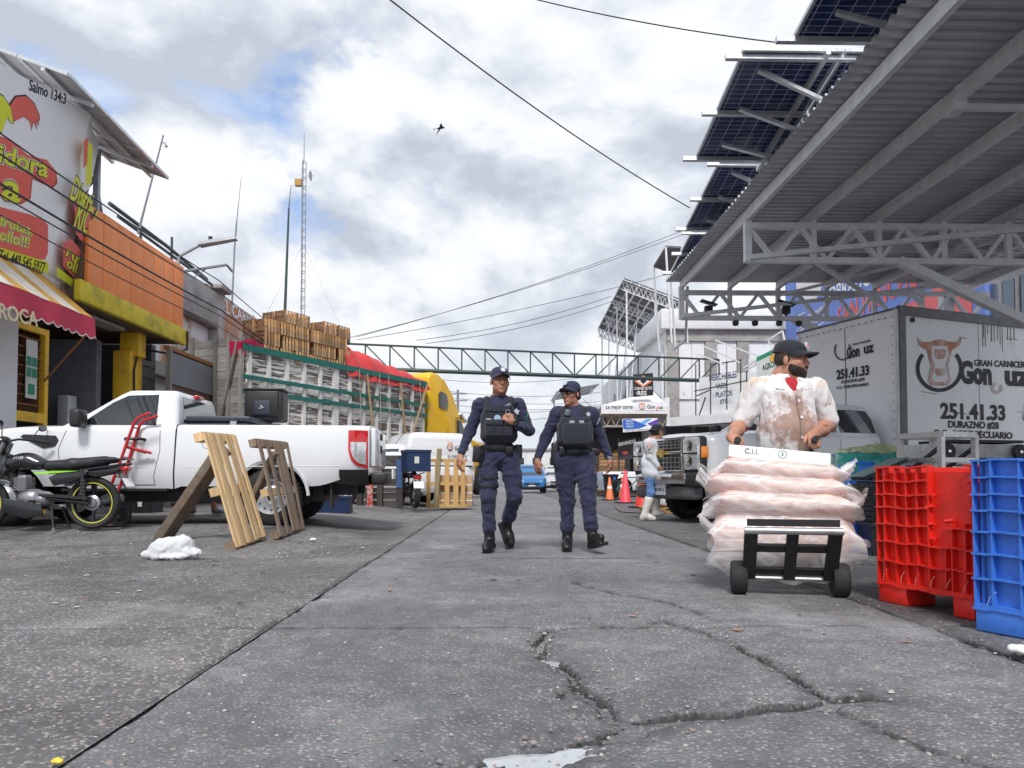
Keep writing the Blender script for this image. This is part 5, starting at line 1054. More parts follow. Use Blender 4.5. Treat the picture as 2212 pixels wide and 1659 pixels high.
for y in (-1, 1): wheel(tk, TB - 4.4, y*.85, .42, .5, 'steel', SEAM)
MB().box((TB - 2.6, BW - .12, .82), (5.0, .1, .22)).build('side_guard', STEEL(), tk); MB().bar((TB - 4.4, -.9, .42), (TB - 4.4, .9, .42), .16).build('rear_axle', SEAM, tk)
# prints: plane of the side and of the front of the box
pSd = tr0 - kb*0 + ks*(BW + .003) + kb*(-TB); nSd = ks; pFr = tr0 + kb*(-TB - .006); nFr = -kb
def onroot(o, root=tk): o.parent = root; o.matrix_parent_inverse = Matrix.LocRotScale(root.location, root.rotation_euler, None).inverted(); return o
TT = lambda *a, **k: onroot(text_px(*a, **k)); PP = lambda *a, **k: onroot(patch_px(*a, **k))
for s, a, c, h, bd in (('· GRAN CARNICERIA', (2096, 784), (2226, 789), 11, .02), ('Gon', (2074, 806), (2142, 810), 38, .05), ('uz', (2168, 812), (2222, 815), 34, .05), ('251.41.33', (2032, 889), (2172, 894), 27, .035), ('DURAZNO #28', (2048, 917), (2157, 920), 12, .03), ('C.C. AGROPECUARIO', (2016, 936), (2187, 942), 12, .03)): TT(s, a, c, h, pSd, nSd, BLKP, None, bold=bd)
for s, a, c, h, bd in (('GRAN CARNICERIA', (1842, 745), (1881, 736), 4.5, .0), ('Gon', (1830, 765), (1857, 758), 22, .03), ('uz', (1866, 755), (1887, 750), 20, .03), ('251.41.33', (1808, 811), (1878, 800), 18, .035), ('DURAZNO #28', (1818, 826), (1868, 819), 5.5, .02), ('C.C. AGROPECUARIO', (1808, 838), (1877, 830), 5.5, .02)): TT(s, a, c, h, pFr, nFr, BLKP, None, bold=bd, lift=.01)
_PX = PX
PX = lambda root, *a, **k: onroot(patch_px(*a, **k), root)
COPP = NT('worn_copper_print'); COPP.set(col=COPP.mix(COPP.ramp(COPP.noise(3, 5), [(.45, 0), (.6, 1)]), (.50, .17, .07), (.62, .50, .46)), rough=.5); COPP = COPP.m
cow(tk, (2029, 796), 51, pSd, nSd, COPP, BLKP, .003, 1.0); cow(tk, (1821, 757), 22, pFr, nFr, None, pm('grey_print', (.10, .10, .11), .6), .012, .85)
PP('faded_letter', arc_px((2153, 838), 6, 13, R_(100), R_(400), 12), pSd, nSd, pm('faded_print', (.60, .52, .50), .6), None); PP('black_dot', disc_px((1971, 691), 6, 14), pSd, nSd, BLKP, None)
PX = _PX
# ---- stake truck with a yellow cab
sk = thing('stake_truck', 'long stake-bed truck with peeling white boards, green rails and a yellow cab', 'truck', (-7.1, 18.19, .10), R_(62))
PEEL = NT('peeling_white_boards'); mp = PEEL.mapped((.35, 1, 4.5)); pn = PEEL.noise(2.6, 8, .7, mp, .8); rnd_ = PEEL.rand()
pk_ = PEEL.ramp(PEEL.math('ADD', pn, PEEL.math('MULTIPLY', rnd_, .14)), [(.545, 0), (.575, 1)]); under = PEEL.mix(PEEL.noise(7, 5, .6, mp), (.075, .05, .042), (.24, .20, .18))
PEEL.set(col=PEEL.mix(pk_, under, (.74, .72, .68)), rough=.8).bump(pn, .4, .01); PEEL = PEEL.m
SW = pm('stake_white', (.66, .65, .62), .6, var=.08, dirt=(.4, .37, .34), dirtamt=.3, ds=4); GRN = pm('truck_green', (.012, .14, .11), .45, var=.15, dirt=(.05, .08, .06), dirtamt=.3)
LEN = 7.75; ytr = -1.25
for z in [1.32 + .176*k for k in range(14)]:
    for a, c in ((.12, 3.9), (3.92, LEN - .05)): MB().box(((a+c)/2, ytr + .05, z), (c - a, .03, .162)).build('board', PEEL, sk)
    MB().box((LEN/2, 1.22, z), (LEN, .03, .162)).build('board', PEEL, sk)
for k in range(13):
    x = .18 + (LEN - .3)*k/12; MB().box((x, ytr, 2.5), (.10 if k != 5 else .22, .07, 2.5)).build('stake', SW, sk)
for z, h in ((3.72, .16), (3.02, .10), (2.68, .10), (1.32, .26), (1.02, .22)): MB().box((LEN/2, ytr - .055, z), (LEN + .1, .05, h)).build('green_rail', GRN, sk)
MB().box((LEN/2, ytr - .045, 1.17), (LEN, .04, .10)).build('timber_rail', wood('rail_wood', (.36, .22, .11), (.2, .11, .05)), sk)
GRYW = wood('grey_weathered_wood', (.34, .33, .32), (.17, .165, .16), axis=1)
for z in [1.3 + .2*k for k in range(14)]: MB().box((.05, 0, z), (.03, 2.4, .185)).build('tail_board', GRYW, sk)
for y in (-1.15, -.75, -.3, .5, 1.15): MB().box((.0, y, 2.6), (.06, .09, 3.0)).build('tail_post', wood('grey_post', (.30, .28, .25), (.16, .15, .13), axis=2), sk)
MB().bar((-.05, -1.1, 3.9), (-.05, -.55, 2.0), .06).build('tail_brace', wood('grey_post', (.30, .28, .25), (.16, .15, .13)), sk)
MB().box((LEN/2, 0, 1.0), (LEN, 2.3, .2)).build('bed_frame', SEAM, sk); MB().box((LEN/2, 0, 1.2), (LEN, 2.35, .06)).build('bed_floor', GRYW, sk)
MB().box((LEN, 0, 2.5), (.06, 2.45, 2.6)).build('headboard', GRN, sk)
for x in (1.2, 2.5, 9.6 + 2.2):
    for y in (-1, 1): wheel(sk, x, y*1.0, .5, .3 if x > 5 else .5, 'steel', SEAM)
YEL = pm('yellow_cab_paint', (.80, .47, .012), .3, var=.05, coat=.5, vs=2)
prof = [(8.15, .9), (8.15, 4.05), (8.3, 4.22), (8.7, 4.22), (9.2, 4.02), (9.7, 3.6), (10.05, 3.15), (10.3, 2.75), (10.75, 2.15), (12.3, 1.85), (12.55, 1.6), (12.6, .6), (11.8, .6), (11.2, .7), (10.4, .9)]
b = MB(); b.prism(prof, 2.3, frame((0, 1.15, 0), (1, 0, 0), (0, 0, 1))); b.build('cab', YEL, sk, bevel=.09, seg=3)
b = MB(); b.prism([(8.75, 3.05), (9.25, 3.02), (9.33, 3.25), (9.22, 3.55), (8.85, 3.62), (8.72, 3.5)], .03, frame((0, -1.15, 0), (1, 0, 0), (0, 0, 1))); b.build('sleeper_window', TINT, sk)
b = MB(); b.prism([(9.95, 1.95), (10.55, 1.95), (10.5, 2.25), (10.2, 2.7), (9.95, 2.7)], .03, frame((0, -1.15, 0), (1, 0, 0), (0, 0, 1))); b.build('door_window', TINT, sk)
b = MB(); b.prism([(10.12, 2.9), (10.18, 3.02), (10.6, 2.72), (10.55, 2.62)], 2.4, frame((0, 1.2, 0), (1, 0, 0), (0, 0, 1))); b.build('sun_visor', CHROME(), sk, bevel=.02)
for q in ([(9.88, 1.2), (9.88, 2.78), (10.3, 2.78)], [(8.9, 1.1), (9.8, 1.1)]): MB().tube([(x, -1.155, z) for x, z in q], .01, 5).build('door_seam', SEAM, sk)
MB().box((9.3, -1.165, 2.15), (.06, .02, .35)).build('grab_slot', pm('dark_yellow', (.5, .28, .01), .4), sk)
b = MB(); b.prism([(7.1, 1.0), (7.9, 2.1), (8.05, 2.1), (8.05, .9)], .9, frame((0, -.4, 0), (1, 0, 0), (0, 0, 1))); b.build('ladder_box', GRN, sk)
TAN = wood('pole_wood', (.42, .30, .17), (.26, .17, .09))
for (x0, z0, x1, z1) in ((7.75, 3.75, 6.35, 1.15), (4.55, 3.65, 4.85, 1.6), (6.2, 3.6, 6.55, 1.2)): MB().tube([(x0, ytr - .11, z0), (x1, ytr - .16, z1)], .035, 6).build('prop_pole', TAN, sk)
for x in (4.2, 5.15, 5.6, 7.3): MB().tube([(x, ytr - .1, 3.75), (x + .05, ytr - .12, 2.5), (x - .02, ytr - .1, 1.3)], .010, 5).build('rope', pm('rope', (.4, .36, .28), .9), sk)
tp = thing('red_tarp', 'crumpled red tarpaulin over the load at the front of the stake truck', 'tarp', (-7.1, 18.19, 3.7), R_(62))
b = MB(); rows_ = []
for i in range(60):
    t = i/59; x = 3.75 + 4.1*t; r = []; hh = .84*(1 - .68*t) + .12
    for j in range(30):
        s = j/29; y = -1.34 + 2.7*s; d = min(s, 1-s)*2; z = hh*(1 - (1 - min(1, d*2.4))**2.6) - .06
        nz_ = mnoise.noise(Vector((x*2.1, y*2.3, 1))) * .15 + mnoise.noise(Vector((x*5, y*4.5, 4)))*.07 - .10*abs(mnoise.noise(Vector((x*3.3 + y, y*3, 8)))) + .035*math.sin(9*x + 5*y + 3*mnoise.noise(Vector((x, y, 9))))
        r.append((x + nz_*.3, y - .05*(1-d)*nz_*8*(1 if s < .5 else -1), z + nz_*(.35 + d) + (.10*mnoise.noise(Vector((x*1.3, 0, 2))) - .04 if d < .02 else 0)))
    rows_.append(r)
b.grid(rows_); REDT = pm('red_tarp', (.56, .035, .035), .5, var=.12, vs=2.5, bump=.25, bs=14); b.build('sheet', REDT, tp, smooth=70)
# ---- crates on the load
CRW = wood('crate_wood', (.76, .43, .16), (.48, .21, .06), axis=2, inst=.8, gray=(.30, .24, .17)); CRD = wood('crate_wood_dark', (.26, .14, .07), (.12, .06, .035), axis=0, inst=.5)
cw, cdp, ch = .52, .34, .33      # along the truck, across, height
slv = MB().box((0, 0, 0), (.068, .012, ch*.98)).mesh('slat', CRW); slh = MB().box((0, 0, 0), (.012, cdp*.96, .085)).mesh('end_slat', CRD); slb = MB().box((0, 0, 0), (cw*.96, .07, .012)).mesh('bottom_slat', CRW); cpo = MB().box((0, 0, 0), (.035, .035, ch*.96)).mesh('corner_post', CRD)
cr = thing('wooden_crate', 'x', 'crate', (0, 0, 0))
for k in range(5):
    for y in (-cdp/2, cdp/2): link('slat', slv, cr, (-cw/2 + .05 + (cw - .1)*k/4, y, ch/2))
for z in (.06, .165, .27):
    for x in (-cw/2 + .01, cw/2 - .01): link('end_slat', slh, cr, (x, 0, z))
for x in (-cw/2 + .03, cw/2 - .03):
    for y in (-cdp/2 + .025, cdp/2 - .025): link('corner_post', cpo, cr, (x, y, ch/2))
for y in (-.11, 0, .11): link('bottom_slat', slb, cr, (0, y, .012))
skM = Matrix.Translation((-7.1, 18.19, .10)) @ Matrix.Rotation(R_(62), 4, 'Z')
cols_ = [(.95, 3, 0), (1.5, 4, 0), (2.04, 4, 0), (2.60, 3, 1), (3.12, 4, 1), (3.62, 4, 1)]    # distance along the bed, crates high
names = ['tail', 'second', 'third', 'fourth', 'fifth', 'front']; lvl = ['bottom', 'second', 'third', 'top']; used = False
for ci, (x, n_, dk) in enumerate(cols_):
    for row in range(2):
        for k in range(n_):
            if row == 1 and k < n_ - 2: continue
            zc = 3.58 + k*(ch + .006) if row == 0 else 3.58 + k*(ch + .006)
            L_ = skM @ Vector((x + random.uniform(-.03, .03) + .12*(k % 2)*(ci % 2), -1.02 + .42*row + random.uniform(-.02, .02), zc)); rz = R_(62) + random.uniform(-.05, .05)
            lab = 'slatted wooden crate, %s of the %s stack from the truck tail, %s row' % (lvl[k] if k < n_ - 1 else 'top', names[ci], ('street-side', 'inner')[row])
            if not used: cr.location = L_; cr.rotation_euler = (0, 0, rz); cr['label'] = lab; cr['group'] = 'wooden crates stacked on the stake truck'; used = True
            else: dup(cr, L_, rz, lab, 'wooden crates stacked on the stake truck')
    if True:                                       # what carries the inner row
        pass
MB().box((2.25, -.68, 3.42), (3.4, .92, .30)).build('load_platform', OLDW, sk); MB().box((2.25, -.62, 3.9), (3.2, .34, .66)).build('load_sacks', OLDW, sk)
MAG = pm('crimson_plastic', (.62, .02, .10), .4, var=.08)
pc = thing('crimson_crate', 'x', 'crate', (0, 0, 0)); w_, d_, h_ = .50, .36, .32
for s in (-1, 1):
    b = MB()
    for k in range(9): b.box((-w_/2 + .03 + (w_ - .06)*k/8, s*d_/2, h_/2), (.022, .018, h_))
    for z in (.02, .16, h_ - .02): b.box((0, s*d_/2 + s*.004, z), (w_, .02, .04))
    b.build('side_wall', MAG, pc)
    MB().box((s*w_/2, 0, h_/2), (.018, d_, h_)).build('end_wall', MAG, pc)
MB().box((0, 0, .01), (w_, d_, .02)).build('bottom', MAG, pc)
pc.location = skM @ Vector((.25, -1.0, 3.62)); pc.rotation_euler = (R_(6), R_(-14), R_(62)); pc['label'] = 'tilted crimson plastic crate at the very tail of the truck load'; pc['group'] = 'crimson plastic crates'
dup(pc, skM @ Vector((.62, -.98, 3.58)), (0, 0, R_(60)), 'upright crimson plastic crate between the tilted one and the wooden crates', 'crimson plastic crates')
# ---- small cars further off
def car(name, label, loc, rotz, paint, L=3.7, W=1.6, H=1.5, hood=.95, wb=2.4, pick=False, r=.29, rim='alloy'):
    t = thing(name, label, 'car' if not pick else 'pickup truck', loc, rotz); ro = (L - wb)*.42; x0, x1 = -ro, L - ro; belt = H*.60
    hwf = lambda x: W/2 - .12*ss((x0 + .35 - x)/.35) - .15*ss((x - x1 + .5)/.5)
    ztf = lambda x: (belt + .02 if x < x1 - hood - .2 else belt - .02 - .13*ss((x - x1 + hood)/hood) - .22*ss((x - x1 + .22)/.22)) - (0 if pick else .10*ss((x0 + .15 - x)/.15))
    zbf = lambda x: .24 + .06*ss((x - x1 + .4)/.4)
    B = Body(x0, x1, ztf, zbf, hwf, [(0, r + .07, r + .02), (wb, r + .07, r + .02)], tuck=.04, bulge=.05, shoulder=.08, n=40); B.mesh(t, paint)
    xr = x0 + .12 if not pick else x0 + L*.38; xf = x1 - hood + .15
    K = Cab([(belt - .02, xr - .02, xf, W/2 - .06), (H*.80, xr + .12, xf - .42, W/2 - .14), (H*.97, xr + .28, xf - .80, W/2 - .25)], .05, .12); K.mesh(t, paint)
    for s in (1, -1):
        K.side(t, [(xr + .22, belt + .02), (xf - .12, belt + .02), (xf - .62, H*.90), (xr + .38, H*.92)], TINT, side=s); B.seam(t, [((xr + xf)/2, belt), ((xr + xf)/2 - .02, .35)], side=s)
        B.patch(t, [(x0 + .02, belt - .04), (x0 + .02, belt - .32), (x0 + .14, belt - .30), (x0 + .16, belt - .06)], REDL, 'tail_light', .01, s)
        for x in (0, wb): wheel(t, x, s*(W/2 - .11), r, .19, rim); b = MB(); b.lathe([(r + .065, -.25*s), (r + .065, 0)], 18, (x, s*(W/2 - .05), r + .02), 'Y', 0, math.pi); b.build('wheel_well', SEAM, t)
        b = MB(); b.add([(x1 - .30, s*(W/2 - .12), belt - .12), (x1 - .06, s*(W*.26), belt - .26), (x1 + .005, s*(W*.27), belt - .38), (x1 - .10, s*(W/2 - .16), belt - .36), (x1 - .36, s*(W/2 - .2), belt - .2)], [(0,1,2,3), (0,3,4), (1,4,2), (0,4,1)]); b.build('headlight', CLEARL, t); MB().box((xf - .38, s*(W/2 + .04), belt + .06), (.1, .16, .12)).build('mirror', paint, t, bevel=.03)
    hwz = lambda z: W/2 - .14
    K.end(t, [(-W/2 + .20, belt + .02), (W/2 - .20, belt + .02), (W/2 - .34, H*.92), (-W/2 + .34, H*.92)], TINT, 'windshield', True, .01); K.end(t, [(-W/2 + .22, belt + .05), (W/2 - .22, belt + .05), (W/2 - .36, H*.9), (-W/2 + .36, H*.9)], TINT, 'rear_window', False, .01)
    MB().box((x1 - .01, 0, belt - .42), (.05, W*.52, .11)).build('upper_grille', SEAM, t, bevel=.02); MB().box((x1 + .0, 0, belt - .60), (.05, W*.58, .13)).build('lower_grille', SEAM, t, bevel=.02); MB().box((x1 + .02, 0, belt - .42), (.02, .18, .04)).build('front_badge', CHROME(), t); MB().box((x1 + .02, 0, belt - .52), (.02, .34, .05)).build('plate', WHITEP, t)
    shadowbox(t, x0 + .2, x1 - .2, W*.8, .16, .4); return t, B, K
BLUEC = pm('blue_car_paint', (.02, .16, .42), .25, var=.05, coat=.7); SILV = pm('silver_car_paint', (.55, .56, .58), .28, .3, coat=.6)
p = on_y(1149, 1040, 37); car('hatchback', 'small bright blue hatchback coming head-on down the street', (p.x, 37 + 3.1, 0), R_(-90), BLUEC, 3.5, 1.55, 1.46)
p = on_y(1197, 1040, 44); car('silver_car', 'pale silver car behind the blue hatchback, partly hidden by the woman officer', (p.x + .2, 44 + 3, 0), R_(-90), SILV, 4.3, 1.72, 1.55, 1.0, 2.6)
car('far_pickup', 'white pickup truck parked beyond the traffic cones on the right', (5.06, 30.6, 0), R_(3), CARW, 4.6, 1.7, 1.62, 1.0, 2.8, True, .33)
# white pickup with a cargo cap, behind the upright pallets
gz = thing('delivery_pickup', 'small white delivery pickup with a tall cargo cap and cow emblem behind the pallets', 'pickup truck', (-1.55, 19.0, .08), R_(208))
zt2 = lambda x: .95 if x < 2.3 else .95 - .16*ss((x - 2.3)/1.1) - .25*ss((x - 3.3)/.25)
B2 = Body(-.75, 3.5, zt2, lambda x: .28, lambda x: .82 - .12*ss((-.5 - x)/.25) - .14*ss((x - 3.0)/.5), [(0, .37, .3), (2.6, .37, .3)], tuck=.04, bulge=.05, shoulder=.07, n=44); B2.mesh(gz, CARW)
K2 = Cab([(.93, .95, 2.55, .78), (1.2, 1.0, 2.1, .70), (1.43, 1.08, 1.72, .60)], .05, .1); K2.mesh(gz, CARW)
K2.end(gz, [(-.62, .98), (.62, .98), (.5, 1.38), (-.5, 1.38)], TINT, 'windshield', True)
CP = Cab([(.95, -.74, 1.06, .80), (1.35, -.72, 1.10, .80), (1.66, -.64, 1.0, .76), (1.74, -.52, .9, .70)], .04, .12); CP.mesh(gz, CARW, 'cargo_cap')
for s in (1, -1):
    K2.side(gz, [(1.2, .98), (2.25, .98), (1.85, 1.32), (1.25, 1.34)], TINT, side=s)
    for x in (0, 2.6): wheel(gz, x, s*.70, .30, .19, 'steel'); b = MB(); b.lathe([(.365, -.25*s), (.365, 0)], 18, (x, s*.78, .3), 'Y', 0, math.pi); b.build('wheel_well', SEAM, gz)
    CP.side(gz, [(-.6, 1.08), (.8, 1.08), (.8, 1.48), (-.6, 1.48)], WHITEP, 'side_plate', .004, s)
shadowbox(gz, -.5, 3.2, 1.2, .18, .4); MB().tube([(1.2, .3, 1.46), (1.0, .3, 1.75)], .008, 5).build('aerial', BLACKP(), gz); MB().box((-.78, 0, .5), (.1, 1.5, .2)).build('rear_bumper', BLACKP(), gz, bevel=.03)
fwd = Vector((math.cos(R_(208)), math.sin(R_(208)), 0)); lf = Vector((-fwd.y, fwd.x, 0)); pG = Vector((-1.55, 19.0, .08)) + lf*.812
PX = lambda root, *a, **k: onroot(patch_px(*a, **k), root)
cow(gz, (972, 965), 8, pG, lf, ORP, BLKP, .012, .8); onroot(text_px('Gonzuz', (982, 968), (1012, 968), 9, pG, lf, BLKP, None, bold=.01, lift=.012), gz); onroot(text_px('La mejor carne', (966, 985), (1008, 985), 6, pG, lf, BLKP, None, lift=.012, shear=.3), gz)
PX = _PX
# ================================================================ implicit surfaces for bodies, cloth, meat
def noise3(P, seed=0):
    X = P + seed * 17.31; I = np.floor(X); F = X - I; F = F*F*(3 - 2*F)
    def h(i, j, k): n = np.sin(i*127.1 + j*311.7 + k*74.7) * 43758.5453; return n - np.floor(n)
    i, j, k = I[..., 0], I[..., 1], I[..., 2]; fx, fy, fz = F[..., 0], F[..., 1], F[..., 2]
    c = lambda a, b, d: h(i+a, j+b, k+d)
    x0 = (c(0,0,0)*(1-fx) + c(1,0,0)*fx)*(1-fy) + (c(0,1,0)*(1-fx) + c(1,1,0)*fx)*fy
    x1 = (c(0,0,1)*(1-fx) + c(1,0,1)*fx)*(1-fy) + (c(0,1,1)*(1-fx) + c(1,1,1)*fx)*fy
    return (x0*(1-fz) + x1*fz)*2 - 1
def cap_(a, b, ra, rb=None, k=.02, fy=1.0, sub=False): return dict(t='c', a=np.array(a, float), b=np.array(b, float), ra=ra, rb=ra if rb is None else rb, k=k, fy=fy, sub=sub)
def ell(c, r, k=.02, R=None, sub=False): return dict(t='e', c=np.array(c, float), r=np.array(r if hasattr(r, '__len__') else (r, r, r), float), k=k, R=R, sub=sub)
def rbox(c, d, rad=.02, k=.005, R=None, sub=False): return dict(t='b', c=np.array(c, float), d=np.array(d, float)/2, rad=rad, k=k, R=R, sub=sub)
def sdf_eval(prims, lo, hi, h, fold=None):
    n = np.ceil((hi - lo)/h).astype(int) + 1; D = np.full(n, .08, np.float32)
    ax = [lo[i] + h*np.arange(n[i]) for i in range(3)]
    for p in prims:
        if p['t'] == 'c': a, b = np.minimum(p['a'] - p['ra'], p['b'] - p['rb']), np.maximum(p['a'] + p['ra'], p['b'] + p['rb']); m_ = max(p['ra'], p['rb']); a = np.minimum(a, np.minimum(p['a'], p['b']) - m_); b = np.maximum(b, np.maximum(p['a'], p['b']) + m_)
        elif p['t'] == 'e': m_ = p['r'].max(); a, b = p['c'] - (p['r'] if p['R'] is None else m_), p['c'] + (p['r'] if p['R'] is None else m_)
        else: m_ = np.linalg.norm(p['d']) if p['R'] is not None else p['d']; a, b = p['c'] - m_, p['c'] + m_
        pad = p['k'] + .03; i0 = np.maximum(0, np.floor((a - pad - lo)/h).astype(int)); i1 = np.minimum(n, np.ceil((b + pad - lo)/h).astype(int) + 1)
        if (i1 <= i0).any(): continue
        X, Y, Z = np.meshgrid(ax[0][i0[0]:i1[0]], ax[1][i0[1]:i1[1]], ax[2][i0[2]:i1[2]], indexing='ij'); P = np.stack([X, Y, Z], -1)
        if p['t'] == 'c':
            sc = np.array([1, 1/p['fy'], 1]); A, B_ = p['a']*1.0, p['b']*1.0; mid = (A + B_)/2
            Q = (P - mid)*sc; A2, B2_ = (A - mid)*sc, (B_ - mid)*sc; ab = B2_ - A2; t = np.clip(((Q - A2)@ab)/max(1e-9, ab@ab), 0, 1)
            d = np.linalg.norm(Q - A2 - t[..., None]*ab, axis=-1) - (p['ra'] + (p['rb'] - p['ra'])*t)
        else:
            Q = P - p['c']
            if p['R'] is not None: Q = Q @ np.array(p['R'])
            if p['t'] == 'e': k0 = np.linalg.norm(Q/p['r'], axis=-1); k1 = np.linalg.norm(Q/(p['r']**2), axis=-1); d = k0*(k0 - 1)/np.maximum(k1, 1e-6)
            else:
                q = np.abs(Q) - p['d'] + p['rad']; d = np.linalg.norm(np.maximum(q, 0), axis=-1) + np.minimum(q.max(-1), 0) - p['rad']
        S_ = D[i0[0]:i1[0], i0[1]:i1[1], i0[2]:i1[2]]; k = max(p['k'], 1e-4)
        if p['sub']: d = -d; hh = np.clip(.5 - .5*(d - S_)/k*-1*-1, 0, 1); hh = np.clip(.5 + .5*(d - S_)/k, 0, 1); S_[...] = S_*(1-hh) + d*hh + k*hh*(1-hh)
        else: hh = np.clip(.5 + .5*(d - S_)/k, 0, 1); S_[...] = d*(1-hh) + S_*hh - k*hh*(1-hh)
    if fold is not None:
        m = np.abs(D) < .05; X, Y, Z = np.meshgrid(*ax, indexing='ij'); D[m] += fold(np.stack([X[m], Y[m], Z[m]], -1)).astype(np.float32)
    D[0] = D[-1] = .08; D[:, 0] = D[:, -1] = .08; D[:, :, 0] = D[:, :, -1] = .08
    return D
def snet(D, lo, h):
    n = np.array(D.shape); acc = np.zeros((n[0]*n[1]*n[2], 3)); cnt = np.zeros(n[0]*n[1]*n[2]); fl = lambda i, j, k: (i*n[1] + j)*n[2] + k; Fs = []
    for a in range(3):
        sl0, sl1 = [slice(None)]*3, [slice(None)]*3; sl0[a] = slice(0, -1); sl1[a] = slice(1, None); A, B_ = D[tuple(sl0)], D[tuple(sl1)]
        idx = np.argwhere((A < 0) != (B_ < 0)); va, vb = A[tuple(idx.T)], B_[tuple(idx.T)]; t = va/(va - vb); pos = idx.astype(float); pos[:, a] += t
        o1, o2 = (a+1) % 3, (a+2) % 3; cells = []
        for d1, d2 in ((-1, -1), (0, -1), (0, 0), (-1, 0)):
            c = idx.copy(); c[:, o1] += d1; c[:, o2] += d2; f = fl(*c.T); np.add.at(acc, f, pos); np.add.at(cnt, f, 1); cells.append(f)
        q = np.stack(cells, 1); fl_ = va > 0; q[fl_] = q[fl_][:, ::-1]; Fs.append(q)
    F = np.concatenate(Fs); u, inv = np.unique(F, return_inverse=True); V = acc[u]/cnt[u][:, None]*h + lo
    return V, inv.reshape(-1, 4)
def implicit(name, prims, mat, parent, h=.007, fold=None, loc=None, rot=None, smooth=True, relax=1):
    los, his = [], []
    for p in prims:
        if p['sub']: continue
        if p['t'] == 'c': m = max(p['ra'], p['rb']); los.append(np.minimum(p['a'], p['b']) - m); his.append(np.maximum(p['a'], p['b']) + m)
        elif p['t'] == 'e': m = p['r'] if p['R'] is None else p['r'].max(); los.append(p['c'] - m); his.append(p['c'] + m)
        else: m = p['d'] if p['R'] is None else np.linalg.norm(p['d']); los.append(p['c'] - m); his.append(p['c'] + m)
    lo, hi = np.min(los, 0) - .03 - 2*h, np.max(his, 0) + .03 + 2*h
    V, F = snet(sdf_eval(prims, lo, hi, h, fold), lo, h)
    me = bpy.data.meshes.new(name); me.from_pydata(V.tolist(), [], F.tolist())
    for m in (mat if isinstance(mat, (list, tuple)) else [mat]): me.materials.append(m)
    me.polygons.foreach_set('use_smooth', [True]*len(me.polygons)); me.update()
    if relax:
        bm = bmesh.new(); bm.from_mesh(me)
        for _ in range(relax): bmesh.ops.smooth_vert(bm, verts=bm.verts, factor=.4, use_axis_x=True, use_axis_y=True, use_axis_z=True)
        bm.to_mesh(me); bm.free()
    return link(name, me, parent, loc, rot)
def folds(amp=.006, f=(9, 9, 26), seed=0):
    def fn(P):
        Q = P*np.array(f); w = noise3(Q*.45, seed + 3); n = noise3(Q + w[:, None]*1.2, seed); return amp*(1 - 2*np.abs(n)) + amp*.4*noise3(Q*2.3, seed + 5)
    return fn
# ================================================================ props, left side
PALW = wood('pallet_wood', (.74, .54, .30), (.50, .32, .15), axis=2, inst=.45); PALD = wood('pallet_wood_old', (.30, .20, .13), (.15, .10, .065), axis=2, inst=.4, gray=(.24, .20, .17)); PALB = wood('pallet_wood_black', (.085, .075, .07), (.04, .036, .035), axis=0, inst=.5); TRUNK = wood('old_post_wood', (.22, .15, .10), (.10, .07, .055), axis=0, inst=.2, gray=(.16, .15, .10))
def lean_pallet(name, lab, BL, BR, TL, TR, slats, mat, back, prop=None):
    o = Vector(BL); t = thing(name, lab, 'pallet', o); BL, BR, TL, TR = [Vector(p) - o for p in (BL, BR, TL, TR)]; nrm = (BR - BL).cross(TL - BL).normalized()
    if nrm.x < 0: nrm = -nrm
    for a, c, w, d in slats:      # a, c: fraction of the width at the foot / head ; w: width ; d: lift
        MB().bar(BL.lerp(BR, a) + nrm*d, TL.lerp(TR, c) + nrm*d, .020, w, up=nrm.cross(Vector((0, 1, 0)))) if False else None
        p, q = BL.lerp(BR, a) + nrm*d, TL.lerp(TR, c) + nrm*d; x = (q - p); L_ = x.length; x.normalize(); y = (BR - BL).normalized(); z = x.cross(y).normalized(); y = z.cross(x)
        M = Matrix((y, z, x)).transposed(); ob_ = MB().box((0, 0, 0), (w, .018, L_ + random.uniform(-.02, .02))).build('slat', mat, t); ob_.location = (p + q)/2; ob_.rotation_euler = M.to_euler()
    for f, wd, m in back:         # stringers across the back
        p, q = BL.lerp(TL, f) - nrm*.055, BR.lerp(TR, f) - nrm*.055; d = q - p; MB().bar((0, 0, 0), d*1.02, .085, wd, up=nrm).build('stringer', m, t, loc=p - d*.01)
    if prop: a, c, w, m = prop; MB().bar(Vector(a) - o, Vector(c) - o, w, w*.62).build('prop_post', m, t, bevel=.012)
    return t
random.seed(11)
lean_pallet('pallet', 'pale new wooden pallet propped upright by a thick dark post, nearer the white sack', (-2.54, 7.3, .02), (-2.50, 8.1, .075), (-2.87, 7.3, 1.14), (-2.84, 8.1, 1.16),
    [(.05,.05,.062,0),(.165,.17,.064,.006),(.28,.28,.06,-.004),(.395,.385,.062,.008),(.51,.50,.058,0),(.66,.69,.062,.006),(.79,.81,.064,-.003),(.93,.94,.066,.006)], PALW, [(.02, .10, PALD), (.5, .09, PALW), (.98, .09, PALW)],
    ((-3.62, 8.1, .02), (-2.84, 7.75, 1.0), .17, TRUNK))
lean_pallet('pallet', 'brown old wooden pallet with missing boards propped beside the pickup wheel', (-2.36, 8.15, .07), (-2.33, 9.05, .10), (-2.62, 8.15, 1.12), (-2.54, 9.05, 1.13),
    [(.05,.05,.08,0),(.34,.30,.075,0),(.58,.54,.09,.003),(.69,.65,.09,0),(.80,.74,.08,.004),(.98,.97,.06,0)], PALD, [(.02, .09, PALD), (.46, .08, PALW), (.98, .08, PALD)],
    ((-3.02, 8.75, .09), (-2.55, 8.6, 1.0), .11, TRUNK))
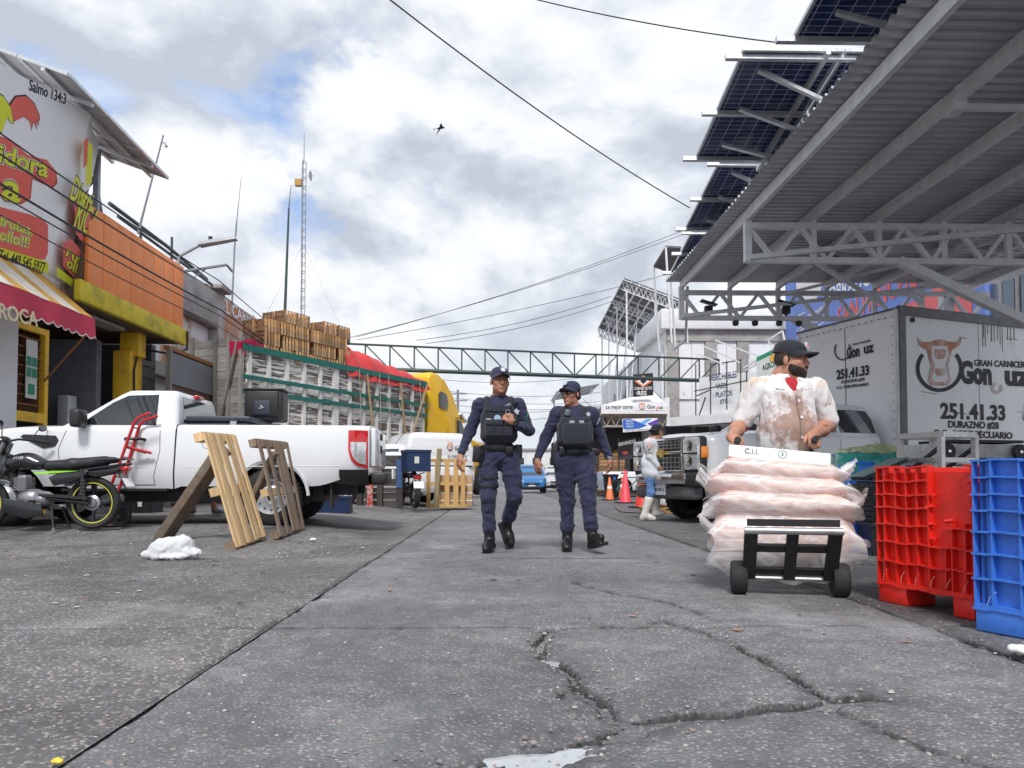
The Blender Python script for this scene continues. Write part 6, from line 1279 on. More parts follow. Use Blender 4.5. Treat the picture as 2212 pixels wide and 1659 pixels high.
# white sack
WSACK = pm('white_woven_sack', (.58, .59, .61), .75, var=.06, bump=.5, bs=40); p = on_z(372, 1208)
sk_ = tag(implicit('white_sack', [ell((-.06, 0, .09), (.13, .12, .10), .04), ell((.06, .02, .10), (.12, .11, .11), .04), ell((.16, 0, .05), (.09, .08, .05), .04), ell((-.17, -.02, .045), (.09, .07, .045), .04), ell((0, -.08, .03), (.16, .05, .03), .03)], WSACK, None, .0065, folds(.011, (20, 20, 13), 2), loc=p), 'crumpled white woven sack lying on the left pavement', 'sack')
# litter
def litter(name, lab, u, v, s, mat, seed, flat=.5):
    p = on_z(u, v); p.z = G(p.x, p.y) + .002; return tag(implicit(name, [ell((0, 0, s*flat*.5), (s*.5, s*.4, s*flat*.5), .01), ell((s*.3, s*.1, s*flat*.35), (s*.3, s*.25, s*flat*.3), .01)], mat, None, max(.004, s*.07), folds(s*.10, (2.2/s, 2.2/s, 2.2/s), seed), loc=p), lab, 'litter')
PAPW = pm('waste_paper', (.72, .72, .70), .8); litter('paper_scrap', 'small white crumpled paper right of the pallets', 675, 1172, .07, PAPW, 1); litter('glove', 'crumpled light blue glove behind the woman officer boot', 1293, 1183, .09, pm('nitrile_blue', (.10, .33, .72), .5), 2)
litter('wrapper', 'yellow and pink sweet wrapper at the bottom left edge', 122, 1652, .03, pm('yellow_wrapper', (.85, .55, .05), .4), 3); litter('paper_scrap', 'white torn paper at the far right edge below the blue bin', 2200, 1415, .09, PAPW, 4); litter('pebble', 'lone round grey stone on the concrete slab', 1210, 1507, .035, pm('stone_grey', (.14, .13, .13), .8), 5, .9)
b = MB(); random.seed(5)
for _ in range(240):
    x, y = (random.uniform(-5, -1.1), random.uniform(4, 9)) if random.random() < .7 else (random.uniform(-1, 4), random.uniform(3, 10)); s = random.uniform(.006, .022); a = random.random()*6; z = G(x, y) + .006
    b.add([(x + s*1.6*math.cos(a), y + s*1.6*math.sin(a), z), (x - s*math.sin(a), y + s*math.cos(a), z + .004*random.random()), (x - s*1.5*math.cos(a), y - s*1.5*math.sin(a), z + .002), (x + s*math.sin(a), y - s*math.cos(a), z)], [(0,1,2,3)])
lt_ = NT('litter_scraps'); lt_.set(col=lt_.ramp(lt_.n('NewGeometry').outputs['Random Per Island'], [(0, (.05, .045, .04)), (.4, (.16, .13, .11)), (.6, (.4, .2, .15)), (.75, (.6, .58, .55)), (1, (.72, .7, .68))], 'CONSTANT'), rough=.8)
stuff(b.build('litter_scraps', lt_.m), 'tiny scraps of litter and leaves strewn over the pavement', 'litter')
# ---- motorcycle
BKY = 8.72; bk = thing('motorcycle', 'black and lime motorcycle on its centre stand in front of the white pickup', 'motorcycle', (-4.68, BKY, G(-4.68, BKY)), math.pi)
BLK = pm('gloss_black_paint', (.012, .012, .016), .22, var=.1, coat=.6); LIMEG = pm('lime_decal', (.30, .72, .04), .35); GREYM = pm('cast_alloy', (.33, .33, .35), .4, .7, var=.2); SEATM = pm('seat_vinyl', (.016, .016, .018), .55, bump=.2, bs=90)
def mwheel(par, x, r, w, name='wheel', lime=True, spokes=6):
    t = MB().lathe([(r - .075, -w*.35), (r - .03, -w*.5), (r - .008, -w*.35), (r, 0), (r - .008, w*.35), (r - .03, w*.5), (r - .075, w*.35)], 44, (0, 0, 0), 'Y').build('tyre', RUBBER(), par, smooth=40, loc=(x, 0, r))
    MB().lathe([(r - .09, -w*.3), (r - .07, -w*.38), (r - .07, w*.38), (r - .09, w*.3), (r - .09, -w*.3)], 44, (0, 0, 0), 'Y').build('rim', BLK, t, smooth=40)
    if lime: MB().lathe([(r - .078, w*.385), (r - .070, w*.39)], 44, (0, 0, 0), 'Y').build('rim_stripe', LIMEP, t)
    for k in range(spokes): a = 2*math.pi*k/spokes + .3; MB().bar((.03*math.cos(a), 0, .03*math.sin(a)), ((r - .08)*math.cos(a + .25), 0, (r - .08)*math.sin(a + .25)), .035, .02, up=(0, 1, 0)).build('spoke', BLK, t)
    b = MB(); b.lathe([(.001, -.06), (.045, -.06), (.05, .05), (.001, .055)], 20, (0, 0, 0), 'Y'); b.lathe([(.09, .03), (.062, .045), (.062, .05), (.09, .035)], 26, (0, 0, 0), 'Y'); b.build('hub', GREYM, t, smooth=40); return t
mwheel(bk, 0, .305, .10); mwheel(bk, 1.27, .30, .085)
T_ = lambda name, pts, r, m, n=8: MB().tube(pts, r, n).build(name, m, bk, smooth=60)
T_('frame', [(-.30, 0, .72), (.1, 0, .70), (.45, 0, .66), (.75, 0, .78), (1.0, 0, .86)], .022, BLK); T_('frame', [(1.0, 0, .80), (.93, .02, .52), (.78, .04, .27), (.45, .05, .25)], .02, BLK)
for s in (1, -1):
    T_('swingarm', [(.48, s*.10, .36), (0, s*.10, .305)], [.022, .026], BLK); T_('shock', [(.08, s*.115, .68), (.045, s*.115, .33)], [.02, .02], BLK); MB().lathe([(.030, .42), (.034, .44), (.030, .46), (.034, .48), (.030, .5), (.034, .52), (.030, .54), (.034, .56), (.03, .58)], 14, (.06, s*.115, 0)).build('shock_spring', SEAM, bk)
    T_('fork', [(1.27, s*.075, .30), (1.05, s*.075, .88), (1.0, s*.075, 1.0)], [.028, .022, .02], GREYM); T_('tail_tube', [(.12, s*.09, .68), (-.28, s*.08, .74), (-.40, s*.07, .76)], .012, BLK)
    T_('handlebar', [(1.0, 0, 1.02), (.97, s*.14, 1.05), (.86, s*.30, 1.04)], .013, SEAM); T_('grip', [(.86, s*.30, 1.04), (.75, s*.39, 1.02)], .018, SEAM); T_('lever', [(.90, s*.28, 1.05), (.86, s*.38, 1.03)], .007, GREYM)
    T_('mirror_stem', [(.90, s*.26, 1.04), (.86, s*.32, 1.16), (.85, s*.36, 1.18)], .006, SEAM); b = MB(); b.lathe([(.001, -.012), (.05, -.01), (.055, .008), (.001, .01)], 16, (0, 0, 0), 'X'); o = b.build('mirror', BLK, bk, smooth=40); o.location = (.845, s*.40, 1.20); o.scale = (1, 1.4, .8)
    T_('foot_peg', [(.60, s*.12, .33), (.60, s*.24, .33)], .012, SEAM); T_('stand_leg', [(.42, s*.10, .26), (.36, s*.16, .01)], .014, BLK)
    b = MB(); b.prism([(.02, .66), (.32, .66), (.46, .60), (.40, .50), (.22, .54), (.06, .60)], .02, frame((0, s*.12, 0), (1, 0, 0), (0, 0, 1))); b.build('side_cover', BLK, bk, bevel=.008)
    b = MB(); b.prism([(.10, .675), (.40, .675), (.62, .655), (.60, .635), (.36, .65)], .006, frame((0, s*.128 + (.006 if s > 0 else 0), 0), (1, 0, 0), (0, 0, 1))); b.build('lime_stripe', LIMEG, bk)
    b = MB(); b.prism([(.92, .70), (1.14, .88), (1.20, .80), (1.10, .62), (.98, .58)], .02, frame((0, s*.11 + (.02 if s > 0 else 0), 0), (1, 0, 0), (0, 0, 1))); b.build('shroud', BLK, bk, bevel=.006); b = MB(); b.prism([(1.0, .80), (1.16, .90), (1.19, .86), (1.02, .74)], .006, frame((0, s*.122 + (.012 if s > 0 else 0), 0), (1, 0, 0), (0, 0, 1))); b.build('lime_stripe', LIMEG, bk)
implicit('fuel_tank', [ell((.78, 0, .79), (.18, .115, .10), .03), ell((.66, 0, .76), (.14, .10, .075), .03), ell((.92, 0, .76), (.10, .11, .09), .03)], BLK, bk, .010)
implicit('seat', [cap_((.52, 0, .735), (.25, 0, .745), .06, .07, .04), cap_((.25, 0, .75), (-.12, 0, .79), .07, .06, .04), ell((-.2, 0, .80), (.09, .07, .04), .03)], SEATM, bk, .010)
b = MB(); b.prism([(.16, .66), (-.22, .70), (-.38, .73), (-.30, .66), (-.05, .60)], .16, frame((0, .08, 0), (1, 0, 0), (0, 0, 1))); b.build('tail_fairing', BLK, bk, bevel=.01)
MB().box((-.36, 0, .705), (.10, .15, .05)).build('tail_light', REDL, bk, bevel=.015); MB().bar((-.28, 0, .68), (-.40, 0, .50), .14, .012, up=(1, 0, 0)).build('rear_mudguard', BLK, bk); b = MB(); b.box((-.40, 0, .54), (.008, .19, .11), Matrix.Rotation(.5, 3, 'Y')); b.build('licence_plate', WHITEP, bk)
for s in (1, -1): T_('rack_bar', [(-.05, s*.09, .80), (-.40, s*.10, .815)], .009, BLK)
for x in (-.15, -.27, -.40): T_('rack_bar', [(x, -.10, .81), (x, .10, .81)], .009, BLK)
b = MB()
for k in range(7): b.box((.80, 0, .46 + .022*k), (.15, .16, .010))
b.build('cooling_fins', GREYM, bk); MB().box((.80, 0, .53), (.11, .12, .20)).build('cylinder', GREYM, bk, bevel=.02)
implicit('crankcase', [ell((.70, 0, .36), (.16, .12, .11), .03), ell((.55, .02, .35), (.10, .13, .09), .03), rbox((.74, 0, .27), (.26, .2, .08), .03)], GREYM, bk, .012)
MB().bar((.55, .10, .40), (.0, .11, .36), .03, .085, up=(0, 1, 0)).build('chain_case', BLK, bk); T_('exhaust', [(.86, -.05, .48), (.93, -.08, .36), (.80, -.12, .24), (.3, -.15, .26), (-.25, -.17, .36)], [.02, .02, .022, .035, .045], GREYM)
b = MB(); b.prism([(.52, .30), (.95, .36), (1.0, .52), (.92, .20), (.70, .13), (.50, .16)], .02, frame((0, .14, 0), (1, 0, 0), (0, 0, 1))); b.build('engine_guard', BLK, bk, bevel=.006)
implicit('headlamp', [ell((1.10, 0, .95), (.10, .10, .10), .03), ell((1.05, 0, 1.02), (.08, .09, .06), .03)], BLK, bk, .012); b = MB(); b.lathe([(.315, -.06), (.335, 0), (.315, .06)], 20, (1.27, 0, .30), 'Y', .3, 2.2); b.build('front_mudguard', BLK, bk, smooth=40)
MB().bar((.36, -.17, .012), (.36, .17, .012), .03).build('stand_foot', GREYM, bk)
text('tank_script', 'FT150', WHITEP, bk, frame((.80, .122, .82), (-1, 0, .1), (0, -.25, 1)), size=.045)
# ---- red hand truck
HY = 9.08; ht = thing('red_hand_truck', 'red two-handled hand truck standing between the motorcycle and the pickup', 'hand truck', (-4.45, HY, G(-4.45, HY))); RDP = pm('red_steel_paint', (.52, .015, .025), .35, var=.12, coat=.3)
hp = lambda zx, zy, dy=0: on_y(zx*500/1659/1.1573, (950 + zy*500/1659)/1.1573, HY + dy) - Vector((-4.45, HY, G(-4.45, HY)))
for pts, dy in (([(1245, 272), (1150, 312), (1115, 350), (1060, 500), (1010, 640), (905, 920)], -.05), ([(1308, 298), (1195, 335), (1160, 372), (1105, 540), (1040, 760), (960, 980)], .14)): MB().tube([hp(x, y, dy) for x, y in pts], .019, 8).build('rail', RDP, ht, smooth=60)
for a, c in (((1050, 555), (1215, 602)), ((1070, 560), (1258, 605))): MB().tube([hp(*a, .0), hp(*c, .1)], .018, 8).build('cross_bar', RDP, ht)
for y in (395, 480, 640, 800): MB().tube([hp(1105 - (y-395)*.36, y, -.05), hp(1145 - (y-395)*.36, y + 5, .14)], .012, 6).build('rung', STEEL(), ht)
for dy in (-.06, .16): q = hp(1000, 1085, dy); MB().lathe([(.001, -.04), (.05, -.04), (.055, -.03), (.12, -.035), (.125, 0), (.12, .035), (.055, .03), (.001, .04)], 24, (q.x, q.y, .125), 'Y').build('wheel', RUBBER(), ht, smooth=40)
MB().tube([(hp(1000, 1085, -.06).x, -.1, .125), (hp(1000, 1085, .16).x, .20, .125)], .012, 6).build('axle', STEEL(), ht); MB().box((hp(905, 930).x - .02, .14, .03), (.22, .36, .012)).build('toe_plate', RDP, ht)
# ---- crates on the ground, left
def plastic_crate(name, lab, loc, rz, d, mat, group=None, slots=True, ribs=6):
    t = thing(name, lab, 'crate', loc, rz, group); w, dp, h = d
    for s in (-1, 1):
        b = MB(); b.box((0, s*dp/2, h/2), (w, .014, h)); b.box((0, s*(dp/2 + .008), h - .02), (w + .03, .025, .04)); b.box((0, s*(dp/2 + .006), .03), (w, .016, .05))
        for k in range(ribs): b.box((-w/2 + w*(k + .5)/ribs, s*(dp/2 + .008), h/2), (.014, .018, h))
        b.build('side_wall', mat, t)
        b = MB(); b.box((s*w/2, 0, h/2), (.014, dp, h)); b.box((s*(w/2 + .008), 0, h - .02), (.025, dp + .03, .04)); b.box((s*(w/2 + .006), 0, .03), (.016, dp, .05)); b.build('end_wall', mat, t)
        if slots: MB().box((0, s*(dp/2 + .0085), h*.78), (w*.24, .012, h*.12)).build('hand_slot', SEAM, t)
    MB().box((0, 0, .012), (w*.98, dp*.98, .02)).build('floor', mat, t); return t
NVP = pm('navy_plastic', (.012, .03, .09), .45, var=.1); BKC = pm('black_crate_plastic', (.012, .013, .017), .5, var=.15)
plastic_crate('blue_crate', 'dark blue plastic crate on the ground behind the pickup tailgate', (-2.80, 13.0, .105), .0, (.50, .36, .285), NVP); 
c = plastic_crate('black_crate', 'black plastic crate with paper tags seen under the pickup cab', (-6.2, 13.0, .115), .0, (.62, .4, .33), BKC); MB().box((.12, -.222, .17), (.07, .004, .13)).build('paper_tag', PAPER, c)
# ---- upright pallets, delivery motorcycle, behind
dp = thing('dark_pallet', 'blackened wooden pallet standing upright behind the pickup tailgate', 'pallet', (-2.55, 16.4, .09), R_(-8))
for k, z in enumerate((.07, .22, .36, .50, .64, .78, .93, 1.07)): MB().box((0, .03, z), (1.0, .02, .105)).build('slat', PALB, dp)
for x in (-.46, .0, .46): MB().box((x, -.03, .56), (.12, .10, 1.12)).build('stringer', wood('pallet_black_post', (.075, .06, .055), (.035, .03, .03), axis=2), dp)
MB().box((.44, -.085, .72), (.13, .012, .62)).build('blue_paint_patch', pm('blue_chipped', (.04, .10, .26), .7, dirt=(.1, .09, .09), dirtamt=.5), dp)
rp = thing('red_post', 'short wooden post with peeling red and white paint in front of the dark pallet', 'post', (-2.72, 16.05, .09)); REDW = NT('peeling_red_post'); REDW.set(col=REDW.mix(REDW.ramp(REDW.noise(16, 6, .7), [(.5, 0), (.56, 1)]), (.50, .05, .05), (.5, .42, .38)), rough=.8); MB().box((0, 0, .44), (.115, .09, .88)).build('shaft', REDW.m, rp, bevel=.01); MB().box((0, 0, .01), (.2, .16, .02)).build('foot', CONC, rp)
dm = thing('delivery_motorcycle', 'delivery motorcycle with a dark blue chest seen from behind beside the dark pallet', 'motorcycle', (-1.72, 15.75, .07), R_(112))
mwheel(dm, 0, .30, .10, lime=False); mwheel(dm, 1.22, .29, .085, lime=False); D_ = lambda name, pts, r, m: MB().tube(pts, r, 8).build(name, m, dm, smooth=60)
for s in (1, -1): D_('shock', [(.1, s*.12, .66), (.03, s*.12, .33)], .02, SEAM); D_('fork', [(1.22, s*.07, .29), (1.0, s*.07, .9)], .024, GREYM); D_('handlebar', [(.98, 0, .98), (.88, s*.3, 1.02)], .014, SEAM); D_('rack', [(.2, s*.12, .72), (-.28, s*.12, .76)], .012, SEAM)
implicit('tank', [ell((.72, 0, .74), (.2, .12, .1), .03), cap_((.5, 0, .70), (.1, 0, .72), .07, .07, .03), ell((.6, 0, .4), (.2, .12, .16), .03)], BLK, dm, .015)
MB().box((-.16, 0, .66), (.12, .16, .10)).build('tail_light', REDL, dm, bevel=.02); MB().box((-.27, 0, .50), (.01, .22, .15), Matrix.Rotation(.3, 3, 'Y')).build('licence_plate', WHITEP, dm); D_('exhaust', [(.6, -.16, .28), (-.1, -.18, .32)], .045, GREYM)
c = plastic_crate('delivery_chest', 'tall dark blue plastic chest carried on the delivery motorcycle rack', Vector((-1.72, 15.75, .07)) + Vector((-.05*math.cos(R_(112)), -.05*math.sin(R_(112)), .78)), R_(112), (.46, .50, .44), NVP, None, False, 5); MB().box((-.248, .05, .24), (.004, .1, .14)).build('paper_tag', PAPER, c); MB().box((0, 0, .44), (.5, .54, .03)).build('lid', NVP, c)
tpn = thing('tan_pallet', 'new tan wooden pallet standing on edge beside the delivery motorcycle', 'pallet', (-1.12, 16.6, .05), R_(-4)); PTAN = wood('pallet_tan', (.60, .38, .15), (.45, .26, .09), axis=2, inst=.3)
for x in (-.40, -.2, .02, .22, .38): MB().box((x, 0, .55), (.11 if abs(x) < .35 else .09, .02, 1.08)).build('slat', PTAN, tpn)
for z in (.04, .54, 1.06): MB().box((0, .05, z), (.92, .09, .07)).build('stringer', PTAN, tpn)
MB().box((-.18, -.09, .66), (.10, .07, 1.32), Matrix.Rotation(.06, 3, 'Y')).build('prop_board', wood('mossy_board', (.34, .26, .15), (.2, .16, .08), axis=2), tpn)
cbx = thing('cardboard_box', 'strapped cardboard box behind the tan pallet by the delivery pickup wheel', 'box', (-.92, 17.0, .06)); CARDB = pm('cardboard', (.46, .30, .18), .85, var=.06, bump=.1, bs=30)
MB().box((0, 0, .36), (.75, .5, .72)).build('carton', CARDB, cbx, bevel=.01)
for z in (.15, .32, .5): MB().box((0, 0, z), (.757, .507, .02)).build('strap', WHITEP, cbx)
# ================================================================ props, right side
def cone(lab, u, v, h, col, bands=(), base=(.02, .02, .022)):
    p = on_z(u, v); t = thing('traffic_cone', lab, 'traffic cone', p, .3, 'traffic cones on the right'); m = pm('cone_' + '_'.join('%d' % int(c*100) for c in col), col, .5, var=.08, dirt=shade_(col, .5), dirtamt=.25, ds=6)
    MB().box((0, 0, .02), (h*.50, h*.50, .04)).build('base', pm('cone_base', base, .7), t, bevel=.01); MB().lathe([(h*.19, .04), (h*.17, .07), (h*.035, h - .01), (h*.02, h), (.001, h)], 20).build('body', m, t, smooth=50)
    for z0, z1 in bands: r = lambda z: h*.17 + (h*.035 - h*.17)*(z - .07)/(h - .08); MB().lathe([(r(z0*h) + .004, z0*h), (r(z1*h) + .004, z1*h)], 20).build('reflective_band', WHITEP, t, smooth=50)
    return t
ORC = (.80, .17, .05); cone('orange cone with a pale band just left of the pink cone', 1317, 1081, .76, ORC, ((.5, .62),)); cone('small orange cone half hidden behind the pink cone', 1344, 1077, .72, ORC, ((.55, .7),)); cone('tall plain pinkish red cone', 1351, 1087, .95, (.78, .06, .09)); cone('tallest cone with broad white bands beside the worker in the coat', 1388, 1097, 1.02, (.75, .05, .03), ((.38, .52), (.66, .78)))
p = on_y(1222, 1052, 33); cone('leaning orange cone far off behind the woman officer', 1203, 1056, .95, ORC)
t = thing('barrier', 'orange plastic street barrier near the blue hatchback', 'barrier', on_z(1222, 1057), 0); ORP2 = pm('barrier_orange', (.75, .09, .05), .5)
for k in range(5): MB().box((0, 0, .12 + .2*k), (1.1 - .08*k, .10, .12)).build('slat', ORP2, t)
for x in (-.42, .42): MB().box((x, 0, .5), (.10, .08, 1.0)).build('post', ORP2, t)
tc_ = thing('trash_can', 'black plastic trash can behind the small orange cones', 'trash can', on_z(1319, 1076)); MB().lathe([(.001, 0), (.22, 0), (.27, .78), (.30, .80), (.30, .86), (.25, .87), (.24, .80), (.2, .04)], 22).build('drum', BKC, tc_, smooth=40); MB().box((.1, -.27, .72), (.07, .02, .12)).build('blue_label', BLUEP, tc_)
bt_ = thing('parked_bicycle', 'dark parked bicycle with green fittings behind the cones', 'bicycle', on_z(1362, 1078), R_(10)); 
for x in (-.5, .5): o = MB().tube([(x + .31*math.cos(a), 0, .32 + .31*math.sin(a)) for a in np.linspace(0, 2*math.pi, 25)[:-1]], .02, 6, closed=True).build('wheel', RUBBER(), bt_)
for a, c in (((-.5, .32), (-.1, .32)), ((-.1, .32), (.35, .8)), ((-.1, .32), (-.2, .85)), ((-.2, .75), (.35, .75)), ((.5, .32), (.35, .95)), ((-.5, .32), (-.2, .75))): MB().tube([(a[0], 0, a[1]), (c[0], 0, c[1])], .02, 6).build('frame_tube', pm('teal_paint', (.02, .16, .15), .4), bt_)
MB().tube([(.35, -.25, 1.0), (.35, .25, 1.0)], .015, 6).build('handlebar', SEAM, bt_); MB().box((-.22, 0, .9), (.24, .14, .05)).build('saddle', SEAM, bt_, bevel=.02)
# pallet stack at the far shop
PSM = wood('pallet_stack_wood', (.40, .24, .12), (.22, .12, .06), axis=0, inst=.6); pdeck = MB().box((0, 0, .125), (1.1, .9, .022)).mesh('deck', PSM); pstr = MB().box((0, 0, .06), (1.1, .09, .10)).mesh('stringer', PSM)
ps = thing('stacked_pallet', 'wooden pallet at the bottom of the stack by the far shop', 'pallet', (5.0, 32.4, 0), 0, 'pallets stacked by the far shop'); link('deck', pdeck, ps)
for y in (-.4, 0, .4): link('stringer', pstr, ps, (0, y, 0))
ORD = ['second', 'third', 'fourth', 'fifth', 'sixth', 'seventh', 'eighth', 'ninth', 'tenth', 'eleventh', 'twelfth', 'topmost']
for k in range(12): dup(ps, (5.0 + random.uniform(-.05, .05), 32.4, .14*(k+1)), random.uniform(-.04, .04), 'wooden pallet, %s up in the stack by the far shop' % ORD[k])
# black crates stacked beyond the truck hood
base = plastic_crate('stacked_black_crate', 'black crate at the bottom of the left stack behind the truck hood', (4.05, 16.6, 0), .1, (.58, .4, .31), BKC, 'black crates stacked behind the truck')
for i, (x, nm) in enumerate(((4.05, 'left'), (4.74, 'right'))):
    for k in range(6):
        if i == 0 and k == 0: continue
        dup(base, (x + random.uniform(-.01, .01), 16.6 + .1*i, .312*k), .1 + random.uniform(-.03, .03), 'black crate, %s from the ground in the %s stack behind the truck hood' % (['lowest', 'second', 'third', 'fourth', 'fifth', 'topmost'][k], nm))
fp = thing('floor_pallet', 'low wooden pallet on the ground under the truck nose', 'pallet', on_z(1448, 1108), R_(8))
for y in (-.4, 0, .4): MB().box((0, y, .055), (1.0, .09, .09)).build('stringer', PTAN, fp)
for x in (-.45, -.22, 0, .22, .45): MB().box((x, 0, .112), (.12, .95, .02)).build('slat', PTAN, fp)
p = on_z(1448, 1108); tag(implicit('plastic_wrapped_bundle', [rbox((0, 0, .18), (.7, .5, .34), .06)], pm('cloudy_plastic', (.62, .64, .68), .3, var=.1), None, .02, folds(.02, (9, 9, 9), 3), loc=(p.x, p.y, .125)), 'cloudy plastic-wrapped bundle on the pallet under the truck nose', 'bundle')
tag(MB().tube([on_z(1328, 1097) + Vector((0, 0, .012)), on_z(1338, 1106) + Vector((0, 0, .012)), on_z(1352, 1108) + Vector((0, 0, .012)), on_z(1390, 1110) + Vector((0, 0, .012))], .012, 6).build('cable_scrap', SEAM), 'short black cable lying on the road near the worker boots', 'cable')
# ---- big ribbed bins
def ribbed_bin(name, lab, A, Bc, depth, h, mat, broken):
    A, Bc = Vector(A), Vector(Bc); t = thing(name, lab, 'bin', A); x = (Bc - A); Wd = x.length; x.normalize(); z = Vector((0, 0, 1)); y = z.cross(x)
    if y.x < 0: y = -y
    M = Matrix((x, y, z)).transposed().to_4x4(); t.matrix_world = Matrix.Translation(A) @ M; f = .10
    inner = .032
    zt_ = h - (.03 if broken else 0)
    b = MB(); b.box((Wd/2, inner + .008, (f + zt_)/2), (Wd - .02, .016, zt_ - f)); b.build('front_wall', mat, t)
    b = MB(); b.box((Wd/2, depth - .01, (f + h)/2), (Wd - .02, .016, h - f)); b.build('back_wall', mat, t)
    for xx in (inner + .0, Wd - inner): MB().box((xx, depth/2, (f + h)/2), (.016, depth - 2*inner, h - f)).build('end_wall', mat, t)
    MB().box((Wd/2, depth/2, f + .01), (Wd, depth, .025)).build('floor', mat, t)
    zs_ = [h, .90*h, .80*h, .705*h, .58*h, .45*h, .305*h, f]; xs_ = [0, .085, .215, .335, .45, .57, .735, .80, .925, 1]
    hole = lambda a, c: broken and ((a > .575 and c > .62*h) or (.60 < a < .735 and c > .46*h)) and not (a > .95)
    for zz_ in zs_:
        segs = [(xs_[i], xs_[i+1]) for i in range(len(xs_)-1) if not hole((xs_[i] + xs_[i+1])/2, zz_)]
        runs = []
        for a, c in segs:
            if runs and abs(runs[-1][1] - a) < 1e-6: runs[-1][1] = c
            else: runs.append([a, c])
        for a, c in runs:
            b = MB(); n = max(2, int((c - a)*14)); P_ = [(Wd*(a + (c-a)*i/n), .0 + .004*math.sin(9*i + zz_*40), zz_ - .004*math.sin(5*i)) for i in range(n+1)]
            for p, q in zip(P_, P_[1:]): b.box(((p[0]+q[0])/2, inner/2 + p[1]/2, p[2]), (q[0]-p[0] + .0005, inner + .012, .009))
            b.build('rib_horizontal', mat, t)
        MB().box((-.0, depth/2, zz_), (.030, depth, .009)).build('rib_horizontal', mat, t); MB().box((Wd, depth/2, zz_), (.030, depth, .009)).build('rib_horizontal', mat, t)
    for xx in xs_:
        top = h if not hole(xx, .9*h) else (.62*h if xx > .74 else .46*h)
        MB().box((Wd*xx, inner/2, (f + top)/2), (.008, inner + .002, top - f)).build('rib_vertical', mat, t)
    for k in range(5): MB().box((-.0 , depth*(k + .5)/5, (f + h)/2), (.03, .008, h - f)).build('rib_vertical', mat, t)
    if broken:
        b = MB()
        for (a, zz_, s) in ((.585, .80*h, .05), (.575, .72*h, .045), (.59, .60*h, .03), (.60, .50*h, .03), (.77, .63*h, .05)): b.box((Wd*a, .01, zz_), (s, .02, .012), Matrix.Rotation(random.uniform(-.6, .6), 3, 'X') @ Matrix.Rotation(random.uniform(-.4, .4), 3, 'Y'))
        stuff(b.build('torn_edge', mat, t))
    for xx in (.16, .90):
        MB().box((Wd*xx, .10, f/2), (Wd*(.32 if xx < .5 else .20), .2, f)).build('foot', mat, t, bevel=.006); MB().box((Wd*xx, depth - .1, f/2), (Wd*.25, .2, f)).build('foot', mat, t, bevel=.006)
    for k, xx in enumerate((.05, .25, .41, .57, .73, .89)): MB().tube([(Wd*xx, .004, f + .01), (Wd*(xx + .02), .002, f + .06), (Wd*(xx + .05), .004, f + .085)], .0016, 5).build('scratch', pm('pale_' + mat.name, tuple(min(1, c + .35) for c in mat['c']), .5), t)
    return t
def binmat(n, c): m = pm(n, c, .42, var=.12, vs=5, dirt=shade_(c, .40), dirtamt=.42, ds=5, bump=.2, bs=30); m['c'] = c; return m
REDB, BLUB = binmat('red_bin_plastic', (.74, .022, .012)), binmat('blue_bin_plastic', (.05, .19, .66))
PA_, PB_ = on_z(1898, 1297), on_z(2106, 1341)
ribbed_bin('red_bin', 'big red ribbed plastic bin with its front broken open', PA_, PB_, .75, .755, REDB, True)
d_ = (PB_ - PA_).normalized(); q0 = on_z(2108, 1361); ribbed_bin('blue_bin', 'big blue ribbed plastic bin at the right edge', q0, q0 + (Vector((.40, -.92, 0))).normalized()*.95, .8, .775, BLUB, False)
# ---- carton with tarps, lids, small crate
gl_ = thing('carton_bin', 'big cardboard carton bin behind the meat cart', 'box', (3.95, 8.3, 0), R_(-10)); MB().box((.42, .45, .50), (.95, .9, .72)).build('carton', CARDB, gl_, bevel=.02); MB().box((.42, .45, .07), (1.0, .95, .13)).build('pallet_base', PALD, gl_)
PXc = lambda name, pts, mat, lift=.004: onroot(patch_px(name, pts, Vector((3.95, 8.3, 0)) + Matrix.Rotation(R_(-10), 3, 'Z') @ Vector((0, -.004, 0)), Matrix.Rotation(R_(-10), 3, 'Z') @ Vector((0, -1, 0)), mat, None, lift), gl_)
for q in ([(1859,1003),(1861,1003),(1861,1055),(1859,1055)], [(1859,1003),(1893,1001),(1893,1002.5),(1859,1004.5)], [(1859,1053.5),(1893,1052),(1893,1053.5),(1859,1055)]): PXc('label_frame', q, BLKP)
for k, s in enumerate(('GROSS WT.____', 'TARE WT.____', 'NET WT.____')): onroot(text_px(s, (1862, 1014 + 11*k), (1892, 1013 + 11*k), 4, Vector((3.95, 8.3, 0)) + Matrix.Rotation(R_(-10), 3, 'Z') @ Vector((0, -.004, 0)), Matrix.Rotation(R_(-10), 3, 'Z') @ Vector((0, -1, 0)), BLKP, None), gl_)
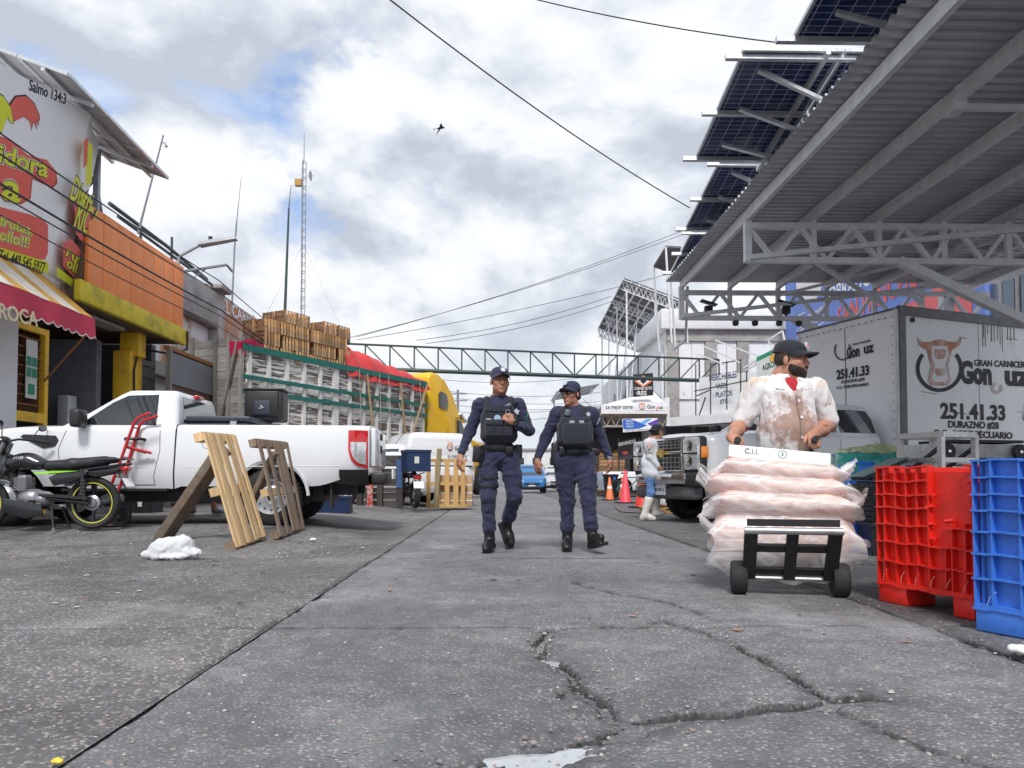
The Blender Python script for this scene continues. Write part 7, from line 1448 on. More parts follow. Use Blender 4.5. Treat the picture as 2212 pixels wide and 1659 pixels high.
def tarp(name, lab, loc, rz, W_, D__, hang, mat, seed, amp=.05, thick=.0):
    t = thing(name, lab, 'plastic sheet', loc, rz); b = MB(); rows_ = []
    for i in range(46):
        r = []
        for j in range(40):
            s, q = i/45*2 - 1, j/39*2 - 1; ax_, ay = abs(s), abs(q); over = max(0, ax_ - .72)/.28; ov2 = max(0, ay - .72)/.28; o_ = max(over, ov2)
            nz_ = mnoise.noise(Vector((s*3.1, q*3.1, seed))) + .5*mnoise.noise(Vector((s*7, q*7, seed + 3))); crs = abs(mnoise.noise(Vector((s*5.5, q*4.5, seed + 7))))
            x = W_/2*min(1, ax_/.72)*(1 if s > 0 else -1) + (1 if s > 0 else -1)*over*.05; y = D__/2*min(1, ay/.72)*(1 if q > 0 else -1) + (1 if q > 0 else -1)*ov2*.05
            z = -hang*o_*(1 + .5*nz_) + amp*nz_ - amp*1.2*crs + .06*(1 - max(ax_, ay))
            r.append((x + amp*.5*nz_*o_, y - .05*(crs)*ov2*(1 if q > 0 else -1) - amp*.6*nz_*ov2, z))
        rows_.append(r)
    b.grid(rows_); b.build('sheet', mat, t, smooth=80); return t
def film(name, col, alpha, rough=.2):
    t = NT(name); nz_ = t.noise(6, 5, .6); t.set(col=t.mix(t.ramp(nz_, [(.35, 0), (.65, 1)]), shade_(col, .7), col), rough=rough, alpha=t.ramp(nz_, [(.3, alpha*.75), (.7, min(1, alpha*1.2))]), spec=.6); t.bump(t.noise(26, 4, .6), .25, .01); return t.m
ctop = Vector((3.95, 8.3, 0)) + Matrix.Rotation(R_(-10), 3, 'Z') @ Vector((.44, .45, .88))
tarp('green_plastic_sheet', 'green translucent plastic sheet over the cardboard carton', ctop + Vector((0, 0, .07)), R_(-10), 1.02, .98, .17, film('green_film', (.05, .34, .28), .85, .15), 2.2, .05)
tarp('blue_plastic_sheet', 'crumpled blue plastic sheet hanging over the carton front', ctop + Vector((-.02, -.02, .01)), R_(-12), .98, 1.0, .26, film('blue_film', (.03, .20, .72), .97, .2), 5.1, .05)
tarp('clear_plastic_sheet', 'yellowish clear plastic bundled on top of the carton', ctop + Vector((.1, .1, .16)), 0, .7, .6, .06, film('yellow_film', (.55, .60, .34), .8, .2), 8.4, .05)
plastic_crate('small_blue_crate', 'bright blue slotted crate on the ground behind the meat cart', (3.38, 7.15, 0), R_(-8), (.34, .3, .26), pm('bright_blue_plastic', (.03, .14, .70), .4), None, True, 5)
ls = plastic_crate('lid_crate', 'black crate at the foot of the stack beside the red bin', (3.58, 6.75, 0), R_(-8), (.36, .36, .30), BKC)
for k in range(9): l_ = thing('black_tray', 'x', 'tray', (3.58 + random.uniform(-.01, .01), 6.75, .302 + .047*k), R_(-8) + random.uniform(-.05, .05), 'black trays stacked beside the red bin'); l_['label'] = 'black tray, %s in the stack beside the red bin' % ['lowest', 'second', 'third', 'fourth', 'fifth', 'sixth', 'seventh', 'eighth', 'topmost'][k]; MB().box((0, 0, .018), (.37, .37, .032)).build('tray', BKC, l_, bevel=.006); MB().box((0, 0, .039), (.40, .40, .010)).build('rim', BKC, l_)
ol = thing('tilted_tray', 'black tray tipped open on top of the stack beside the red bin', 'tray', (3.53, 6.75, .76), (R_(0), R_(-24), R_(-8))); MB().box((0, 0, .02), (.40, .38, .035)).build('tray', BKC, ol, bevel=.006); MB().box((0, 0, .04), (.43, .41, .01)).build('rim', pm('teal_black', (.02, .06, .06), .3), ol)
# ---- steel stands and upturned dolly
SST = pm('stainless', (.55, .55, .55), .3, .8, var=.1); st_ = thing('steel_stand', 'square stainless steel frame stand behind the red bin', 'stand', (3.9, 6.4, 0), R_(20)); w_ = .42
for x in (0, w_):
    for y in (0, w_): MB().box((x, y, .53), (.045, .045, 1.06)).build('leg', SST, st_)
for a, c in (((0, 0), (w_, 0)), ((0, w_), (w_, w_)), ((0, 0), (0, w_)), ((w_, 0), (w_, w_))):
    MB().bar((*a, 1.085), (*c, 1.085), .055, .05).build('top_rail', SST, st_)
    MB().bar((*a, .86), (*c, .86), .04, .04).build('mid_rail', SST, st_)
MB().bar((0, 0, .98), (.0, w_, .70), .03).build('brace', SEAM, st_); MB().bar((w_, 0, .98), (w_, w_, .70), .03).build('brace', SEAM, st_)
sb_ = thing('steel_bench', 'low stainless steel bench carrying the upturned dolly', 'bench', (4.6, 7.6, 0), R_(12))
for x in (0, 1.2):
    for y in (0, .5): MB().box((x, y, .42), (.05, .05, .84)).build('leg', SST, sb_)
MB().box((.6, .25, .86), (1.3, .6, .05)).build('top', SST, sb_, bevel=.006); MB().bar((0, 0, .45), (1.2, 0, .45), .04).build('stretcher', SST, sb_)
dl = thing('platform_dolly', 'upturned white platform dolly with black castors on the steel bench', 'dolly', (4.55, 7.65, .89), R_(12)); MB().box((.65, .25, .10), (1.2, .5, .15)).build('platform', pm('dirty_white_board', (.5, .5, .49), .8, var=.2, dirt=(.2, .19, .18), dirtamt=.5, ds=6), dl, bevel=.01); MB().box((.75, .25, .205), (.9, .5, .03)).build('top_strip', SEAM, dl)
for x in (.18, 1.1): MB().lathe([(.001, -.02), (.08, -.02), (.085, -.012), (.085, .012), (.08, .02), (.001, .02)], 24, (x, -.04, .09), 'Y').build('castor', SEAM, dl, smooth=40); MB().lathe([(.001, -.028), (.018, -.026), (.02, -.02)], 12, (x, -.04, .09), 'Y').build('castor_hub', CHROME(), dl)
bs_ = thing('steel_sack_barrow', 'grey steel barrow with white load standing at the right edge behind the blue bin', 'barrow', (4.88, 6.5, 0)); MB().box((.1, 0, .5), (.5, .06, 1.0)).build('frame', GALV, bs_, bevel=.01); MB().tube([(-.1, 0, 0), (-.1, 0, 1.55)], .02, 8).build('upright', GALV, bs_); implicit('white_bundle', [ell((.1, 0, 1.35), (.24, .2, .30), .05), ell((.2, 0, 1.1), (.25, .2, .2), .05)], WSACK, bs_, .02, folds(.02, (8, 8, 8), 4))
# ---- meat cart
ax_w = (on_z(1603, 1283), on_z(1817, 1296)); cc_ = (ax_w[0] + ax_w[1])/2; yaw = math.atan2(ax_w[1].y - ax_w[0].y, ax_w[1].x - ax_w[0].x)*.55
hc = thing('meat_cart', 'black hand truck with a steel tube front loaded with bagged meat', 'hand truck', cc_, yaw); BKS = pm('black_steel', (.014, .014, .015), .45, var=.3, bump=.2, bs=40)
wr = .100; hwid = .285
for s in (-1, 1): MB().lathe([(.001, -.045), (.05, -.045), (.06, -.04), (wr - .01, -.045), (wr, -.03), (wr, .03), (wr - .01, .045), (.06, .04), (.001, .045)], 26, (s*hwid, .06, wr), 'X').build('wheel', RUBBER(), hc, smooth=40)
MB().tube([(-hwid, .06, wr), (hwid, .06, wr)], .014, 8).build('axle', STEEL(), hc)
F0, F1 = Vector((0, .05, .13)), Vector((0, -.14, .395)); 
for x in (-.245, 0, .245): MB().bar(F0 + Vector((x*.93, 0, -.03)), F1 + Vector((x*.93, 0, 0)), .075 if x else .065, .025, up=(0, -1, .5)).build('plate_bar', BKS, hc)
for f in (.05, .60): p = F0.lerp(F1, f); MB().bar(p + Vector((-.26, .012, 0)), p + Vector((.26, .012, 0)), .022, .05, up=(0, -.6, .8)).build('plate_cross', BKS, hc)
MB().tube([F1 + Vector((-.265, -.02, 0)), F1 + Vector((.265, -.02, 0))], .021, 12).build('front_tube', pm('worn_tube', (.42, .42, .43), .35, .8, var=.2), hc, smooth=50); MB().bar(F1 + Vector((-.25, .01, .045)), F1 + Vector((.25, .01, .045)), .03, .04).build('top_bar', BKS, hc)
H0, H1 = Vector((0, .08, .14)), Vector((0, .80, .93))
for s in (-1, 1): MB().tube([H0 + Vector((s*.20, 0, 0)), H0.lerp(H1, .8) + Vector((s*.22, 0, 0)), H1 + Vector((s*.245, -.10, .0)), H1 + Vector((s*.245, -.24, .02))], .016, 8).build('rail', BKS, hc, smooth=60); MB().tube([H1 + Vector((s*.245, -.13, .005)), H1 + Vector((s*.245, -.27, .025))], .022, 10).build('grip', RUBBER(), hc, smooth=50)
for f in (.2, .45, .7): p = H0.lerp(H1, f); MB().bar(p + Vector((-.2, 0, 0)), p + Vector((.2, 0, 0)), .03).build('rung', BKS, hc)
# bags of meat
MEAT = NT('raw_meat'); m1 = MEAT.noise(7, 6, .55, MEAT.mapped((.5, 1, 1)), .8); MEAT.set(col=MEAT.mix(MEAT.ramp(MEAT.noise(30, 3), [(.68, 0), (.74, 1)]), MEAT.ramp(m1, [(.25, (.66, .27, .22)), (.42, (.78, .48, .40)), (.56, (.82, .60, .51)), (.75, (.84, .70, .62))]), (.36, .08, .07)), rough=.4, sss=.1); MEAT = MEAT.m
FILM = NT('clear_bag_film'); fn_ = FILM.noise(5, 4, .55, FILM.mapped((.5, 1.3, 1.3)), 1.0); rid = FILM.math('ABSOLUTE', FILM.math('SUBTRACT', fn_, .5)); FILM.set(col=(.84, .80, .80), rough=.28, alpha=FILM.ramp(rid, [(.0, .75), (.035, .50), (.12, .33)]), spec=.5); FILM.bump(fn_, .35, .02); FILM = FILM.m
def meat_bag(lab, c, L_, ry, rz, rot, seed, skirt=0.0):
    t = thing('meat_bag', lab, 'bag of meat', c, rot, 'bags of meat on the cart'); rr = random.Random(seed); pr = []
    for k in range(9): x = -L_*.40 + L_*.80*k/8; pr.append(ell((x, rr.uniform(-.02, .02), rr.uniform(-.01, .012)), (L_*.10 + rr.uniform(0, .03), ry*rr.uniform(.80, .92), rz*rr.uniform(.78, .92)), .05))
    implicit('meat', pr, MEAT, t, .010, folds(.007, (13, 13, 18), seed))
    b = MB(); rows_ = []; n = 64
    for i in range(n + 1):
        s = i/n*2 - 1; e = max(0, abs(s) - .78)/.22; r = []; sg = 1 if s > 0 else -1
        for j in range(40):
            a = 2*math.pi*j/40; ca, sa_ = math.cos(a), math.sin(a); k1 = mnoise.noise(Vector((s*3.2, ca*1.1 + seed, sa_*1.1))); k2 = abs(mnoise.noise(Vector((s*5 + sa_, ca*2.0 + seed, sa_*2.2))))
            f = 1.03 + .06*k1 - .07*k2*(1 - e); yy, zz_ = ca*ry*f*(1 + .12*e), sa_*rz*f*(1 - .80*e)
            zz_ -= e*e*(.03 + .03*k1); zz_ -= skirt*max(0, -sa_)*(.75 + .35*k1)*(1 if sa_ < 0 else 0)
            r.append((s*L_*.50 + sg*e*(.02 + .05*k1) + (skirt*.12*k1*sg*e), yy, zz_))
        rows_.append(r)
    b.grid(rows_, cv=True); b.build('plastic_bag', FILM, t, smooth=80)
    for s in (-1, 1):        # loose flap of film at the end
        b = MB(); rows_ = []; up = .10 if (seed % 2 == 0) == (s > 0) else -.05
        for i in range(9):
            q = i/8; rows_.append([(s*(L_*.47 + (.10 + .05*mnoise.noise(Vector((j*.22, seed, s))))*q), ry*(1 - .25*q)*(j/9 - 1), .035*(1 - .4*q)*math.sin(j*1.1 + seed) + up*q + .03*q*mnoise.noise(Vector((q*2, j*.35, seed + s)))) for j in range(19)])
        b.grid(rows_); b.build('bag_flap', FILM, t, smooth=80)
    return t
Rz = Matrix.Rotation(yaw, 3, 'Z'); sd = Vector((0, .62, .78)); loc_ = lambda x, s, o=0: cc_ + Rz @ (Vector((0, .06, .30)) + sd*s + Vector((x, 0, 0)) + Vector((0, -.78, .62))*o)
meat_bag('big sagging lowest bag of meat resting on the cart front frame', loc_(.02, .04) + Vector((0, .15, .01)), .82, .16, .165, (R_(-10), R_(1), yaw), 3, .14)
meat_bag('second bag of meat from the bottom on the cart', loc_(-.01, .265), .80, .15, .085, (R_(-22), R_(3), yaw), 8); meat_bag('third bag of meat from the bottom on the cart', loc_(-.03, .405), .83, .15, .08, (R_(-22), R_(4), yaw), 13); meat_bag('topmost bag of meat under the white carton on the cart', loc_(.0, .535), .72, .15, .075, (R_(-22), R_(5), yaw), 18)
wb_ = thing('white_carton', 'flat white carton lying on top of the bagged meat', 'box', loc_(-.01, .655, .0), (R_(-18), R_(6), yaw)); WCART = pm('white_card', (.78, .78, .79), .6, var=.03); MB().box((0, .05, .0), (.62, .32, .085)).build('carton', WCART, wb_, bevel=.006)
text('scribble', 'C.l.l.', BLKP, wb_, frame((-.17, -.1125, .005), (1, 0, 0), (0, 0, 1)), size=.05); b = MB(); b.lathe([(.024, 0), (.028, 0)], 24, (0, 0, 0), 'Y'); b.build('green_stamp', pm('stamp_green', (.05, .2, .12), .7), wb_, loc=(.02, -.1125, .005)); text('stamp_mark', 'S', pm('stamp_green', (.05, .2, .12)), wb_, frame((.02, -.1125, .005), (1, 0, 0), (0, 0, 1)), size=.035)
tag(implicit('white_bag', [ell((0, 0, .02), (.11, .10, .05), .03), ell((.1, .02, .0), (.08, .08, .035), .03), ell((-.06, .02, .03), (.07, .07, .04), .03)], film('white_bag_film', (.78, .78, .80), .9), None, .010, folds(.014, (15, 15, 15), 6), loc=loc_(-.06, .74, -.08)), 'crumpled white plastic bag on the white carton in front of the man', 'plastic bag')
# ================================================================ people (local x right in the picture, -y towards the camera)
V3 = lambda *a: np.array(a, float)
SKIN = {}
def skin(name, c):
    t = NT(name); n1 = t.noise(18, 4, .55); t.set(col=t.mix(t.ramp(n1, [(.3, 0), (.7, 1)]), shade_(c, .86), shade_(c, 1.1)), rough=.5, sss=.12, spec=.4); t.b.inputs['Subsurface Radius'].default_value = (.02, .008, .004); t.b.inputs['Subsurface Scale'].default_value = .4
    return t.m
SK1, SK2, SK3 = skin('skin_tan', (.42, .20, .13)), skin('skin_brown', (.38, .175, .115)), skin('skin_warm', (.46, .22, .145))
def cloth(name, c, var=.15, rough=.85, bs=150): 
    if name in _mc: return _mc[name]
    t = NT(name); n1 = t.noise(7, 5, .6); t.set(col=t.mix(t.ramp(n1, [(.3, 0), (.7, 1)]), shade_(c, 1 - var), shade_(c, 1 + var)), rough=rough, sheen=.15); t.bump(t.noise(bs, 3, .6), .25, .003); _mc[name] = t.m; return t.m
UNI = cloth('navy_uniform', (.017, .021, .056)); VEST = cloth('vest_nylon', (.017, .019, .031), .2); BOOT = pm('black_boot', (.010, .010, .011), .4, var=.2, bump=.2, bs=60); HAIR = pm('dark_hair', (.010, .008, .007), .6, var=.3, bump=.6, bs=220)
LIP = pm('lip', (.36, .12, .10), .45); EYEW = pm('eye_white', (.62, .60, .58), .2); EYED = pm('iris_dark', (.012, .008, .006), .15)
def hrot(yaw, pitch=0, roll=0): return np.array(Matrix.Rotation(yaw, 3, 'Z') @ Matrix.Rotation(pitch, 3, 'X') @ Matrix.Rotation(roll, 3, 'Y'))
def head_prims(c, R, s=1.0, wide=1.0, jaw=1.0):
    p = lambda x, y, z: c + R @ (V3(x*wide, y, z)*s); e = lambda x, y, z, r, k=.012, **kw: ell(p(x, y, z), (r[0]*wide*s, r[1]*s, r[2]*s), k, R=R, **kw)
    L_ = [e(0, .018, .035, (.077, .095, .085)), e(0, -.028, -.045, (.060*jaw, .066, .078), .03), e(0, -.070, -.103, (.022*jaw, .018, .017), .02)]
    for sx in (-1, 1): L_ += [e(sx*.043, -.060, -.024, (.024, .024, .020), .02), e(sx*.046*jaw, -.010, -.066, (.015, .032, .026), .03), e(sx*.031, -.096, .004, (.019, .010, .010), .010, sub=True), e(sx*.031, -.079, .003, (.014, .013, .010), .004), e(sx*.080, .014, -.008, (.009, .018, .031), .006), e(sx*.031, -.090, .020, (.022, .009, .006), .008)]
    L_ += [cap_(p(0, -.088, .008), p(0, -.110, -.030), .0085*s, .013*s, .008), e(.012, -.101, -.034, (.010, .011, .008), .006), e(-.012, -.101, -.034, (.010, .011, .008), .006), e(0, -.091, -.063, (.024, .010, .006), .005), e(0, -.089, -.074, (.020, .010, .007), .005), e(0, -.097, -.0685, (.024, .006, .0022), .003, sub=True)]
    return L_
def face_bits(par, c, R, s, wide, brow=True, eyes=True):
    for sx in (-1, 1):
        if eyes:
            o = MB().lathe([(.0001, -.5), (.35, -.35), (.5, 0), (.35, .35), (.0001, .5)], 10).build('eye', EYED, par, smooth=60); o.matrix_basis = Matrix.Translation(Vector(c + R @ (V3(sx*.031*wide, -.0895, .003)*s))) @ Matrix(R.tolist()).to_4x4() @ Matrix.Diagonal((.022*s, .008*s, .010*s, 1))
        if brow: o = MB().lathe([(.0001, -.5), (.3, -.4), (.5, 0), (.3, .4), (.0001, .5)], 8, axis='X').build('eyebrow', HAIR, par, smooth=60); o.matrix_basis = Matrix.Translation(Vector(c + R @ (V3(sx*.032*wide, -.096, .0225)*s))) @ Matrix(R.tolist()).to_4x4() @ Matrix.Rotation(sx*-.12, 4, 'Y') @ Matrix.Diagonal((.040*s, .010*s, .007*s, 1))
def cap_hat(par, c, R, s, mat, brim_dir=-1, brim=.075, name='cap', tilt=.0, lift=.0, badge=None):
    M = Matrix.Translation(Vector(c)) @ Matrix(R.tolist()).to_4x4(); b = MB(); rows_ = []; cz = .050 + lift
    for i in range(10):
        t = i/9*math.pi/2; rows_.append([(.088*s*math.cos(t)**.75*math.cos(a), (.014 + .108*math.cos(t)**.75*math.sin(a))*s, (cz + .088*math.sin(t) + .010*math.cos(t)*math.sin(a)*brim_dir*-1)*s) for a in np.linspace(0, 2*math.pi, 29)[:-1]])
    b.grid(rows_, cv=True); o = b.build(name, mat, par, smooth=60); o.matrix_basis = M
    b = MB(); rows_ = []
    for i in range(7):
        q = i/6; r = []
        for j in range(17):
            a = (j/16 - .5)*math.pi*.92; x = .086*math.sin(a)*(1 - .06*q); y0 = .014 + brim_dir*.104*math.cos(a); y = y0 + brim_dir*brim*q*max(0.02, math.cos(a)**.6); z = cz + .004 - .020*math.sin(a)**2*q - .014*q - (1 - math.cos(a))*.006; r.append((x*s, y*s, z*s))
        rows_.append(r)
    b.grid(rows_); b.grid([[(x, y, z - .005) for x, y, z in r] for r in rows_]); br = b.build('brim', mat, o, smooth=60)
    MB().lathe([(.0001, .004), (.006, .002), (.008, -.002)], 10, (0, .014*s, (cz + .089)*s)).build('button', mat, o, smooth=60)
    return o
def star(par, M, r, mat, n=7, name='star_badge', depth=.004):
    P_ = []
    for k in range(2*n): a = math.pi*k/n + math.pi/2; q = r if k % 2 == 0 else r*.55; P_.append((q*math.cos(a), q*math.sin(a)))
    return MB().prism(P_, depth, M).build(name, mat, par)
def hand_prims(w, d, side, curl=.5, spread=1, s=1.0, palm_n=None):
    """w wrist, d unit direction of the hand, side: unit vector towards the thumb, fingers curl towards palm_n"""
    d = V3(*d)/np.linalg.norm(d); th = V3(*side); th = th - d*(th@d); th /= np.linalg.norm(th); n = np.cross(d, th) if palm_n is None else V3(*palm_n); n = n - d*(n@d); n /= np.linalg.norm(n)
    L_ = [cap_(w, w + d*.03*s, .026*s, .030*s, .02), cap_(w + d*.03*s - th*.015*s, w + d*.075*s - th*.024*s, .022*s, .018*s, .015), cap_(w + d*.03*s + th*.012*s, w + d*.078*s + th*.022*s, .022*s, .018*s, .015)]
    for i, (o, ln) in enumerate(((.030, .074), (.010, .082), (-.011, .076), (-.030, .058))):
        p0 = w + (d*.078 + th*o)*s; a1 = curl*.9; a2 = curl*1.9; d1 = d*math.cos(a1) + n*math.sin(a1); d2 = d*math.cos(a2) + n*math.sin(a2); d3 = d*math.cos(a2*1.4) + n*math.sin(a2*1.4); p1 = p0 + d1*ln*.45*s; p2 = p1 + d2*ln*.32*s; p3 = p2 + d3*ln*.25*s
        L_ += [cap_(p0, p1, .0095*s, .009*s, .005), cap_(p1, p2, .009*s, .0085*s, .003), cap_(p2, p3, .0085*s, .0075*s, .003)]
    t0 = w + (d*.028 + th*.024)*s; t1 = t0 + (d*.5 + th*.75 + n*.35*curl)*.036*s; t2 = t1 + (d*.9 + th*.15 + n*.6*curl)*.030*s; L_ += [cap_(t0, t1, .014*s, .011*s, .012), cap_(t1, t2, .011*s, .009*s, .004)]
    return L_
def limb(a, m, b, r0, r1, r2, k=.02): return [cap_(a, m, r0, r1, k), cap_(m, b, r1, r2, k)]
def boot(par, ank, toe, up, mat, h=.2, sole=None, w=.046):
    """ankle joint, toe tip (world of the figure), up: direction of the shin"""
    f = toe - ank; L_ = [cap_(ank + up*h, ank + up*.02, .056, .050, .02), cap_(ank, ank + f*.55 - up*0.012, .048, .046, .03), cap_(ank + f*.5 - up*.01, ank + f*.86 - up*.008, .045, .036, .03), ell(ank - f/np.linalg.norm(f)*.035 - up*.03, (.042, .042, .045), .02)]
    fh = f/np.linalg.norm(f); sd_ = np.cross(up, fh); sd_ /= np.linalg.norm(sd_); nn = np.cross(fh, sd_); L_.append(rbox(ank + fh*.075 - nn*.066, (.285, .098, .034), .012, .03, R=np.stack([fh, sd_, nn], 1)))
    o = implicit('boot', L_, mat, par, .009, folds(.003, (20, 20, 40), 3)); return o
# ---------------------------------------------------------------- policeman
def officer(name, lab, loc, J, skinm, woman=False):
    P = thing(name, lab, 'person', loc); hc_, R = J['head'], J['R']; s = J.get('hs', 1.0); k_ = J['k']
    body = head_prims(hc_, R, s, .97 if woman else 1.02, .92 if woman else 1.04) + [cap_(hc_ + R @ V3(0, .02, -.06), J['neck'], .048, .056, .03)]
    body += [cap_(J['neck'], J['chest'], .07, .12, .05, fy=.75), cap_(J['chest'], J['waist'], .13, .11, .05, fy=.7), ell(J['hip'], (.13, .09, .10), .05)]
    for sd_ in ('L', 'R'):
        body += limb(J['sh' + sd_], J['el' + sd_], J['wr' + sd_], .045, .036, .024) + limb(J['hi' + sd_], J['kn' + sd_], J['an' + sd_], .07, .045, .035)
        body += J['hand' + sd_]
    implicit('body', body, skinm, P, .0065)
    # shirt: yoke, torso, sleeves
    sh_ = [cap_(J['neck'] + V3(0, .01, .015), J['neck'] + V3(0, .0, -.05), .066, .085, .02), cap_(J['shL'], J['shR'], .075, .075, .04, fy=.9), cap_(J['chest'], J['waist'], .150*k_, .130*k_, .05, fy=.78), cap_(J['neck'] - V3(0, 0, .06), J['chest'], .10, .15*k_, .05, fy=.75)]
    for sd_ in ('L', 'R'): sh_ += limb(J['sh' + sd_], J['el' + sd_], J['cu' + sd_], .074, .056, .043, .03)
    implicit('shirt', sh_, UNI, P, .0085, folds(.007, (11, 11, 17), 4 if woman else 1))
    tr = [ell(J['hip'], (.185 if woman else .162, .13, .13), .05), cap_(J['waist'] - V3(0, 0, .04), J['hip'], .135*k_, .15, .04, fy=.8)]
    for sd_ in ('L', 'R'):
        kn, an, hi = J['kn' + sd_], J['an' + sd_], J['hi' + sd_]; top = an + (kn - an)/np.linalg.norm(kn - an)*.13
        tr += [cap_(hi, kn, .122 if woman else .106, .078 if woman else .080, .03), cap_(kn, top, .074, .064, .03), cap_(top + (kn - an)*.08, top - (kn - an)*.03, .068, .066, .02)]
        out = -1 if J['hi' + sd_][0] < J['hip'][0] else 1; m_ = hi*.45 + kn*.55; tr.append(rbox(m_ + V3(out*.075, -.01, 0), (.05, .13, .17), .02, .015))
    implicit('trousers', tr, UNI, P, .0085, folds(.009, (10, 10, 15), 7 if woman else 2))
    for sd_ in ('L', 'R'):
        an, kn = J['an' + sd_], J['kn' + sd_]; up = (kn - an)/np.linalg.norm(kn - an); boot(P, an, J['to' + sd_], up, BOOT, .17)
    # vest
    c, w = J['chest'], J['waist']; x0 = (c[0] + w[0])/2; zt_, zb_ = c[2] + .04, w[2] + .01
    vs_ = [rbox((x0, -.015, (zt_ + zb_)/2), (.345*k_, .30, zt_ - zb_), .07, .02), rbox((x0, -.15, (zt_ + zb_)/2 + .03), (.27*k_, .05, (zt_ - zb_)*.86), .02, .02), rbox((x0, -.168, zb_ + .13), (.25*k_, .05, .18), .012, .006)]
    for sx in (-1, 1): vs_ += [cap_((x0 + sx*.105, -.12, zt_ - .03), (x0 + sx*.115, -.06, J['neck'][2] - .015), .032, .032, .02), cap_((x0 + sx*.115, -.06, J['neck'][2] - .015), (x0 + sx*.11, .08, zt_), .032, .03, .02)]
    implicit('vest', vs_, VEST, P, .008, folds(.003, (14, 14, 22), 9)); 
    if not woman:
        for i in range(3): MB().box((x0 - .085 + .085*i, -.205, zb_ + .135), (.078, .035, .15)).build('pouch', VEST, P, bevel=.008); MB().box((x0 - .085 + .085*i, -.226, zb_ + .185), (.07, .012, .05)).build('pouch_flap', pm('flap_nylon', (.016, .018, .03), .7), P, bevel=.004)
        for z in (.30, .335): MB().box((x0, -.181, zb_ + z), (.26*k_, .006, .016)).build('webbing', pm('flap_nylon', (.016, .018, .03)), P)
    else: MB().box((x0, -.19, zb_ + .12), (.25, .04, .20)).build('pouch', VEST, P, bevel=.012)
    # belt and gear
    bz = J['waist'][2] - .035
    MB().lathe([(.158, -.027), (.163, -.02), (.163, .02), (.158, .027)], 30).build('belt', BOOT, P, smooth=50, loc=(J['hip'][0]*.5 + w[0]*.5, .0, bz)); o = [q for q in P.children if q.name.startswith('belt')][-1]; o.scale = (1.03*k_, .84, 1)
    for a in J['gear']: MB().box(a[0], a[1], Matrix.Rotation(a[2] if len(a) > 2 else 0, 3, 'Y')).build(a[3] if len(a) > 3 else 'belt_pouch', BOOT, P, bevel=.012)
    face_bits(P, hc_, R, s, 1, True, not woman); hat = cap_hat(P, hc_, R, s*1.04, UNI, badge=True)
    Mh = Matrix.Translation(Vector(hc_)) @ Matrix(R.tolist()).to_4x4(); SILV_ = pm('silver_badge', (.62, .64, .70), .3, .4)
    o = star(P, frame((0, -.1, .098), (1, 0, 0), (0, .42, 1)), .031, SILV_, 7, 'cap_badge'); o.matrix_basis = Mh
    return P
mo = Vector((0, 0, 0)); pM = on_z(1062, 1189); pM = Vector((on_y(1077, 1189, 7.05).x, 7.05, 0))
RM = hrot(R_(14), R_(-4), R_(3)); JM = dict(k=1.02, head=V3(.012, -.02, 1.617), R=RM, hs=1.04, neck=V3(.0, .01, 1.455), chest=V3(.005, 0, 1.30), waist=V3(0, 0, 1.02), hip=V3(.005, .01, .93),
    shL=V3(-.175, .01, 1.395), elL=V3(-.275, .04, 1.15), cuL=V3(-.352, -.02, .945), wrL=V3(-.362, -.035, .905), shR=V3(.185, .01, 1.395), elR=V3(.285, -.02, 1.155), cuR=V3(.165, -.20, 1.195), wrR=V3(.135, -.225, 1.215),
    hiL=V3(-.085, 0, .92), knL=V3(-.10, -.055, .53), anL=V3(-.085, .0, .10), toL=V3(-.125, -.20, .045), hiR=V3(.095, .0, .92), knR=V3(.150, -.03, .525), anR=V3(.075, .20, .235), toR=V3(.135, .14, .055), gear=[((-.205, .0, .93), (.08, .12, .16), .1), ((.19, .02, .95), (.07, .11, .14), 0), ((.10, -.115, .965), (.07, .05, .08)), ((-.175, -.02, .66), (.05, .14, .10), .05, 'thigh_holster'), ((-.205, .0, .72), (.04, .07, .20), .05, 'holstered_pistol')])
JM['handL'] = hand_prims(JM['wrL'], V3(-.15, -.12, -1), V3(.5, -.8, 0), .42, palm_n=V3(1, .3, 0)); JM['handR'] = hand_prims(JM['wrR'], V3(-.78, -.18, .58), V3(.45, -.2, .9), .95, palm_n=V3(-.3, .9, -.3))
PM = officer('person', 'policeman in navy uniform and black vest walking with one hand at his chest', pM, JM, SK1)
for z in (.62, .70): MB().lathe([(.094, -.016), (.097, 0), (.094, .016)], 24).build('thigh_strap', BOOT, PM, smooth=50, loc=(-.095, -.03, z)); [q for q in PM.children if q.name.startswith('thigh_strap')][-1].scale = (1.0, 1.0, 1)
MB().lathe([(.105, -.04), (.11, 0), (.105, .04)], 24).build('collar', UNI, PM, smooth=50, loc=(0, .01, 1.445)); o = [q for q in PM.children if q.name.startswith('collar')][-1]; o.scale = (.68, .7, 1)
b = MB(); b.lathe([(.0001, 0), (.030, 0), (.033, .004)], 24, (0, 0, 0), 'Y'); b.build('round_badge', pm('pale_blue_badge', (.34, .46, .62), .4, var=.3, vs=60), PM, loc=(-.012, -.184, 1.255)); MB().box((-.095, -.184, 1.24), (.045, .006, .028)).build('name_tape', pm('grey_tape', (.42, .44, .46), .7), PM)
star(PM, frame((.165, -.075, 1.325), (1, .25, 0), (0, .2, 1)), .036, pm('silver_badge', (.62, .64, .70)), 5, 'chest_badge', .01)
MB().box((.075, -.145, 1.36), (.10, .05, .055), Matrix.Rotation(-.5, 3, 'Y')).build('radio_microphone', pm('radio_grey', (.09, .12, .15), .4), PM, bevel=.012); MB().tube([(.12, -.12, 1.39), (.19, -.06, 1.42), (.2, .05, 1.38), (.19, .1, 1.2)], .006, 6).build('radio_cord', BOOT, PM, smooth=60)
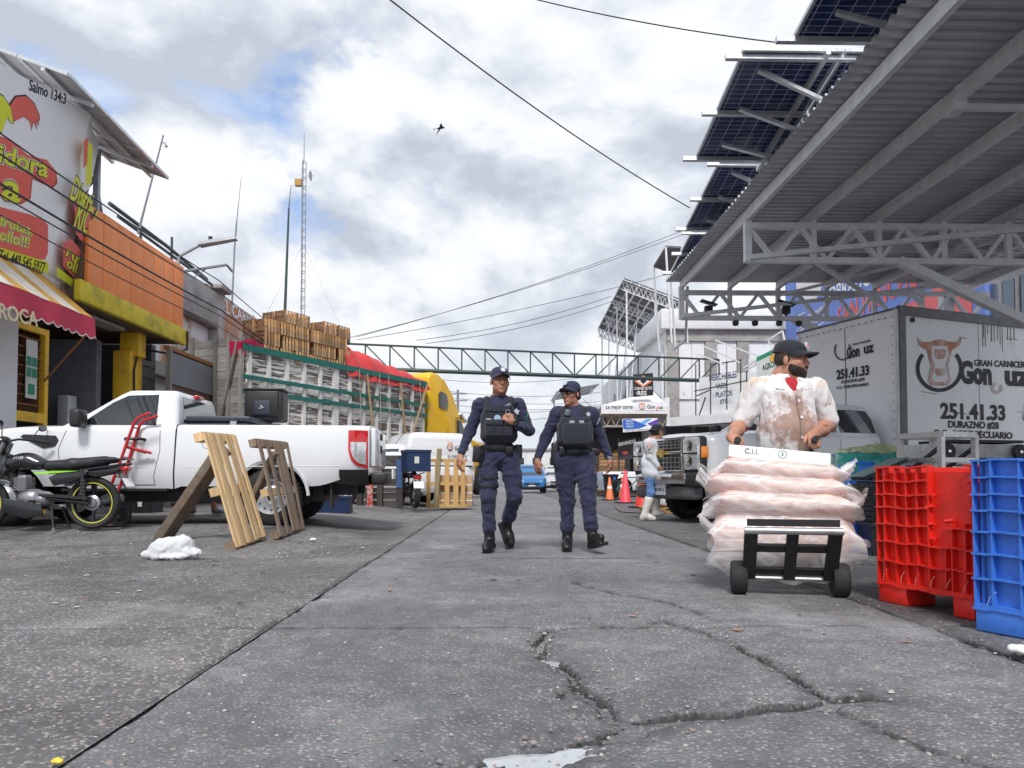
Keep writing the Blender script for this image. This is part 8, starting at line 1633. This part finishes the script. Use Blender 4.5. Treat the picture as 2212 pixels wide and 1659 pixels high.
b = MB(); b.lathe([(.040, -.014), (.042, 0), (.040, .014)], 20); o = b.build('wristwatch', BOOT, PM, smooth=50, loc=(.152, -.213, 1.205)); o.rotation_euler = (R_(20), R_(-50), 0); b = MB(); b.lathe([(.0001, .0), (.02, 0), (.022, -.008)], 18, (0, 0, 0), 'Y'); b.build('watch_face', BOOT, PM, loc=(.150, -.258, 1.207))
MB().box((.268, -.045, 1.28), (.012, .05, .065), Matrix.Rotation(.35, 3, 'Y')).build('arm_patch', pm('green_patch', (.03, .16, .09), .7), PM, bevel=.004); o = MB().tube([(.02*math.cos(a), 0, .02*math.sin(a)) for a in np.linspace(0, 6.283, 13)[:-1]], .003, 5, closed=True).build('key_ring', CHROME(), PM, loc=(.085, -.25, 1.31))
MB().tube([(-.14, -.13, .99), (-.16, -.1, .88), (-.18, -.06, .78)], .014, 6).build('drop_strap', BOOT, PM, smooth=60); implicit('hair', [ell(JM['head'] + RM @ V3(0, .022, .028), (.0815, .099, .086), .01, R=RM), rbox(JM['head'] + RM @ V3(0, -.09, -.03), (.3, .16, .16), .01, .01, R=RM, sub=True), rbox(JM['head'] + RM @ V3(0, 0, -.11), (.3, .4, .14), .01, .01, R=RM, sub=True)], HAIR, PM, .006)
# ---------------------------------------------------------------- policewoman
pW = Vector((on_y(1240, 1187, 7.1).x, 7.1, 0)); RW = hrot(R_(-38), R_(-3), R_(-2))
JW = dict(k=.98, head=V3(-.028, -.01, 1.503), R=RW, hs=.95, neck=V3(.0, .01, 1.36), chest=V3(.005, 0, 1.22), waist=V3(.005, 0, .985), hip=V3(.01, .01, .88),
    shL=V3(-.155, .01, 1.315), elL=V3(-.265, .05, 1.085), cuL=V3(-.345, .0, .90), wrL=V3(-.352, -.01, .87), shR=V3(.175, .01, 1.315), elR=V3(.265, .06, 1.10), cuR=V3(.345, .03, .915), wrR=V3(.353, .02, .885),
    hiL=V3(-.085, 0, .88), knL=V3(-.06, .03, .48), anL=V3(-.058, .06, .10), toL=V3(-.085, -.14, .045), hiR=V3(.10, .0, .88), knR=V3(.125, -.10, .49), anR=V3(.165, -.14, .125), toR=V3(.225, -.32, .165), gear=[((-.185, -.02, .93), (.07, .10, .22), .05, 'holstered_pistol'), ((.195, .0, .95), (.10, .1, .07), 0), ((-.12, -.11, .955), (.06, .05, .09))])
JW['handL'] = hand_prims(JW['wrL'], V3(.02, -.15, -1), V3(.8, -.6, 0), .42, palm_n=V3(.5, .8, 0), s=.93); JW['handR'] = hand_prims(JW['wrR'], V3(.1, -.1, -1), V3(-.5, -.8, 0), .40, palm_n=V3(-1, .3, 0), s=.93)
PWm = officer('person', 'smiling policewoman in navy uniform, sunglasses and hair bun walking beside the policeman', pW, JW, SK2, True)
h = JW['head']; b = MB()
for sx in (-1, 1): b.box((sx*.031, -.099, .004), (.048, .010, .030), Matrix.Rotation(sx*-.18, 3, 'Z'))
b.box((0, -.102, .012), (.02, .006, .006)); 
for sx in (-1, 1): b.bar((sx*.056, -.092, .01), (sx*.078, .01, .012), .005)
o = b.build('sunglasses', glass('sunglass_black', (.004, .004, .005)), PWm, bevel=.003); o.matrix_basis = Matrix.Translation(Vector(h)) @ Matrix(RW.tolist()).to_4x4() @ Matrix.Scale(.95, 4)
implicit('hair', [ell(h + RW @ V3(0, .024, .018), (.076, .095, .084), .01, R=RW), ell(h + RW @ V3(.0, .125, -.005), (.036, .034, .036), .02, R=RW), rbox(h + RW @ V3(0, -.085, -.02), (.3, .17, .18), .01, .01, R=RW, sub=True), rbox(h + RW @ V3(0, 0, -.12), (.3, .4, .15), .01, .01, R=RW, sub=True)], HAIR, PWm, .006, folds(.003, (60, 60, 60), 1))
MB().box((-.075, -.15, 1.315), (.05, .05, .065), Matrix.Rotation(.4, 3, 'Y')).build('radio_microphone', pm('radio_grey', (.09, .12, .15)), PWm, bevel=.012)
for (x, z, w_, hh) in ((-.035, 1.215, .05, .05), (.055, 1.215, .05, .05), (.01, 1.20, .15, .028)): MB().box((x, -.181, z), (w_, .010, hh)).build('vest_patch', pm('grey_patch', (.30, .32, .36), .7, var=.3, vs=40), PWm, bevel=.006)
MB().box((.02, -.186, 1.212), (.035, .012, .025)).build('patch_inset', BOOT, PWm); star(PWm, frame((.12, -.165, 1.30), (1, .2, 0), (0, .2, 1)), .026, pm('silver_badge', (.62, .64, .70)), 5, 'chest_badge', .008)
MB().box((.235, -.02, 1.245), (.010, .045, .075), Matrix.Rotation(.4, 3, 'Y')).build('arm_patch', pm('pale_patch', (.30, .36, .40), .7), PWm, bevel=.004); b = MB(); b.lathe([(.036, -.012), (.038, 0), (.036, .012)], 18); b.build('wristwatch', pm('steel_watch', (.3, .3, .32), .3, .6), PWm, smooth=50, loc=(.350, .022, .895)).rotation_euler = (0, .1, 0)
MB().lathe([(.10, -.03), (.105, 0), (.10, .03)], 24).build('collar', UNI, PWm, smooth=50, loc=(0, .01, 1.36)); o = [q for q in PWm.children if q.name.startswith('collar')][-1]; o.scale = (.66, .7, 1)
# ---------------------------------------------------------------- man with the cart
YB = 5.32; pBt = Vector((on_y(1700, 1035, YB).x, YB, 0)); RB = hrot(R_(50), R_(1), R_(0)); hb = V3(.035, -.03, 1.548); HSB = 1.06
BT = thing('person', 'stocky man in a stained white shirt and black cap pushing the meat cart', 'person', pBt)
Jb = dict(shL=V3(-.215, .0, 1.345), elL=V3(-.315, .06, 1.09), wrL=V3(-.222, -.16, 1.005), shR=V3(.22, .0, 1.345), elR=V3(.335, .05, 1.09), wrR=V3(.288, -.16, .965))
grips = [pBt * -1 + (cc_ + Rz @ (H1 + Vector((s*.245, -.20, .02)))) for s in (-1, 1)]; gL, gR = [V3(*g_) for g_ in grips]
Jb['wrL'] = gL + V3(-.012, .085, .028); Jb['wrR'] = gR + V3(.015, .085, .028)
body = head_prims(hb, RB, HSB, 1.06, 1.18) + [cap_(hb + RB @ V3(0, .02, -.06), V3(.0, .02, 1.42), .066, .075, .03), cap_((0, .02, 1.42), (0, .02, 1.28), .10, .15, .05, fy=.8), cap_((0, .0, 1.25), (0, -.02, .95), .17, .17, .05, fy=.85), ell(hb + RB @ V3(0, -.02, -.105), (.07, .06, .05), .03)]
for k_, g_ in (('L', gL), ('R', gR)):
    d = g_ - Jb['wr' + k_]; body += limb(Jb['sh' + k_], Jb['el' + k_], Jb['wr' + k_], .066, .053, .034) + [ell(Jb['el' + k_]*.6 + Jb['wr' + k_]*.4, (.050, .055, .055), .04)]
    body += hand_prims(Jb['wr' + k_], d/np.linalg.norm(d)*1.0 + V3(0, 0, .0), V3(1 if k_ == 'L' else -1, 0, .35), 1.15, s=1.08, palm_n=V3(0, -.15, -1))
for sx in (-1, 1): body += limb(V3(sx*.1, .05, .88), V3(sx*.12, .05, .48), V3(sx*.13, .12, .1), .09, .06, .045)
implicit('body', body, SK3, BT, .0065)
STN = NT('stained_white_shirt'); sxyz = STN.sep(); big = STN.noise(5.5, 7, .65, dist=.5); fine = STN.noise(22, 6, .7)
dz = STN.math('ABSOLUTE', STN.math('SUBTRACT', sxyz[2], 1.06)); dx = STN.math('ABSOLUTE', STN.math('SUBTRACT', sxyz[0], .01)); dist = STN.math('ADD', STN.math('MULTIPLY', dz, 3.2), STN.math('MULTIPLY', dx, 3.6))
belly = STN.ramp(STN.math('SUBTRACT', STN.math('ADD', STN.math('SUBTRACT', big, .2), STN.math('MULTIPLY', fine, .65)), STN.math('MULTIPLY', dist, .37)), [(.20, 0), (.44, 1)])
shou = STN.ramp(STN.math('ADD', STN.math('MULTIPLY', big, .9), STN.math('MULTIPLY', STN.math('ADD', STN.math('SUBTRACT', sxyz[2], 1.3), STN.math('ABSOLUTE', sxyz[0])), .9)), [(.66, 0), (.84, 1)])
col = STN.mix(STN.math('MULTIPLY', shou, .7), (.76, .755, .76), (.50, .34, .20)); col = STN.mix(STN.math('MULTIPLY', belly, .85), col, STN.mix(fine, (.16, .06, .035), (.36, .19, .12))); blood = STN.ramp(STN.noise(11, 4, .6), [(.68, 0), (.74, .7)]); col = STN.mix(blood, col, (.28, .07, .05)); STN.set(col=col, rough=.85, sheen=.1); STN.bump(STN.noise(140, 3), .2, .003); STN = STN.m
sh_ = [cap_((-.18, .01, 1.345), (.19, .01, 1.345), .085, .085, .05, fy=.95), cap_((0, -.01, 1.27), (0, -.035, .98), .19, .20, .07, fy=.88), ell((0, -.07, 1.04), (.19, .175, .15), .07), cap_((0, .02, 1.41), (0, .02, 1.33), .085, .11, .03), cap_((0, -.02, .98), (0, -.02, .84), .215, .21, .05, fy=.84)]
for k_ in 'LR': a, e_ = Jb['sh' + k_], Jb['el' + k_]; sh_ += [cap_(a, a*.15 + e_*.85, .090, .084, .025)]
sh_ += [rbox((0, -.19, 1.375), (.105, .2, .105), .01, .012, R=np.array(Matrix.Rotation(R_(45), 3, 'Y')), sub=True)]
implicit('shirt', sh_, STN, BT, .0075, folds(.0065, (20, 20, 7), 11))
REDU = cloth('red_undershirt', (.42, .012, .022)); implicit('undershirt', [cap_((0, .015, 1.42), (0, .0, 1.30), .082, .13, .03, fy=.82), cap_((0, -.02, 1.30), (0, -.03, 1.22), .15, .16, .03, fy=.78), cap_(Jb['shL'], Jb['shL']*.03 + Jb['elL']*.97, .06, .070, .02), cap_(Jb['shR'], Jb['shR']*.2 + Jb['elR']*.8, .06, .066, .02)], REDU, BT, .009)
for sx in (-1, 1): b = MB(); b.add([(sx*.015, -.155, 1.30), (sx*.045, -.085, 1.425), (sx*.115, -.075, 1.405), (sx*.120, -.135, 1.335), (sx*.075, -.160, 1.325)], [(0,1,2,3,4)]); b.add([(x, y + .008, z - .004) for x, y, z in b.v[:5]], [(0,1,2,3,4)]); b.build('collar', STN, BT)
for z in (1.24, 1.12, .98): b = MB(); b.lathe([(.0001, 0), (.009, 0), (.010, .004)], 14, (0, 0, 0), 'Y'); b.build('button', WHITEP, BT, loc=(.012, -.215 - (.03 if z < 1.2 else -.012), z))
MB().tube([(.0, -.192, 1.29), (.0, -.222, 1.2), (.004, -.252, 1.08), (.006, -.248, .98), (.006, -.21, .86)], .0035, 5).build('placket', pm('placket_shadow', (.3, .22, .18), .9), BT, smooth=60)
DTR = cloth('dark_trousers', (.03, .032, .045)); tr = [ell((0, .0, .88), (.19, .15, .13), .05)]
for sx in (-1, 1): tr += limb(V3(sx*.10, .02, .85), V3(sx*.125, .04, .48), V3(sx*.13, .12, .12), .115, .085, .07)
implicit('trousers', tr, DTR, BT, .012, folds(.008, (10, 10, 15), 5))
for sx in (-1, 1): boot(BT, V3(sx*.13, .12, .09), V3(sx*.15, -.10, .045), V3(0, 0, 1), pm('rubber_boot_black', (.015, .015, .016), .35), .22)
BLKCAP = cloth('black_cap', (.010, .012, .020)); cap_o = cap_hat(BT, hb + V3(0, 0, .0), RB, HSB*1.05, BLKCAP, brim=.080, lift=.0)
Mh = Matrix.Translation(Vector(hb)) @ Matrix(RB.tolist()).to_4x4()
o = MB().prism([(.030*math.cos(a), .026*math.sin(a)) for a in np.linspace(0, 6.283, 17)[:-1]], .004, frame((-.012, -.108, .098), (1, 0, 0), (0, .30, 1))).build('cap_emblem', WHITEP, BT); o.matrix_basis = Mh; o2 = MB().prism([(-.022,.014),(-.012,.006),(0,.010),(.012,.006),(.022,.014),(.012,-.002),(.008,-.016),(-.008,-.016),(-.012,-.002)], .003, frame((-.012, -.112, .097), (1, 0, 0), (0, .30, 1))).build('cap_emblem_head', REDP, BT); o2.matrix_basis = Mh
implicit('hair', [ell(hb + RB @ V3(0, .022, .020)*HSB, np.array((.085, .098, .086))*HSB, .01, R=RB), rbox(hb + RB @ V3(0, -.095, -.02), (.3, .16, .22), .01, .01, R=RB, sub=True), rbox(hb + RB @ V3(0, 0, -.13), (.3, .4, .15), .01, .01, R=RB, sub=True)], pm('faded_hair', (.045, .028, .022), .8, bump=.4, bs=250), BT, .006)
BEARD = pm('trimmed_beard', (.022, .014, .011), .85, var=.4, vs=60, bump=.7, bs=260)
q = lambda x, y, z: hb + RB @ (V3(x, y, z)*HSB); implicit('beard', [ell(q(0, -.028, -.060), np.array((.085, .072, .074))*HSB, .02, R=RB), ell(q(0, -.070, -.102), np.array((.034, .026, .025))*HSB, .02, R=RB), rbox(q(0, -.03, .036), (.4, .5, .125), .01, .015, R=RB @ np.array(Matrix.Rotation(.45, 3, 'X')), sub=True), ell(q(0, -.105, -.045), np.array((.042, .04, .024))*HSB, .008, R=RB, sub=True), ell(q(0, -.1, -.070), np.array((.024, .025, .011))*HSB, .004, R=RB, sub=True)], BEARD, BT, .006)
o = MB().tube([(-.028, -.094, -.058), (-.012, -.103, -.052), (.012, -.103, -.052), (.028, -.094, -.058)], [.004, .006, .006, .004], 6).build('moustache', BEARD, BT, smooth=60); o.matrix_basis = Mh @ Matrix.Scale(HSB, 4)
face_bits(BT, hb, RB, HSB, 1.06)
o = MB().box((0, 0, 0), (.036, .004, .07)).build('forearm_tattoo', pm('tattoo_ink', (.16, .10, .09), .6), BT, bevel=.001); o.location = tuple(Jb['elR']*.62 + Jb['wrR']*.38 + V3(-.02, -.055, .0)); o.rotation_euler = (R_(50), R_(10), 0)
# ---------------------------------------------------------------- worker in the white coat
pC = Vector((on_y(1407, 1122, 12.2).x, 12.2, 0)); RC = hrot(R_(118), 0, 0); hcw = V3(.115, .02, 1.465)
CT = thing('person', 'worker in a long white coat, backwards cap and white rubber boots walking away', 'person', pC)
Jc = dict(shL=V3(-.06, -.08, 1.29), elL=V3(-.04, -.12, 1.06), wrL=V3(.09, -.16, .90), shR=V3(.10, .14, 1.29), elR=V3(.16, .16, 1.08), wrR=V3(.26, .12, .98))
body = head_prims(hcw, RC, .97) + [cap_(hcw + RC @ V3(0, .02, -.06), (.07, .02, 1.36), .052, .06, .03), cap_((.05, .02, 1.3), (0, .02, 1.0), .12, .11, .05, fy=.8)] + hand_prims(Jc['wrL'], V3(.5, -.1, -.8), V3(.6, -.6, .3), .5, s=.95) + hand_prims(Jc['wrR'], V3(.7, -.1, -.5), V3(.2, -.8, .5), .5, s=.95)
for k_ in 'LR': body += limb(Jc['sh' + k_], Jc['el' + k_], Jc['wr' + k_], .045, .036, .024)
hipc = V3(0, .02, .86); lg = {'L': (V3(-.04, -.05, .82), V3(-.02, -.07, .46), V3(-.125, -.05, .09), V3(.03, -.07, .04)), 'R': (V3(.04, .08, .82), V3(.10, .07, .46), V3(.09, .12, .12), V3(.21, .05, .13))}
for k_ in 'LR': body += limb(lg[k_][0], lg[k_][1], lg[k_][2], .07, .045, .035)
implicit('body', body, SK2, CT, .009)
WCOAT = cloth('white_coat', (.62, .64, .68), .06); ct = [cap_((-.05, -.06, 1.27), (.09, .11, 1.27), .085, .085, .05), cap_((.03, .02, 1.25), (-.01, .01, .95), .14, .142, .06, fy=.95), cap_((-.01, .0, .95), (-.0, -.005, .80), .15, .16, .05), cap_((.065, .02, 1.37), (.05, .02, 1.3), .065, .09, .03)]
for k_ in 'LR': ct += limb(Jc['sh' + k_], Jc['el' + k_], Jc['wr' + k_]*.9 + Jc['el' + k_]*.1, .072, .060, .050, .03)
implicit('coat', ct, WCOAT, CT, .009, folds(.006, (9, 9, 7), 6))
JEAN = cloth('blue_jeans', (.10, .20, .42), .35); implicit('jeans', limb(lg['L'][0], lg['L'][1], lg['L'][2], .08, .068, .05) + limb(lg['R'][0], lg['R'][1], lg['R'][2], .08, .068, .05) + [ell(hipc, (.11, .11, .1), .04)], JEAN, CT, .010, folds(.007, (12, 12, 16), 2))
RBW = pm('white_rubber', (.66, .64, .60), .4, var=.08, dirt=(.35, .3, .25), dirtamt=.4, ds=9)
for k_ in 'LR': an, kn = lg[k_][2], lg[k_][1]; up = (kn - an)/np.linalg.norm(kn - an); implicit('rubber_boot', [cap_(an + up*.27, an, .078, .058, .03), cap_(an, an*.4 + lg[k_][3]*.6, .056, .05, .03), cap_(an*.45 + lg[k_][3]*.55, lg[k_][3], .05, .038, .03), ell(an - up*.04 - V3(.02, 0, 0), (.05, .045, .05), .02)], RBW, CT, .011)
cap_hat(CT, hcw, RC, 1.02, BLKCAP, brim_dir=1, brim=.06); implicit('hair', [ell(hcw + RC @ V3(0, .03, .01), (.079, .094, .088), .01, R=RC), rbox(hcw + RC @ V3(0, -.095, -.02), (.3, .17, .2), .01, .01, R=RC, sub=True), rbox(hcw + RC @ V3(0, 0, -.12), (.3, .4, .12), .01, .01, R=RC, sub=True)], HAIR, CT, .008); face_bits(CT, hcw, RC, .97, 1)
_PX2 = PX; PX = lambda root, *a, **k: onroot(patch_px(*a, **k), root)
pCo = pC + Vector((-.04, -.185, 1.1)); nCo = Vector((-.25, -1, 0)).normalized(); cow(CT, (1402.5, 965), 6.5, pCo, nCo, ORP, BLKP, .002, .8); onroot(text_px('Gonzuz', (1394, 977), (1410, 977), 5.5, pCo, nCo, BLKP, None, bold=.015, lift=.003), CT); PX = _PX2
# ---------------------------------------------------------------- person half hidden behind the pickup
pH = Vector((on_y(440, 1035, 11.75).x, 11.75, G(-4.6, 11.75))); HD = thing('person', 'dark-haired person behind the pickup bed, only hair and grey sneakers showing', 'person', pH); RH = hrot(R_(20)); hh_ = V3(0, 0, 1.68)
body = head_prims(hh_, RH) + [cap_(hh_ - V3(0, 0, .06), (0, .02, 1.5), .05, .06, .03), cap_((0, .02, 1.42), (0, .02, 1.05), .13, .12, .05, fy=.75)]
for sx in (-1, 1): body += limb(V3(sx*.18, .02, 1.43), V3(sx*.22, .04, 1.16), V3(sx*.18, -.12, .98), .05, .04, .03) + hand_prims(V3(sx*.18, -.12, .98), V3(0, -.8, -.2), V3(-sx, 0, .3), .6) + limb(V3(sx*.09, 0, .92), V3(sx*.13, -.02, .5), V3(sx*.17, 0, .10), .08, .055, .04)
implicit('body', body, SK1, HD, .010); implicit('hair', [ell(hh_ + V3(0, .02, .045), (.095, .11, .09), .01), rbox(hh_ + RH @ V3(0, -.1, -.03), (.3, .16, .16), .01, .01, R=RH, sub=True)], HAIR, HD, .009, folds(.006, (40, 40, 40), 1))
TSH = cloth('grey_tshirt', (.20, .21, .23)); implicit('tshirt', [cap_((-.17, .02, 1.42), (.17, .02, 1.42), .075, .075, .04), cap_((0, .02, 1.38), (0, .02, 1.0), .155, .15, .05, fy=.75)], TSH, HD, .012, folds(.006, (10, 10, 14), 3))
implicit('shorts', [ell((0, .02, .94), (.16, .12, .1), .04), cap_((-.09, 0, .9), (-.125, 0, .55), .10, .085, .03), cap_((.09, 0, .9), (.125, 0, .55), .10, .085, .03)], DTR, HD, .012, folds(.006, (10, 10, 14), 4))
GSN = pm('grey_sneaker', (.20, .20, .22), .7, var=.2); WSO = pm('white_sole', (.6, .6, .58), .6)
for sx in (-1, 1): implicit('sneaker', [cap_((sx*.17, .02, .075), (sx*.20 + .10*sx, -.04, .05), .05, .042, .02), cap_((sx*.17, .02, .09), (sx*.17, .02, .13), .045, .045, .02)], GSN, HD, .009); MB().bar((sx*.14, .03, .015), (sx*.33, -.055, .015), .085, .03).build('sole', WSO, HD, bevel=.012)
